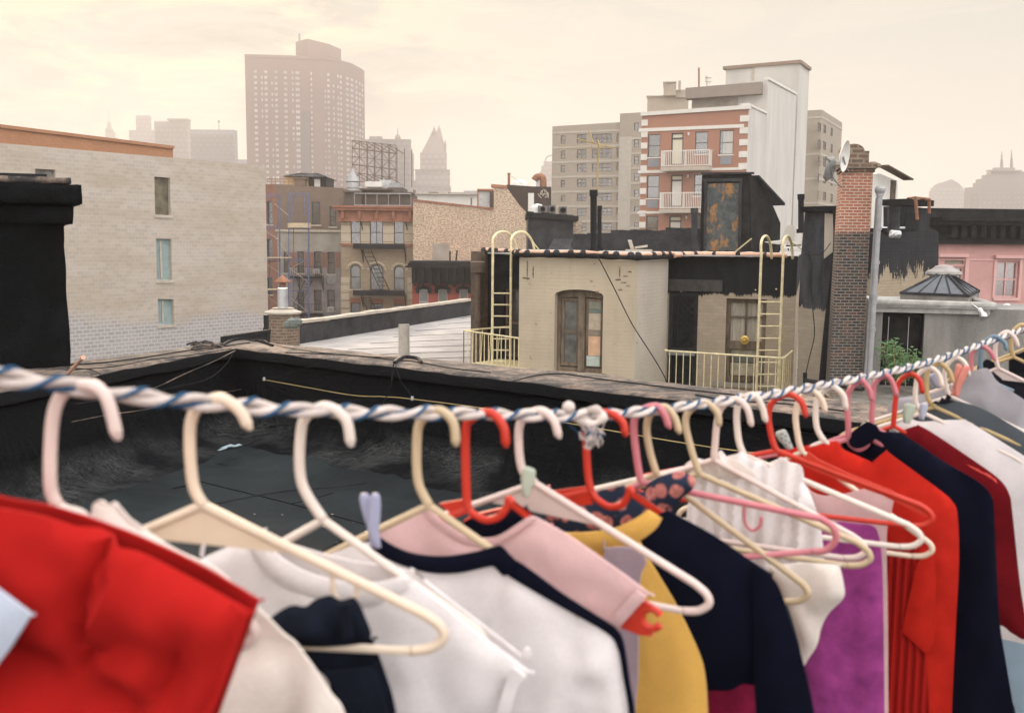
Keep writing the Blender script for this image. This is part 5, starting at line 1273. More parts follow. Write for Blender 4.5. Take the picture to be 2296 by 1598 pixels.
b.tube([P(1294, 312, 24.5), P(1378, 332, 24.3)], .018, 6); b.tube([P(1319, 287, 24.5), P(1330, 320, 24.3)], .016, 6); b.tube([P(1340, 313, 24.5), P(1346, 330, 24.3)], .014, 5); b.tube([P(1328, 320, 24.5), P(1324, 345, 24.5)], .008, 4)
for k in range(4): b.tube([P(1240 + k * 8, 326 + k * 3.5, 26), P(1345 + k * 14, 326 + k * 1.5, 23.5)], .0035, 4)
b.build('crossbar', M['mast'], t)
# dark rear parapet on that roof
Fp = Fac(P(1285, 545, 34), P(1575, 545, 31)); b = MB(); random.seed(9); n_ = 26
for k in range(n_):
    a = Fp.len * k / n_; c = Fp.len * (k + 1) / n_; h = Fp.hit(1285 + 290 * k / n_, 524 - (8 if k > 7 else 0) - (4 if k > 18 else 0))[1]; fbox(b, Fp, a, zr2 - 1, c + .001, h + random.uniform(-.03, .03), 0, .4)
single(b, 'rooftop_wall', M['tar2'], 'long low black parapet behind the pipes on the tan house roof', 'wall')
b = MB(); p = P(1412, 560, 23.5); q = P(1411, 540, 25); b.box(P(1415, 562, 23), P(1408, 540, 23) - P(1415, 562, 23), (.09, 0, 0), (0, .05, .02)); b.box(P(1405, 563, 22.6), (.6, .1, 0), (0, .25, 0), (0, 0, .04)); b.box(P(1424, 558, 22.9), P(1452, 554, 23.2) - P(1424, 558, 22.9), (0, .12, 0), (0, 0, .05)); single(b, 'plank', M['stone'], 'loose pale planks lying on the roof edge', 'planks')
# bulkhead with rusty door
M['rustdoor'] = (lambda n: (n.bump(n.noise(n.pos, 20, 5), .3, .01), n.done(n.mix(n.ramp(n.noise(n.map(n.pos, (1, 1, .6)), 3.2, 8, .75), .53, .6), n.mix(n.ramp(n.noise(n.pos, 5, 6, .7), .35, .7), (.035, .042, .042), (.09, .1, .095)), (.27, .13, .04)), .75, .3))[1])(NT('rusty_dark_metal'))
Yk = 28
Fk = Fac(P(1575, 545, Yk + .2), P(1683, 545, Yk - .2)); 
t = thing('bulkhead', Fk.W(0, 0, zr2), 'black metal stair bulkhead with a rust stained door and sloping roof', 'bulkhead')
b = MB(); body(b, Fk, pxpoly(Fk, [(1568, 570), (1681, 570), (1683, 391), (1574, 393)]), .15); b.build('front_wall', M['blackpaint'], t)
b = MB(); body(b, Fk, pxpoly(Fk, [(1584, 562), (1655, 562), (1657, 411), (1586, 412)]), .05); 
for v_ in b.v: v_ -= Fk.n * .06
b.build('door', M['rustdoor'], t)
b = MB()
for q in (((1578, 566), (1584, 566), (1586, 408), (1580, 408)), ((1655, 566), (1661, 566), (1664, 408), (1657, 408)), ((1578, 408), (1664, 407), (1664, 400), (1578, 401))):
    extr(b, Fk, pxpoly(Fk, q), -.1, -.001)
b.build('door_frame', M['tar2'], t)
e = Fk.W(Fk.len, .0, 0); Fq_ = Fac(e, e + V((2.1, 1.9, 0)))
b = MB(); body(b, Fq_, pxpoly(Fq_, [(1684, 570), (1748, 570), (1750, 500), (1735, 465), (1702, 407), (1684, 391)]), .12); b.build('side_wall', M['blackpaint'], t)
b = MB(); a1, a2 = Fq_.hit(1692, 399), Fq_.hit(1750, 461); pa, pb = Fq_.W(a1[0], -.15, a1[1]), Fq_.W(a2[0], -.15, a2[1]); b.box(pa, pb - pa, Fq_.n * .45, (0, 0, .07))
b.build('sloping_roof', M['tar2'], t)
b = MB(); b.box(Fk.W(-.08, -.12, Fk.hit(1630, 391)[1]), Fk.t * (Fk.len + .1), Fk.n * .3, (0, 0, .05)); b.build('roof_cap', M['tar2'], t)
# white chair
t = thing('chair', P(1765, 556, 26.5), 'white plastic chair seen in profile on the tan house roof', 'chair')
M['chairwhite'] = plastic('white_chair_plastic', (.6, .57, .5), .4)
Yc = 26.5
b = MB(); q = [P(x, y, Yc) for x, y in ((1752, 540), (1782, 541), (1782, 512), (1778, 505), (1768, 505), (1763, 512))]; b.prism(q, (0, .05, 0)); b.build('backrest', M['chairwhite'], t)
b = MB(); b.prism([P(x, y, Yc - .25) for x, y in ((1724, 545), (1765, 540), (1782, 546), (1745, 548))], (0, .5, .03)); b.build('seat', M['chairwhite'], t)
for x, x2 in ((1738, 1734), (1772, 1778), (1750, 1748), (1765, 1768)):
    b = MB(); b.tube([P(x, 547, Yc), P(x2, 562, Yc)], .02, 6); b.build('leg', M['iron'], t)
b = MB(); b.box(P(1757, 557, 25.6), (.55, 0, .02), (0, .3, 0), (0, 0, .09)); b.box(P(1762, 553, 25.6), (.4, 0, .02), (0, .25, 0), (0, 0, .04)); single(b, 'board_stack', M['white'], 'pale boards stacked under the white chair', 'boards')
# ladders (cream) with hooped tops
def hoop_ladder(nm, lab, Fx, sL, sR, ztop, zbot, hoopd, rungs, zr_, strut):
    t = thing('roof_ladder', Fx.W(sL, -.5, zbot), lab, 'ladder', 'cream roof ladders')
    for s in (sL, sR):
        pts = [Fx.W(s, -.45, zbot), Fx.W(s, -.45, ztop - .35), Fx.W(s, -.4, ztop - .12), Fx.W(s + hoopd * .2, -.2, ztop + .02), Fx.W(s + hoopd * .55, .1, ztop + .03), Fx.W(s + hoopd * .85, .35, ztop - .15), Fx.W(s + hoopd * .97, .45, ztop - .4), Fx.W(s + hoopd, .5, zr_)]
        b = MB(); cp = [pts[0], pts[1]] + catmull(pts[1:], 7); b.tube(cp, .028, 8); b.build('stile', M['yellow'], t)
    for k in range(rungs):
        z = zbot + .2 + (ztop - 1.5 - zbot) * k / (rungs - 1); b = MB(); b.tube([Fx.W(sL, -.45, z), Fx.W(sR, -.45, z)], .017, 6); b.build('rung', M['yellow'], t)
    for st in strut: b = MB(); b.tube(st, .015, 6); b.build('strut', M['yellow'], t)
    return t
Fl = Fac(P(1100, 545, 22.0), P(1250, 545, 22.0)); a = Fl.hit(1112, 545)[0]; c = Fl.hit(1136, 545)[0]
zt_ = Fl.hit(1120, 524)[1]
hoop_ladder('l', 'cream painted ladder with two hooped tops at the left end of the tan house', Fl, Fl.hit(1105, 700)[0], Fl.hit(1145, 700)[0], zt_, -3.3, .55, 9, zr2, [[P(1180, 524, 22.3), P(1213, 566, 22.6)]])
Fl = Fac(P(1680, 545, 20.6), P(1800, 545, 20.6)); zt_ = Fl.hit(1700, 534)[1]
hoop_ladder('r', 'cream painted ladder with hooped tops climbing past the curtained window', Fl, Fl.hit(1690, 700)[0], Fl.hit(1738, 700)[0], zt_, -3.6, .46, 10, zr2, [[P(1685, 535, 20.9), P(1647, 566, 21.2)], [P(1765, 535, 20.9), P(1808, 566, 21.4)], [P(1694, 650, 20.2), P(1694, 650, 21.2)], [P(1740, 648, 20.2), P(1741, 648, 21.2)]])
# fire balconies with railings
Fb1 = Fac(P(1493, 545, 20.3), P(1757, 545, 19.6)); Fb2 = Fac(P(1757, 545, 19.6), P(1776, 545, 20.6))
t = thing('fire_balcony', Fb1.W(0, 0, -3.6), 'cream railed fire balcony in front of the tarred wall', 'balcony', 'cream fire balconies')
a, c = Fb1.hit(1493, 786), Fb1.hit(1757, 803); bz = -3.7
b = MB(); n_ = 17
b.tube([Fb1.W(a[0], 0, a[1]), Fb1.W(c[0], 0, c[1])], .022, 6); b.lathe(Fb1.W(a[0], 0, a[1]), [(.03, -.02), (.045, 0), (.03, .03)], 8)
for k in range(n_):
    s = a[0] + .08 + (c[0] - a[0] - .08) * k / (n_ - 1); zt_ = a[1] + (c[1] - a[1]) * (s - a[0]) / (c[0] - a[0]); b.tube([Fb1.W(s, 0, bz), Fb1.W(s, 0, zt_)], .011, 5)
e = Fb2.hit(1776, 787); b.tube([Fb1.W(c[0], 0, c[1]), Fb2.W(e[0], 0, e[1])], .022, 6)
for k in range(1, 7):
    s = e[0] * k / 6.5; b.tube([Fb2.W(s, 0, bz), Fb2.W(s, 0, c[1] + (e[1] - c[1]) * k / 6.5)], .011, 5)
b.tube([Fb1.W(a[0], 0, bz), Fb1.W(c[0], 0, bz)], .02, 5); b.build('railing', M['yellow'], t)
b = MB()
for k in range(9): b.box(Fb1.W(a[0], .12 + k * .15, bz - .05), Fb1.t * (c[0] - a[0]), Fb1.n * .09, (0, 0, .04))
b.build('slatted_floor', M['yellow'], t)
Fb3 = Fac(P(1040, 545, 21.5), P(1163, 545, 20.6))
t = thing('fire_balcony', Fb3.W(0, 0, -3.2), 'cream railed fire balcony at the left foot of the tan house', 'balcony', 'cream fire balconies')
a, c = Fb3.hit(1040, 741), Fb3.hit(1163, 758); bz = Fb3.hit(1100, 822)[1]
b = MB(); b.tube([Fb3.W(a[0], 0, a[1]), Fb3.W(c[0], 0, c[1])], .02, 6); b.tube([Fb3.W(a[0], 0, bz), Fb3.W(c[0], 0, bz)], .02, 6)
for k in range(14):
    s = a[0] + (c[0] - a[0]) * k / 13; b.tube([Fb3.W(s, 0, bz), Fb3.W(s, 0, a[1] + (c[1] - a[1]) * k / 13)], .011, 5)
b.tube([Fb3.W(a[0], 0, a[1]), Fb3.W(a[0] + .1, 1.6, a[1])], .02, 6)
for k in range(5): b.tube([Fb3.W(a[0], .3 * k, bz), Fb3.W(a[0] + .02 * k, .3 * k, a[1])], .011, 5)
b.build('railing', M['yellow'], t)
b = MB()
for k in range(9): b.box(Fb3.W(a[0], .1 + k * .14, bz - .03), Fb3.t * (c[0] - a[0]), Fb3.n * .08, (0, 0, .03))
b.build('slatted_floor', M['yellow'], t)

# ---------------------------------------------------------------- tarred pier, brick chimney, flue pipe, dishes
Fz = Fac(P(1790, 545, 20.3), P(1872, 545, 19.6)); Fzs = Fac(Fz.W(Fz.len, 0, 0), Fz.W(Fz.len, 0, 0) + V((.25, .5, 0)))
t = thing('party_pier', Fz.W(0, 0, HB), 'tarred grey pier with tan flaking stripe left of the brick chimney', 'pier')
M['pier'] = dripmat('tarred_pier', (.4, .34, .26), (.03, .032, .038), Fz.hit(1830, 693)[1], .5, 3, .02, (.07, .07, .08))
b = MB(); body(b, Fz, pxpoly(Fz, [(1786, 1000), (1860, 1000), (1872, 470), (1806, 466), (1797, 560), (1790, 700)]), .7); b.build('wall', M['pier'], t)
b = MB(); extr(b, Fz, pxpoly(Fz, [(1848, 580), (1868, 565), (1871, 480), (1850, 478)]), -.012, 0); b.build('bare_stripe', M['tanside'], t)
b = MB(); r = Fz.rect(1801, 465, 1885, 475); fbox(b, Fz, r[0], r[1], r[2] - .02, r[3] + .02, -.12, .75); 
b.tube(catmull([Fz.W(r[2] - .05, -.06, r[1]), Fz.W(r[2] - .02, -.05, r[1] - .8), Fz.W(r[2] - .14, -.05, r[1] - 2.2), Fz.W(r[2] - .24, -.05, r[1] - 4)], 6), [.07] * 19, 7); b.build('tar_edge', M['tar'], t)
b = MB(); b.tube(catmull([P(x, y, 19.2) for x, y in ((1806, 568), (1816, 575), (1820, 600), (1818, 640), (1822, 680))], 5), .012, 5); b.tube(catmull([P(x, y, 19.2) for x, y in ((1806, 568), (1840, 570), (1862, 545))], 4), .008, 4); b.tube(catmull([P(x, y, 19.1) for x, y in ((1822, 690), (1826, 750), (1815, 800), (1806, 840))], 5), .01, 5); single(b, 'cable', M['iron'], 'dark cables dangling down the tarred grey pier', 'cable')
# leaning brick chimney
Yx = 17.5
def chim_mat():
    n = NT('chimney_brick'); z = n.z()[2]
    c1, f1 = n.brick((.4, .15, .09), (.31, .115, .07), (.5, .4, .32), .15, .053, .009)
    c2, f2 = n.brick((.035, .035, .038), (.16, .07, .045), (.2, .18, .15), .15, .053, .009, None, -.4)
    k = n.ramp(n.math('ADD', z, n.math('MULTIPLY', n.noise(n.uv, 2.5, 3), .12)), .27, .33)
    col = n.mix(k, c2, c1); col = n.mix(n.math('MULTIPLY', n.ramp(n.noise(n.pos, 4, 6, .7), .45, .75), .45), col, (.12, .1, .08))
    n.bump(n.math('ADD', n.math('MULTIPLY', f1, -1), n.math('MULTIPLY', n.noise(n.uv, 40, 4), .5)), .8, .012)
    return n.done(col, .9, .2)
M['chim'] = chim_mat()
t = thing('chimney', P(1900, 860, Yx), 'tall leaning brick chimney, red above and soot black below', 'chimney')
def ring(pxy, Y0, Y1_):
    return [P(pxy[0][0], pxy[0][1], Y0), P(pxy[1][0], pxy[1][1], Y0), P(pxy[2][0], pxy[2][1], Y1_)]
def chimprism(xa, xb, xc, ya, yb, xa2, xb2, xc2, ya2, Y):
    """front face xa..xb at Y, side face xb..xc receding; top row y ya, bottom ya2"""
    A = [P(xa, ya, Y), P(xb, ya, Y)]; zt = A[0].z; dd = V((.18, .75, 0)) * (xc - xb) / 14
    B = [P(xa2, ya2, Y), P(xb2, ya2, Y)]
    top = [V((A[0].x, Y, zt)), V((A[1].x, Y, zt)), V((A[1].x + dd.x, Y + dd.y, zt)), V((A[0].x + dd.x, Y + dd.y, zt))]
    bot = [V((B[0].x, Y, B[0].z)), V((B[1].x, Y, B[0].z)), V((B[1].x + dd.x, Y + dd.y, B[0].z)), V((B[0].x + dd.x, Y + dd.y, B[0].z))]
    m_ = MB()
    for i in range(4): m_.poly([bot[i], bot[(i + 1) % 4], top[(i + 1) % 4], top[i]])
    m_.poly(top); return m_, top
b, top = chimprism(1888, 1958, 1972, 385, 0, 1856, 1930, 1944, 900, Yx); b.build('stack', M['chim'], t)
b = MB(); c = sum(top, V((0, 0, 0))) / 4
for sc_, dz_, h_ in ((1.1, 0, .06), (1.22, .06, .07)): b.prism([V(((p.x - c.x) * sc_ + c.x, (p.y - c.y) * sc_ + c.y, top[0].z + dz_)) for p in top], (0, 0, h_))
b.build('capstone', M['oldbrick'], t)
b = MB(); zc_ = top[0].z + .13; p = P(1912, 370, Yx + .1)
b.box((P(1898, 370, Yx).x, Yx + .05, zc_), (.36, 0, 0), (0, .35, 0), (0, 0, .22)); b.box((P(1932, 370, Yx).x, Yx + .1, zc_), (.16, 0, 0), (0, .3, 0), (0, 0, .24))
cc = V((P(1916, 370, Yx).x, Yx + .05, zc_ + .22)); X_ = V((1, 0, 0))
for k in range(8):
    a0, a1 = math.pi * k / 8, math.pi * (k + 1) / 8; q0, q1 = cc + V((.19 * math.cos(a0), 0, .14 * math.sin(a0))), cc + V((.19 * math.cos(a1), 0, .14 * math.sin(a1))); b.poly([cc, q0, q1]); b.poly([q0, q0 + V((0, .3, 0)), q1 + V((0, .3, 0)), q1])
b.build('chimney_pot', M['oldbrick'], t)
b = MB(); p = top[2] + V((.0, -.2, .12)); b.lathe(p, [(.16, 0), (.14, .06), (.05, .1)], 10); b.build('mortar_lump', M['oldbrick'], t)
for lab, xt, yt, xb, yb, r_ in (('tall grey metal flue pipe running up beside the brick chimney', 1973, 431, 1946, 900, .05),):
    t = thing('flue_pipe', P(xb, yb, 17.2), lab, 'pipe')
    b = MB(); b.tube([P(xb, yb, 17.3), P(xt, yt, 17.3)], r_, 12); b.tube([P(xb - 9, yb, 17.35), P(xt - 6, yt + 12, 17.35)], .03, 8); b.build('pipe', M['grey'], t)
    b = MB()
    for k in range(5): q = P(xt, yt, 17.3).lerp(P(xb, yb, 17.3), k * .16 + .01); b.lathe(q, [(r_ * 1.3, -.03), (r_ * 1.3, .03)], 12)
    b.lathe(P(xt, yt, 17.3), [(r_ * 1.5, -.02), (r_ * 1.8, .02), (r_ * 1.8, .06), (r_ * 1.2, .1)], 12); b.build('collar', M['grey'], t)
def dish(lab, c, ax_px, R_, nrm, mt, arm):
    t = thing('satellite_dish', c, lab, 'satellite dish', 'satellite dishes on the chimney')
    nrm = V(nrm).normalized(); xa = nrm.cross(V((0, 0, 1))).normalized(); ya = xa.cross(nrm)
    b = MB(); b.lathe(c, [(.02, -.05 * R_ / .3), (R_ * .5, -.035), (R_ * .8, -.01), (R_, .03), (R_ * 1.01, .035), (R_ * .8, .0), (R_ * .5, -.025), (.02, -.04)], 28, ax=(xa, ya, nrm), sq=1.12); autosmooth(b.build('reflector', mt, t))
    b = MB()
    for st in arm: b.tube(catmull([P(*q) for q in st], 4), .014, 6)
    b.build('arm', M['grey'], t)
    return t
dish('large white satellite dish tilted skyward at the chimney top', P(1891, 350, 17.0), 0, .235, (.8, -.55, -.12), M['white'], [[(1891, 352, 17.05), (1897, 375, 17.2), (1903, 385, 17.5)], [(1895, 372, 17.2), (1868, 370, 17.0)]])
dish('smaller dark satellite dish seen from behind, left of the white one', P(1864, 380, 17.2), 0, .19, (-.75, .6, .25), M['grey'], [[(1866, 382, 17.15), (1870, 402, 17.2), (1888, 421, 17.4)], [(1862, 360, 17.1), (1853, 356, 16.9), (1852, 350, 16.85)]])
# bushy plant and litter by the hut doorway
random.seed(21); t = thing('plant', P(2010, 838, 17.4), 'leafy green plant growing in front of the dark doorway', 'plant')
leafm = plain('bright_leaf', (.05, .12, .035), .4, 20, .5, 0, c2=(.1, .2, .06))
st = MB(); lf = MB()
for k in range(16):
    bx, by_ = 2012 + random.uniform(-18, 22), 855; tx = bx + random.uniform(-28, 30); ty = random.choice((768, 785, 795, 800, 805, 812)) + random.uniform(0, 14)
    if tx > 2020 and ty < 790: ty += 22
    Yp_ = 17.4 + random.uniform(-.25, .25); pts = catmull([P(bx, by_, Yp_), P((bx + tx) / 2 + random.uniform(-4, 4), (by_ + ty) / 2, Yp_), P(tx, ty, Yp_)], 7); st.tube(pts, .005, 4)
    for p in pts[4:]:
        for _ in range(5):
            c = p + V((random.gauss(0, .07), random.gauss(0, .07), random.gauss(0, .06))); u_ = V((random.gauss(0, 1), random.gauss(0, 1), random.gauss(0, .5))).normalized() * random.uniform(.035, .075); v_ = u_.orthogonal().normalized() * random.uniform(.012, .022)
            lf.poly([c - u_, c + v_, c + u_, c - v_])
st.build('stem', M['mast'], t); lf.build('foliage', leafm, t)
# ledge and rubble at the foot of chimney
b = MB(); a = P(1790, 872, 15.5); e = P(2000, 915, 11); zq = -2.6
b.prism([V((P(1786, 880, 18).x, 18, zq)), V((P(2050, 900, 11).x, 11, zq)), V((P(2200, 900, 18).x, 18, zq)), V((P(1960, 900, 18).x, 18.4, zq))], (0, 0, GZ + .1)); single(b, 'roof_deck', plain('gritty_roof', (.1, .095, .085), .4, 4, .9, .5, c2=(.2, .18, .15)), 'gritty flat roof between tan house and grey hut', 'roof')
b = MB(); random.seed(31)
for k in range(46):
    p = V((P(random.uniform(1830, 2010), 860, 14).x + random.uniform(-.3, .3), random.uniform(13.2, 16.4), zq + .1)); s_ = random.uniform(.04, .13); d1 = V((random.gauss(0, 1), random.gauss(0, 1), .1)).normalized() * s_; d2 = d1.cross(V((0, 0, 1))).normalized() * s_ * .5; b.box(p, d1, d2, (0, 0, s_ * .5))
tag(b.build('rubble', M['oldbrick']), 'broken brick rubble on the gritty roof', kind='stuff')
b = MB(); q0 = P(1806, 878, 15.2); b.tube([P(1805, 852, 16), P(1935, 872, 14)], .035, 6); b.tube([P(1805, 835, 16), P(1805, 860, 16)], .035, 6); single(b, 'rail_pipe', M['iron'], 'black pipe lying along the roof edge near the rubble', 'pipe')
# ---------------------------------------------------------------- our own roof, its parapet and the black chimney
ZC, ZF = -.9, -1.62
def ground2(px, py, z): p = PZ(px, py, z); return V((p.x, p.y, z))
nC, nR, nL = ground2(529, 779, ZC), ground2(1900, 938, ZC), ground2(150, 849, ZC)
fC, fR, fL = ground2(548, 761, ZC), ground2(1990, 903, ZC), ground2(144, 812, ZC)
def ext_(a, b_, k): return b_ + (b_ - a).normalized() * k
nR2 = ext_(nC, nR, 3.0); fR2 = ext_(fC, fR, 3.0); nL2 = ext_(nC, nL, 2.5); fL2 = ext_(fC, fL, 2.5)
def tarmat():
    n = NT('wrinkled_roof_tar')
    src = n.map(n.pos, (1, 1, 1)); wr_ = n.noise(n.map(n.pos, (1.6, 3.0, 7.0), (0, 0, .7)), 5, 9, .78, 1.6)
    f = n.ramp(wr_, .5, .72); g_ = n.ramp(n.noise(n.pos, 1.1, 4, .6), .45, .7)
    col = n.mix(n.math('MULTIPLY', f, g_), (.0025, .003, .0055), (.032, .036, .045))
    col = n.mix(n.math('MULTIPLY', n.ramp(n.noise(n.pos, 45, 3), .6, .75), .35), col, (.07, .07, .07))
    z_ = n.z()[2]; crease = n.math('MULTIPLY', n.ramp(z_, -1.36, -1.5), n.ramp(z_, -1.618, -1.59)); lowf = n.ramp(n.noise(n.pos, 1.5, 3), .42, .62); sc = n.ramp(n.noise(n.map(n.pos, (1.6, 7, 7), (0, 0, .7)), 5, 9, .8, 2.0), .42, .6)
    col = n.mix(n.math('MULTIPLY', n.math('MULTIPLY', sc, crease), n.math('MULTIPLY', lowf, .9)), col, (.17, .175, .172))
    n.bump(n.math('ADD', n.math('MULTIPLY', wr_, 1.6), n.math('MULTIPLY', n.noise(n.pos, 45, 6, .7), .5)), 1.0, .06)
    return n.done(col, .5, .18)
M['owntar'] = tarmat()
def floormat():
    n = NT('mineral_roofing_felt')
    g_ = n.noise(n.pos, 220, 2); f = n.ramp(n.noise(n.pos, .9, 5, .65), .4, .7)
    col = n.mix(f, (.006, .009, .0105), (.02, .026, .028)); col = n.mix(n.math('MULTIPLY', n.ramp(g_, .5, .75), .22), col, (.09, .09, .088))
    sc_ = n.ramp(n.noise(n.map(n.pos, (3, 9, 1), (0, 0, .5)), 3.5, 8, .75, 1.5), .6, .75); col = n.mix(n.math('MULTIPLY', n.math('MULTIPLY', sc_, n.ramp(n.noise(n.pos, 1.3, 2), .5, .65)), .45), col, (.13, .135, .13))
    n.bump(n.math('ADD', g_, n.math('MULTIPLY', n.noise(n.pos, 3, 5), 2)), .5, .006)
    return n.done(col, .85, .14)
M['felt'] = floormat(); M['blacktar_seam'] = plain('seam_tar', (.006, .007, .008), .3, 6, .8, .4, spec=.1)
# swept inner face: wall, cant and run-out on to the deck
inL, inC, inR = nL2 - (fL2 - nL2).normalized() * 0, nC, nR2
def inward(a, b_):
    t_ = (b_ - a).normalized(); n_ = V((t_.y, -t_.x, 0)); c_ = V((0, 3.5, 0)); return n_ if (c_ - a).dot(n_) > 0 else -n_
iL, iR = inward(nL2, nC), inward(nC, nR2); mC = (iL + iR); mC = mC / max(.35, mC.dot(iR))
prof = [(-.05, ZC - .1), (-.045, ZC - .2), (-.05, ZC - .3), (-.03, ZC - .4), (-.02, -1.36), (.0, -1.43), (.05, -1.5), (.14, -1.555), (.26, -1.59), (.42, -1.607), (.6, ZF + .002), (.85, ZF)]
path = []
NS = 90
for k in range(NS): path.append((nL2.lerp(nC, k / NS), iL))
path.append((nC, mC))
for k in range(1, 180): path.append((nC.lerp(nR2, k / 179), iR))
b = MB(); grid = []
for j, (p, nn) in enumerate(path):
    row = []
    for i, (o_, z_) in enumerate(prof):
        q = p + nn * o_; q.z = z_; nz = noise.fractal(V((q.x * 3.2, q.y * 3.2, q.z * 5)), .8, 2.1, 5) * .034 * (1 if 0 < i < len(prof) - 1 else 0)
        cr = abs(noise.noise(V((q.x * 1.7, q.y * 1.7, q.z * 7)))) * .045 if 3 < i < 10 else 0
        lap = (.014 if (j % 31) < 15 else 0) * (1 if 1 < i < 8 else 0) + (.012 if i == 3 else 0)
        q += nn * ((nz + lap) if i < 7 else 0) + V((0, 0, (nz + cr) if i > 4 else 0)); row.append(b.vert(q))
    grid.append(row)
for A_, B_ in zip(grid, grid[1:]):
    for i in range(len(prof) - 1): b.face((A_[i], A_[i + 1], B_[i + 1], B_[i]), 1 if i >= 9 else 0)
t = thing('roof_parapet', (nC.x, nC.y, ZF), 'low black tarred parapet with a weathered tan cap running round the near roof', 'parapet')
b.build('tarred_face', [M['owntar'], M['felt']], t, True)
M['captan'] = (lambda n: (n.bump(n.noise(n.map(n.pos, (3, 3, 3)), 9, 8, .8), .9, .02), n.done(n.mix(n.ramp(n.noise(n.pos, 5, 8, .75), .4, .56), n.mix(n.ramp(n.noise(n.pos, 1.6, 4), .3, .7), (.16, .12, .095), (.36, .26, .195)), (.04, .036, .034)), .75, .35))[1])(NT('weathered_cap'))
b = MB(); random.seed(12)
def capseg(n0, n1, f0, f1, N_, e0, e1):
    rows = []
    for k in range(N_ + 1):
        u = k / N_; a = n0.lerp(n1, u); c = f0.lerp(f1, u); w_ = []
        nz = lambda s: noise.noise(V((a.x * 4 + s, a.y * 4, s))) * .012
        for v_ in (0, .12, .4, .7, .9, 1): q = a.lerp(c, v_); q.z = ZC + nz(v_ * 7) - (.012 if v_ in (0, 1) else 0); w_.append(b.vert(q))
        lo = b.vert(V((a.x, a.y, ZC - .085 + nz(9)))); lo2 = b.vert(V((c.x, c.y, ZC - .5))); rows.append([lo] + w_ + [lo2])
    for A_, B_ in zip(rows, rows[1:]):
        for i in range(len(A_) - 1): b.face((A_[i], B_[i], B_[i + 1], A_[i + 1]), 1 if i == 0 else 0)
    return rows
capseg(nC, nR2, fC, fR2, 110, 0, 0); capseg(nL2, nC, fL2, fC, 60, 0, 0)
b.build('cap', [M['captan'], M['owntar']], t, True)
b = MB(); b.prism([V((q.x, q.y, 0)) + V((0, 0, ZC - .11)) for q in (nC - mC * .02, fC, fR2, nR2 - iR * .02)], (0, 0, GZ - ZC)); b.prism([V((q.x, q.y, ZC - .112)) for q in (nL2 - iL * .02, fL2, fC, nC - mC * .02)], (0, 0, GZ - ZC)); b.build('core', M['owntar'], t)
b = MB(); fl = [nL2 + iL * .8, nC + mC * .8, nR2 + iR * .8, V((4, -2, 0)), V((-5, -2, 0))]
ov, fs = cdt([(p.x, p.y) for p in fl]); 
b.poly([V((p.x, p.y, ZF)) for p in fl]); tag(b.build('roof_floor', M['felt']), 'dark felt roof floor', kind='structure')
# felt seams, scraps and flecks on the deck
b = MB()
for st in (((330, 1170), (500, 1125), (640, 1100), (760, 1090), (830, 1080)), ((560, 1230), (640, 1250), (700, 1265))):
    b.tube(catmull([PZ(x, y, ZF + .006) for x, y in st], 8), .0035, 4)
sd_ = MB(); tR = (nR2 - nC).normalized(); tR.z = 0
def fp(a, c): q = nC + tR * a + iR * c; return V((q.x, q.y, ZF + .001))
for c in (1.25, 2.2, 3.1): sd_.tube([fp(-.4 + k * .3, c + .01 * math.sin(k * 1.3)) for k in range(24)], .005, 5)
for a, c0, c1 in ((.6, .9, 1.25), (2.2, .9, 1.25), (1.3, 1.25, 2.2), (3.1, 1.25, 2.2), (.7, 2.2, 3.1), (2.5, 2.2, 3.1)): sd_.tube([fp(a, c0), fp(a + .02, (c0 + c1) / 2), fp(a, c1)], .004, 5)
sd_.build('felt_lap', M['blacktar_seam'], t)
single(b, 'cable', M['iron'], 'thin black cable snaking over the felt roof floor', 'cable', 'cables on the near roof')
b = MB(); random.seed(17)
for k in range(46):
    x, y = random.uniform(300, 1150), random.uniform(1110, 1330); c = PZ(x, y, ZF + .004); s_ = random.uniform(.004, .013); a0 = random.uniform(0, 6)
    b.poly([c + V((s_ * math.cos(a0 + q), s_ * .7 * math.sin(a0 + q), 0)) for q in (0, 1.1, 2.3, 3.3, 4.6, 5.5)])
tag(b.build('paint_flecks', M['stone']), 'pale flecks on the felt roof', kind='stuff')
b = MB()
for (x, y, w_) in ((510, 1004, .06), (528, 1003, .05), (498, 1010, .04)):
    c = PZ(x, y, -1.56) if False else PZ(x, y, -1.52); b.poly([c + V((-w_, 0, 0)), c + V((0, -.03, .01)), c + V((w_, 0, .02)), c + V((.01, .05, .02))])
single(b, 'paper_scrap', plain('blue_paper', (.25, .32, .34), .2, 40), 'torn blue and yellow scrap lying where wall meets roof', 'paper scrap')
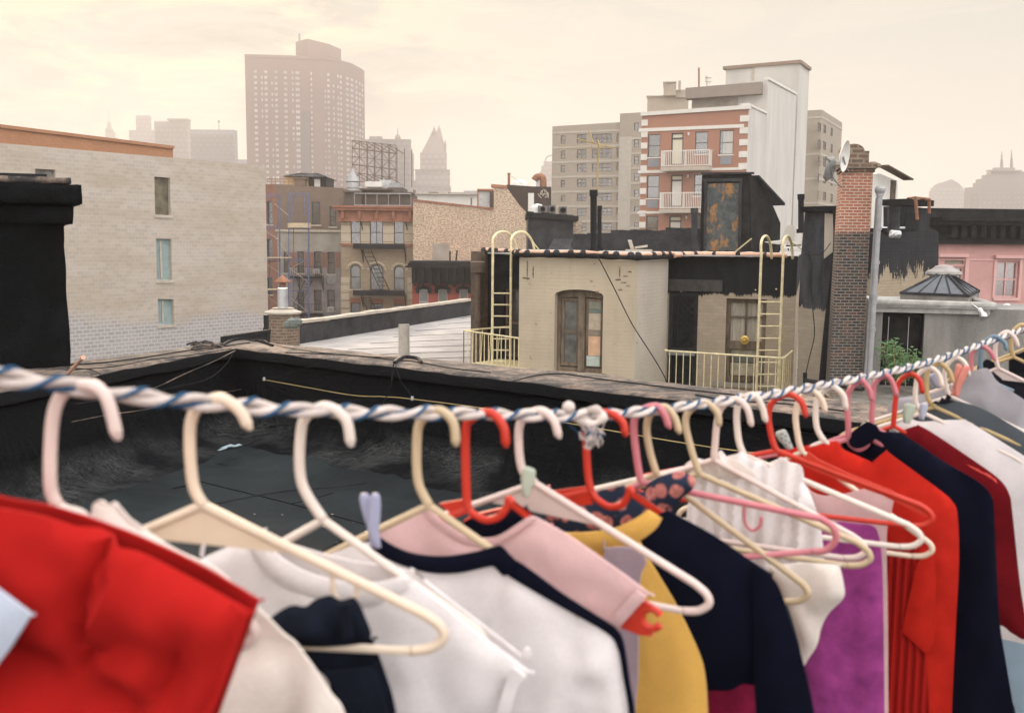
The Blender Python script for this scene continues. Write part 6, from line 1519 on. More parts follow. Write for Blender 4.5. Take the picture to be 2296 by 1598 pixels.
# wires on the cap and wall
def wire(pts, r=.004, mt='iron', z=None, on='cap'):
    q = MB(); P3 = []
    for x, y in pts:
        if on == 'cap': P3.append(PZ(x, y, ZC + .012))
        else: P3.append(on(x, y))
    q.tube(catmull(P3, 7), r, 5); return q
FR = Fac((nC.x, nC.y), (nR2.x, nR2.y)); FLw = Fac((nC.x, nC.y), (nL2.x, nL2.y))
def onR(x, y): h = FR.hit(x, y); return FR.W(h[0], -.035 if (FR.n.dot(iR) < 0) else .035, h[1])
def onL(x, y): h = FLw.hit(x, y); return FLw.W(h[0], -.035 if (FLw.n.dot(iL) < 0) else .035, h[1])
G = 'cables on the near roof'
cabs = [
 ([(150, 818), (240, 812), (330, 800), (420, 786), (500, 776), (560, 768)], .006, 'iron', 'cap', 'thick black cable along the left arm of the parapet cap'),
 ([(146, 830), (250, 822), (340, 806), (430, 795), (520, 781)], .004, 'iron', 'cap', 'second thinner black cable lying beside the thick one on the left cap'),
 ([(150, 825), (200, 828), (225, 838)], .004, 'iron', 'cap', 'short black cable end drooping near the black chimney'),
 ([(495, 776), (520, 762), (555, 760), (590, 766), (612, 774)], .011, 'iron', 'cap', 'black cable bundle looping over the parapet corner'),
 ([(560, 764), (590, 762), (612, 772), (700, 788), (800, 797), (900, 803)], .005, 'captan', 'cap', 'tan cable running right along the cap from the corner'),
 ([(640, 790), (760, 795), (880, 806), (940, 812), (1010, 825), (1100, 835)], .005, 'iron', 'cap', 'black cable along the middle of the cap'),
 ([(884, 812), (905, 800), (935, 802), (945, 812)], .013, 'iron', 'cap', 'tangled black cable knot on the cap beside the stub pipe'),
 ([(1150, 855), (1200, 842), (1260, 838), (1350, 850), (1480, 866), (1600, 880), (1800, 900)], .005, 'iron', 'cap', 'long black cable wandering along the right half of the cap'),
 ([(1560, 885), (1640, 898), (1760, 905), (1900, 922)], .005, 'iron', 'cap', 'black cable at the far right of the cap below the cream railing'),
 ([(520, 785), (470, 810), (400, 840), (340, 868), (300, 875)], .004, 'captan', onL, 'pale wire hanging from the corner down the left wall'),
 ([(515, 790), (495, 820), (455, 850), (380, 868), (260, 890), (160, 905)], .004, 'iron', onL, 'dark wire sagging under the left arm of the cap'),
 ([(600, 848), (540, 870), (460, 885), (330, 915), (240, 928), (150, 945)], .003, 'captan', onL, 'taut pale wire stretched to the chimney eyelet'),
 ([(600, 850), (700, 868), (800, 885), (870, 888), (930, 893), (1100, 915), (1300, 950), (1600, 1000), (1900, 1035)], .004, 'mast', onR, 'long brown wire pinned along the right wall below the cap'),
 ([(600, 850), (660, 835), (720, 815), (740, 803)], .003, 'iron', onR, 'thin wire rising from the nail to the cap'),
 ([(602, 852), (650, 880), (720, 892), (800, 896), (862, 888)], .003, 'iron', onR, 'slack thin wire sagging below the brown one'),
 ([(890, 815), (886, 850), (878, 880), (868, 900), (840, 960), (800, 1010), (760, 1060)], .005, 'iron', onR, 'black wire hanging from the knot down to the roof floor'),
 ([(895, 818), (905, 850), (925, 880), (932, 893)], .003, 'iron', onR, 'thin looped wire just right of the hanging black one'),
]
for pts, r_, mt, on, lab in cabs: single(wire(pts, r_, mt, None, on), 'cable', M[mt], lab, 'cable', G)
b = MB()
for (x, y) in ((600, 850),): b.lathe(onR(x, y), [(.012, -.01), (.014, 0), (.01, .02)], 8)
single(b, 'nail', M['galv'], 'pale nail head where the wall wires meet', 'nail', 'nails in the parapet wall')
b = MB(); b.lathe(onR(932, 893), [(.012, -.01), (.014, 0), (.01, .02)], 8); single(b, 'nail', M['galv'], 'pale nail head under the cable knot', 'nail', 'nails in the parapet wall')
b = MB(); b.tube([ground2(152, 838, ZC), PZ(184, 803, ZC + .14)], .012, 7); b.tube([PZ(184, 803, ZC + .14), PZ(187, 801, ZC + .15)], .016, 7); single(b, 'bent_stick', M['copper'], 'short bent tan stick poking up from the left cap', 'stick')
b = MB(); random.seed(71)
for k in range(16):
    p_ = PZ(random.uniform(415, 500), random.uniform(770, 784), ZC + .012); q_ = p_ + V((random.uniform(.05, .16), random.uniform(-.04, .04), random.uniform(0, .015))); b.tube([p_, p_.lerp(q_, .5) + V((0, 0, random.uniform(.005, .025))), q_], random.uniform(.006, .014), 5)
single(b, 'bark_scraps', M['captan'], 'ragged heap of torn tan roofing scraps on the cap near the corner', 'scraps')
# black chimney on the left
YL = 6.9
F = Fac(P(-420, 545, YL * .9), P(146, 545, YL))
t = thing('chimney', F.W(F.len, .4, ZF), 'massive black tarred chimney with a ragged two step cap at the left edge', 'chimney')
M['blacktar'] = (lambda n: (n.bump(n.math('ADD', n.noise(n.pos, 9, 8, .75), n.noise(n.pos, 2, 3)), 1.0, .05), n.done(n.mix(n.ramp(n.noise(n.pos, 2.2, 7, .7), .5, .8), (.002, .0025, .003), (.012, .014, .016)), .75, .12))[1])(NT('glossy_black_tar'))
def roughbox(F, s0, z0, s1, z1, d0, d1, step, amp, seed):
    b = MB(); bm = bmesh.new(); ns, nz, nd = max(2, int((s1 - s0) / step)), max(2, int((z1 - z0) / step)), max(2, int((d1 - d0) / step))
    def pt(i, j, k):
        q = F.W(s0 + (s1 - s0) * i / ns, d0 + (d1 - d0) * k / nd, z0 + (z1 - z0) * j / nz)
        return q + noise.noise_vector(V((q.x * 4.5, q.y * 4.5, q.z * 4.5 + seed))) * amp + noise.noise_vector(V((q.x * 17, q.y * 17, q.z * 17 + seed))) * amp * .4
    ids = {}
    def vid(i, j, k):
        if (i, j, k) not in ids: ids[(i, j, k)] = b.vert(pt(i, j, k))
        return ids[(i, j, k)]
    for i in range(ns):
        for j in range(nz):
            for k, fl in ((0, 0), (nd, 1)):
                q = [vid(i, j, k), vid(i + 1, j, k), vid(i + 1, j + 1, k), vid(i, j + 1, k)]; b.face(q[::-1] if fl else q)
    for k in range(nd):
        for j in range(nz):
            for i, fl in ((0, 1), (ns, 0)):
                q = [vid(i, j, k), vid(i, j, k + 1), vid(i, j + 1, k + 1), vid(i, j + 1, k)]; b.face(q[::-1] if fl else q)
        for i in range(ns):
            for j, fl in ((0, 1), (nz, 0)):
                q = [vid(i, j, k), vid(i + 1, j, k), vid(i + 1, j, k + 1), vid(i, j, k + 1)]; b.face(q[::-1] if fl else q)
    return b
sR = F.len; za = F.hit(140, 414)[1]; zb_ = F.hit(140, 459)[1]; zc_ = F.hit(140, 500)[1]
r1 = F.hit(179, 430)[0]; r2 = F.hit(165, 480)[0]
roughbox(F, -.3, ZF - .1, sR, zc_ + .05, 0, 1.1, .07, .015, 1).build('stack', M['blacktar'], t, True)
roughbox(F, -.35, zb_, r1, za, -.1, 1.2, .045, .016, 2).build('cap', M['blacktar'], t, True)
roughbox(F, -.33, zc_, r2, zb_ - .01, -.05, 1.15, .045, .022, 3).build('lower_step', M['blacktar'], t, True)
roughbox(F, -.35, za + .002, F.hit(158, 405)[0], za + .045, -.04, 1.1, .05, .012, 4).build('weathered_top', M['captan'], t, True)
b = MB(); q0, q1 = F.hit(-60, 397), F.hit(112, 404); b.box(F.W(q0[0], .35, za + .05), F.W(q1[0], .3, za + .05) - F.W(q0[0], .35, za + .05), F.n * .12, (0, 0, .035)); single(b, 'plank', M['iron'], 'thin black board lying on the black chimney cap', 'plank')
b = MB(); c = F.W(sR - .01, -.03, F.hit(145, 940)[1]); b.tube(catmull([c + V((-.03, 0, .02)), c + V((.04, -.02, .03)), c + V((.07, -.03, 0)), c + V((.03, -.02, -.03)), c + V((-.04, 0, -.02))], 5), .007, 6); single(b, 'eyelet', M['galv'], 'shiny wire eyelet on the corner of the black chimney', 'eyelet')
for pts, lab in (([(0, 960), (60, 935), (140, 925)], 'upper thin wire crossing the black chimney face'), ([(0, 985), (70, 955), (150, 940)], 'lower thin wire crossing the black chimney face'), ([(-10, 952), (20, 940), (38, 925), (43, 905)], 'pale curled wire at the left edge of the chimney')):
    q = MB(); q.tube(catmull([F.W(F.hit(x, y)[0], -.04, F.hit(x, y)[1]) for x, y in pts], 6), .004, 5); single(q, 'cable', M['captan'], lab, 'cable', G)
import numpy as np
# ---------------------------------------------------------------- clothes line (runs away to the right, Y = .9 + 1.04 x)
def rY(px, py=900):
    d = ray(px, py); return .9 / (1 - 1.04 * d.x / d.y)
def rp(px, py): return P(px, py, rY(px, py))
rope_px = [(-260, 836), (-120, 838), (0, 846), (110, 858), (250, 882), (400, 898), (560, 912), (700, 920), (860, 926), (1000, 926), (1150, 930), (1300, 932), (1420, 924), (1550, 908), (1700, 888), (1850, 862), (2000, 832), (2100, 806), (2200, 772), (2296, 737), (2420, 690)]
cl = catmull([rp(*q) for q in rope_px], 14)
# resample by length
L_ = [0]
for a, c in zip(cl, cl[1:]): L_.append(L_[-1] + (c - a).length)
def at_len(s):
    for i in range(len(L_) - 1):
        if s <= L_[i + 1]:
            u = (s - L_[i]) / (L_[i + 1] - L_[i]); return cl[i].lerp(cl[i + 1], u), (cl[i + 1] - cl[i]).normalized()
    return cl[-1], (cl[-1] - cl[-2]).normalized()
def helix(r, pitch, ph, step, base=None):
    out = []; s = 0
    while s < L_[-1]:
        c, t_ = at_len(s); n_ = t_.cross(V((0, 0, 1))).normalized(); u_ = n_.cross(t_); a = 2 * math.pi * s / pitch + ph
        rr = r * (1 + .12 * math.sin(s * 37))
        out.append(c + n_ * rr * math.cos(a) + u_ * rr * math.sin(a)); s += step
    return out
rope = thing('clothesline', cl[0], 'white and blue twisted clothes line sagging across the picture', 'rope')
M['rope'] = cloth('rope_cotton', (.62, .53, .48), .1, 400, .2); M['ropeblue'] = cloth('rope_blue_yarn', (.03, .085, .16), .0, 400, .2)
SR = .0031
for ph in (0, math.pi):
    h = helix(.0032, .085, ph, .003); b = MB(); b.tube(h, SR, 8); st = b.build('strand', M['rope'], rope, True)
    # blue yarn wound round the strand
    pts = []; b = MB()
    for i in range(1, len(h) - 1):
        t_ = (h[i + 1] - h[i - 1]).normalized(); n_ = t_.cross(V((0, 0, 1))).normalized(); u_ = n_.cross(t_)
        for sub in range(2):
            a = 2 * math.pi * (i + sub / 2) * .003 / .042 + ph * 1.3; c = h[i].lerp(h[i + 1], sub / 2); pts.append(c + (n_ * math.cos(a) + u_ * math.sin(a)) * (SR - .0004))
    b.tube(pts, .0018, 6); b.build('yarn', M['ropeblue'], st, True)

# ---------------------------------------------------------------- hangers
HC = {'white': (.84, .74, .66), 'cream': (.84, .7, .55), 'blush': (.84, .69, .63), 'beige': (.66, .52, .34), 'red': (.66, .05, .025), 'pink': (.66, .23, .26), 'blue': (.2, .29, .36), 'tan': (.6, .44, .22)}
for k_, c_ in HC.items(): M['h_' + k_] = plastic(k_ + '_hanger_plastic', c_)
def plane(px, py, neck, phi):
    Y0 = rY(px, py); n_ = P(neck[0], neck[1], Y0); f_ = Fac((n_.x, n_.y), (n_.x + math.cos(R(phi)), n_.y - math.sin(R(phi)))); f_.z0 = n_.z; f_.Y0 = Y0
    return f_
PL = {}
def hanger(key, col, lab, hook, neck, end, phi, notch=None, gusset=False, r=.0037, left=1, bar=.022, peg=False, ldz=0):
    """hook: picture points stem bottom -> tip; top of the hook sits on the line"""
    top = min(hook, key=lambda q: q[1]); F = plane(top[0], top[1], neck, phi); PL[key] = F
    t = thing('clothes_hanger', F.W(0, 0, F.hit(*end)[1] - bar), lab, 'clothes hanger', 'plastic clothes hangers on the line')
    W = lambda q, d=0: F.W(F.hit(*q)[0], d, F.hit(*q)[1])
    b = MB(); hp = catmull([W(neck)] + [W(q) for q in hook], 8)
    b.tube(hp, [r * 1.12] * (len(hp) - 1) + [r * 1.0], 10); e_ = hp[-1]; b.lathe(e_, [(r * .5, -r * .9), (r * .95, -r * .3), (r, 0), (r * .7, r * .7), (r * .2, r)], 8, ax=(F.t, F.n, (hp[-1] - hp[-2]).normalized()))
    b.build('hook', M['h_' + col], t, True)
    n0 = F.hit(*neck); e = F.hit(*end); bz = e[1] - bar; rad = .011
    def side(sg, nt):
        E = (n0[0] + (e[0] - n0[0]) * sg * (1 if sg > 0 else left), e[1] + (ldz if sg < 0 else 0)); bz = E[1] - bar
        pts = [V((n0[0], n0[1]))]
        if nt: pts += [V(F.hit(*q)) for q in nt]
        k = (E[0] - n0[0]); sg2 = 1 if k > 0 else -1
        pts2 = [V((E[0] - sg2 * .012, E[1] + .006)), V((E[0], E[1] - .002)), V((E[0] + sg2 * .003, (E[1] + bz) / 2)), V((E[0] - sg2 * .006, bz + .003)), V((E[0] - sg2 * .02, bz))]
        arm = [V((q.x, q.y, 0)) for q in pts]; arm2 = catmull(arm, 6) if nt else arm
        cor = catmull([V((q.x, q.y, 0)) for q in pts2], 5)
        return [F.W(q.x, 0, q.y) for q in arm2 + cor]
    ra = side(1, notch); la = side(-1, None)
    b = MB(); b.tube(la[::-1] + ra[1:] if not notch else la[::-1] + ra[1:], r, 9); 
    b.tube([la[-1], ra[-1]], r * .92, 8)
    b.build('shoulder_bar', M['h_' + col], t, True)
    if gusset:
        b = MB(); g0 = V((n0[0], n0[1])); k1, k2 = .42, .32; A_ = (n0[0] + (e[0] - n0[0]) * k1, n0[1] + (e[1] - n0[1]) * k1); B_ = (n0[0] - (e[0] - n0[0]) * k2, n0[1] + (e[1] - n0[1]) * k2)
        pl = [(n0[0], n0[1])] + [(B_[0], B_[1])] + [(n0[0] + (A_[0] - n0[0]) * u + (B_[0] - n0[0]) * (1 - u), min(A_[1], B_[1]) - .000 + .012 * math.sin(math.pi * u) * 0 + (B_[1] * (1 - u) + A_[1] * u) - min(A_[1], B_[1])) for u in (.25, .5, .75)] + [(A_[0], A_[1])]
        extr(b, F, pl[::-1] if False else pl, -.0012, .0012); b.build('gusset', M['h_' + col], t)
    if peg:
        for sg in ((1, -1) if peg == 2 else (1,)):
            b = MB()
            s = n0[0] + (e[0] - n0[0]) * .55 * sg; z_ = n0[1] + (e[1] - n0[1]) * .55
            b.tube(catmull([F.W(s, 0, z_), F.W(s + .001, 0, z_ - .018), F.W(s + .009 * sg, 0, z_ - .026), F.W(s + .017 * sg, 0, z_ - .02), F.W(s + .018 * sg, 0, z_ - .01)], 4), r * .55, 6)
            b.build('strap_hook', M['h_' + col], t, True)
    return t, F
H = hanger
H('a', 'white', 'white hanger just outside the left edge holding the red T-shirt', [(-215, 1040), (-215, 930), (-180, 842), (-130, 836), (-95, 920)], (-190, 1085), (200, 1262), 6)
H('b', 'blush', 'big pinkish white hanger nearest the camera whose hook stands left of all others', [(113, 1085), (117, 950), (138, 885), (185, 862), (235, 885), (262, 975)], (128, 1130), (560, 1385), 6)
H('c', 'cream', 'empty-shouldered cream hanger with triangular web carrying dark jeans on its bar', [(432, 1080), (426, 960), (447, 910), (492, 893), (535, 918), (556, 955)], (455, 1132), (985, 1395), 6, gusset=True, peg=1)
H('d', 'white', 'white hanger with long upright hook above the crew neck T-shirt', [(676, 1080), (675, 965), (695, 925), (735, 912), (775, 940), (786, 992)], (725, 1165), (1075, 1412), 14)
H('e', 'beige', 'tan hanger of the white cardigan with navy trim', [(937, 1075), (936, 970), (952, 935), (985, 920), (1015, 945), (1022, 992)], (962, 1132), (1290, 1362), 20)
H('f', 'red', 'red hanger with strap notch and open ring end holding the pink T-shirt', [(1046, 1110), (1044, 975), (1055, 940), (1098, 925), (1128, 955), (1134, 995)], (1050, 1140), (1425, 1345), 26, notch=[(1062, 1152), (1090, 1165), (1118, 1158), (1138, 1135), (1141, 1118), (1150, 1130)], left=.75)
H('g', 'blush', 'bare pinkish white hanger with web crossing over the yellow top', [(1170, 1050), (1163, 970), (1176, 935), (1212, 920), (1240, 940), (1252, 976)], (1200, 1083), (1583, 1325), 28, gusset=True)
H('h', 'red', 'red hanger with strap notch tied to the line by the frayed knot', [(1318, 1060), (1314, 970), (1322, 930), (1365, 926), (1395, 945), (1402, 972)], (1325, 1098), (1640, 1262), 28, notch=[(1335, 1115), (1365, 1135), (1395, 1130), (1408, 1110), (1412, 1095), (1420, 1108)])
H('i', 'pink', 'empty pink hanger with a small strap hook, its tip over the tan jacket arm', [(1433, 1060), (1421, 960), (1432, 925), (1470, 910), (1490, 930), (1499, 955)], (1442, 1082), (1868, 1178), 22, peg=2, bar=.03, ldz=-.075, left=.9)
H('j', 'beige', 'tan hanger right behind the pink one with white cloth over its bar', [(1457, 1010), (1450, 960), (1460, 925), (1490, 912), (1512, 935), (1522, 966)], (1472, 1062), (1805, 1310), 30, gusset=False)
H('k', 'beige', 'tan hanger with the widest hook, standing before the white blouse', [(1551, 1010), (1537, 945), (1552, 915), (1585, 905), (1608, 925), (1612, 950)], (1568, 1062), (1945, 1230), 26)
H('l', 'blush', 'pinkish hanger rising out of the ruffled blouse', [(1603, 1000), (1608, 945), (1618, 912), (1650, 895), (1675, 915), (1684, 950)], (1600, 1030), (1935, 1215), 26)
H('m', 'white', 'white hanger whose twin tips curl left of the red hook', [(1656, 985), (1652, 930), (1660, 900), (1690, 885), (1708, 910), (1716, 941)], (1668, 1020), (2060, 1190), 24)
H('n', 'red', 'flat red hanger with notched ends in front of the ribbed red sweater', [(1733, 990), (1723, 935), (1733, 900), (1768, 884), (1796, 900), (1806, 930)], (1742, 1010), (2085, 1145), 24, gusset=False)
H('o', 'cream', 'cream hanger directly right of the flat red one', [(1790, 985), (1784, 930), (1795, 893), (1820, 876), (1842, 895), (1850, 920)], (1798, 1012), (2085, 1215), 26)
H('p', 'white', 'off white hanger with web lying over the red sweater shoulder', [(1832, 960), (1829, 915), (1838, 885), (1866, 868), (1890, 885), (1897, 915)], (1848, 988), (2048, 1118), 26, gusset=True)
H('q', 'pink', 'pink hanger with strap notch in front of the navy sweater', [(1902, 960), (1900, 905), (1905, 875), (1930, 853), (1948, 872), (1955, 895)], (1902, 985), (2120, 1075), 26, notch=[(1908, 998), (1925, 1008), (1942, 1000), (1950, 985), (1952, 978), (1960, 988)])
H('r', 'pink', 'slim pink hanger right of the notched pink one', [(1955, 930), (1958, 885), (1962, 858), (1985, 842), (2000, 855), (2010, 885)], (1955, 955), (2165, 1070), 26)
H('s', 'red', 'red hanger with round hook carrying the dark red knit', [(2005, 930), (2010, 880), (2018, 853), (2042, 838), (2062, 852), (2068, 878)], (2003, 955), (2230, 1075), 26)
H('t', 'white', 'white hanger on the plain white T-shirt', [(2053, 900), (2056, 850), (2064, 834), (2084, 824), (2104, 838), (2112, 865)], (2070, 925), (2290, 1035), 26)
H('u', 'tan', 'tan hanger on the charcoal T-shirt', [(2080, 890), (2078, 845), (2086, 826), (2108, 815), (2128, 832), (2136, 855)], (2096, 912), (2310, 1010), 26)
H('v', 'white', 'white hanger hook standing between the tan and the coral peg', [(2122, 870), (2118, 838), (2126, 815), (2145, 802), (2164, 815), (2172, 840)], (2130, 888), (2330, 985), 26)
H('w', 'pink', 'pink hanger with strap notch at the right end of the line', [(2178, 860), (2178, 800), (2184, 786), (2202, 776), (2222, 790), (2229, 805)], (2180, 872), (2360, 940), 24, notch=[(2186, 885), (2203, 892), (2220, 886), (2229, 875), (2231, 868), (2238, 877)])
H('x', 'blue', 'grey blue hanger, the only one of its colour', [(2200, 830), (2199, 790), (2206, 768), (2230, 754), (2252, 768), (2256, 782)], (2215, 852), (2380, 925), 24, gusset=False)
H('y', 'blush', 'blush hanger with web next to the three tan ones', [(2232, 800), (2233, 772), (2240, 755), (2258, 744), (2275, 757), (2282, 775)], (2238, 825), (2400, 905), 24, gusset=True)
H('z', 'tan', 'first tan hanger at the right picture edge', [(2268, 780), (2268, 755), (2276, 738), (2292, 728), (2310, 742), (2318, 760)], (2272, 800), (2420, 870), 24)
H('z2', 'tan', 'second tan hanger behind the first at the right picture edge', [(2300, 765), (2300, 735), (2308, 722), (2324, 714), (2340, 728), (2346, 745)], (2303, 780), (2440, 850), 24)
# ring end and embossed plates of the red hangers
def ringend(F, c, rpx, plate, lab_t, col='red'):
    b = MB(); cs = F.hit(*c); e = F.hit(c[0] + rpx, c[1]); r_ = e[0] - cs[0]
    pts = [F.W(cs[0] + r_ * math.cos(a), -.003, cs[1] + r_ * math.sin(a)) for a in [R(28 + k * 20) for k in range(16)]]; b.tube(pts, .0034, 8)
    pl = [F.hit(*q) for q in plate]; extr(b, F, pl, -.006, -.001); return b.build('ring_end', M['h_' + col], lab_t)
hg = [o for o in COL.objects if o.get('label', '').startswith('red hanger with strap notch and open')][0]
ringend(PL['f'], (1463, 1383), 22, [(1393, 1400), (1447, 1342), (1468, 1354), (1450, 1366), (1441, 1385), (1448, 1402), (1468, 1420), (1440, 1418)], hg)
def plate(F, pts, name, lab_t, col='red', dots=None):
    b = MB(); extr(b, F, [F.hit(*q) for q in pts], -.0015, .0025); o = b.build(name, M['h_' + col], lab_t)
    return o
plate(PL['f'], [(985, 1128), (1045, 1117), (1052, 1122), (1052, 1150), (1015, 1152)], 'web_plate', hg)
hg2 = [o for o in COL.objects if 'frayed knot' in o.get('label', '')][0]
plate(PL['h'], [(1235, 1100), (1312, 1090), (1322, 1092), (1328, 1130), (1300, 1132), (1262, 1122)], 'web_plate', hg2)
hg3 = [o for o in COL.objects if o.get('label', '').startswith('flat red hanger')][0]
plate(PL['n'], [(1795, 1040), (1812, 1012), (1835, 1030), (1900, 1060), (2000, 1100), (2075, 1148), (2080, 1160), (1980, 1110), (1880, 1075), (1822, 1052)], 'web_plate', hg3)

# ---------------------------------------------------------------- garments
def panel(F, outline, d0, bulge=.012, amp=.004, fx=22, fz=5, seed=0, step=.009, smooth=True, folds=(), bw=.03, th=.0012, pleat=0, cr=0):
    """cloth sheet in the hanger plane: outline in picture points (a doubled point is a sharp corner)"""
    raw = [V(F.hit(*q)) for q in outline]; pts = []
    n_ = len(raw)
    q3 = catmull([V((q.x, q.y, 0)) for q in raw], 5, True) if smooth else [V((q.x, q.y, 0)) for q in raw]
    for q in q3:
        if not pts or (V((q.x, q.y)) - pts[-1]).length > .0015: pts.append(V((q.x, q.y)))
    if (pts[0] - pts[-1]).length < .0015: pts.pop()
    xs = [p.x for p in pts]; ys = [p.y for p in pts]; inn = []
    random.seed(seed * 7 + 1); A0 = np.array([(p.x, p.y) for p in pts]); B0 = np.roll(A0, -1, 0); AB = B0 - A0; LL = (AB ** 2).sum(1) + 1e-12
    def bd(x, y):
        ap = np.array((x, y)) - A0; t_ = np.clip((ap * AB).sum(1) / LL, 0, 1); return math.sqrt((((ap - AB * t_[:, None])) ** 2).sum(1).min())
    nx = int((max(xs) - min(xs)) / step); ny = int((max(ys) - min(ys)) / step)
    for i in range(nx + 1):
        for j in range(ny + 1):
            x = min(xs) + (i + .5 * (j % 2)) * step + random.uniform(-.1, .1) * step; y = min(ys) + j * step
            if inside((x, y), pts) and bd(x, y) > step * .4: inn.append((x, y))
    ov, fs = cdt(pts, (), inn)
    fl = []
    for line, w_, dp in folds:
        q = catmull([V((*F.hit(*a), 0)) for a in line], 6); fl.append((np.array([(v_.x, v_.y) for v_ in q]), w_, dp))
    b = MB(); fr, bk = [], []
    for v_ in ov:
        b.uvs[len(b.v)] = b.uvs[len(b.v) + 1] = (v_.x + seed, v_.y)
        e = bd(v_.x, v_.y); d = bulge * (1 - math.exp(-e / bw))
        d += amp * (noise.noise(V((v_.x * fx, v_.y * fz, seed * 3.7))) * 1.4 + .5 * noise.noise(V((v_.x * fx * 2.3 + 9, v_.y * fz * 2.5, seed)))) * min(1, e / .012 + .25)
        if cr: d += cr * abs(noise.noise(V((v_.x * 14 + v_.y * 9, v_.y * 16 - v_.x * 7, seed + 5.0)))) * min(1, e / .01)
        if pleat: d += pleat * math.sin(v_.x * 330 + 2 * noise.noise(V((v_.x * 20, v_.y * 8, seed)))) * min(1, e / .01 + .4)
        for ln, w_, dp in fl:
            q = math.sqrt((((ln - np.array((v_.x, v_.y))) ** 2).sum(1)).min()); d += dp * math.exp(-(q / w_) ** 2)
        fr.append(b.vert(F.W(v_.x, d0 - d - th, v_.y))); bk.append(b.vert(F.W(v_.x, d0 - d + th, v_.y)))
    for t_ in fs: b.face([fr[i] for i in t_]); b.face([bk[i] for i in t_[::-1]])
    cnt = {}
    for t_ in fs:
        for i in range(len(t_)):
            a, c = t_[i], t_[(i + 1) % len(t_)]; cnt[(a, c)] = cnt.get((a, c), 0) + 1
    for (a, c) in list(cnt):
        if (c, a) not in cnt: b.face((fr[c], fr[a], bk[a], bk[c]))
    return b
CM = {'red': cloth('red_cotton', (.4, .012, .01), .1), 'white': cloth('white_cotton', (.88, .83, .82), .3), 'cream': cloth('cream_cotton', (.85, .77, .7), .3), 'denim': cloth('black_denim', (.007, .009, .016), 0, 900, .5), 'navy': cloth('navy_knit', (.003, .0038, .011), .02, 500, .25), 'pinkc': cloth('pale_pink_cotton', (.74, .5, .49), .25), 'yellow': cloth('mustard_cotton', (.8, .47, .11), .15), 'lilac': cloth('pale_lilac_lace', (.5, .4, .45), .3), 'purple': cloth('purple_knit', (.27, .045, .19), .05, 300, .35), 'ribred': cloth('ribbed_red_knit', (.34, .012, .009), .05, 500, .1, rib=30), 'redknit': cloth('red_knit', (.45, .018, .01), .05, 400, .15), 'wine': cloth('dark_red_knit', (.12, .004, .007), .03, 400, .2), 'grey': cloth('charcoal_cotton', (.075, .085, .095), .05), 'bluegrey': cloth('blue_grey_cotton', (.17, .2, .23), .1), 'lgrey': cloth('light_grey_cotton', (.36, .34, .36), .15), 'black': cloth('black_cotton', (.01, .01, .013), 0), 'sky': cloth('washed_blue_denim', (.3, .4, .48), .1), 'bluewhite': cloth('bluish_white_cotton', (.55, .6, .7), .2), 'magenta': cloth('magenta_knit', (.24, .015, .06), .05, 300, .3)}
def floral():
    n = NT('dark_floral_print'); q = n.n.new('ShaderNodeTexVoronoi'); q.inputs['Scale'].default_value = 52; n.l.new(n.pos, q.inputs['Vector'])
    k = n.ramp(n.math('ADD', q.outputs['Distance'], n.math('MULTIPLY', n.noise(n.pos, 120, 3), .25)), .6, .5); k2 = n.ramp(n.noise(n.pos, 160, 4), .4, .6)
    return n.done(n.mix(k, (.02, .028, .05), n.mix(k2, (.5, .2, .16), (.32, .1, .1))), .9, .1)
CM['floral'] = floral()
def garment(name, lab, cat, parts, group='clothes hanging on the line'):
    """parts: (part name, plane, outline, depth, material, kwargs)"""
    p0 = parts[0]; F = p0[1]; zs = [F.hit(*q)[1] for q in p0[2]]; ss = [F.hit(*q)[0] for q in p0[2]]
    t = thing(name, F.W(sum(ss) / len(ss), 0, min(zs)), lab, cat, group)
    for nm, F_, ol, d, mt, kw in parts:
        o = panel(F_, ol, d, **kw).build(nm, CM[mt], t, True); autosmooth(o, 60)
    return t
S = lambda *a: [q for q in a for _ in (0, 1)]           # sharp corners
p = PL
Fa0 = plane(-330, 850, (-250, 1100), 4)
garment('t_shirt', 'sleeve corner of a bluish white T-shirt at the left picture edge', 't-shirt', [('sleeve', Fa0, S((-300, 1130)) + [(-120, 1215), (0, 1292)] + S((94, 1361)) + [(50, 1430), (0, 1500), (-60, 1600)] + S((-120, 1800)) + S((-400, 1800)), -.01, 'bluewhite', dict(bulge=.012, amp=.003, seed=1))])
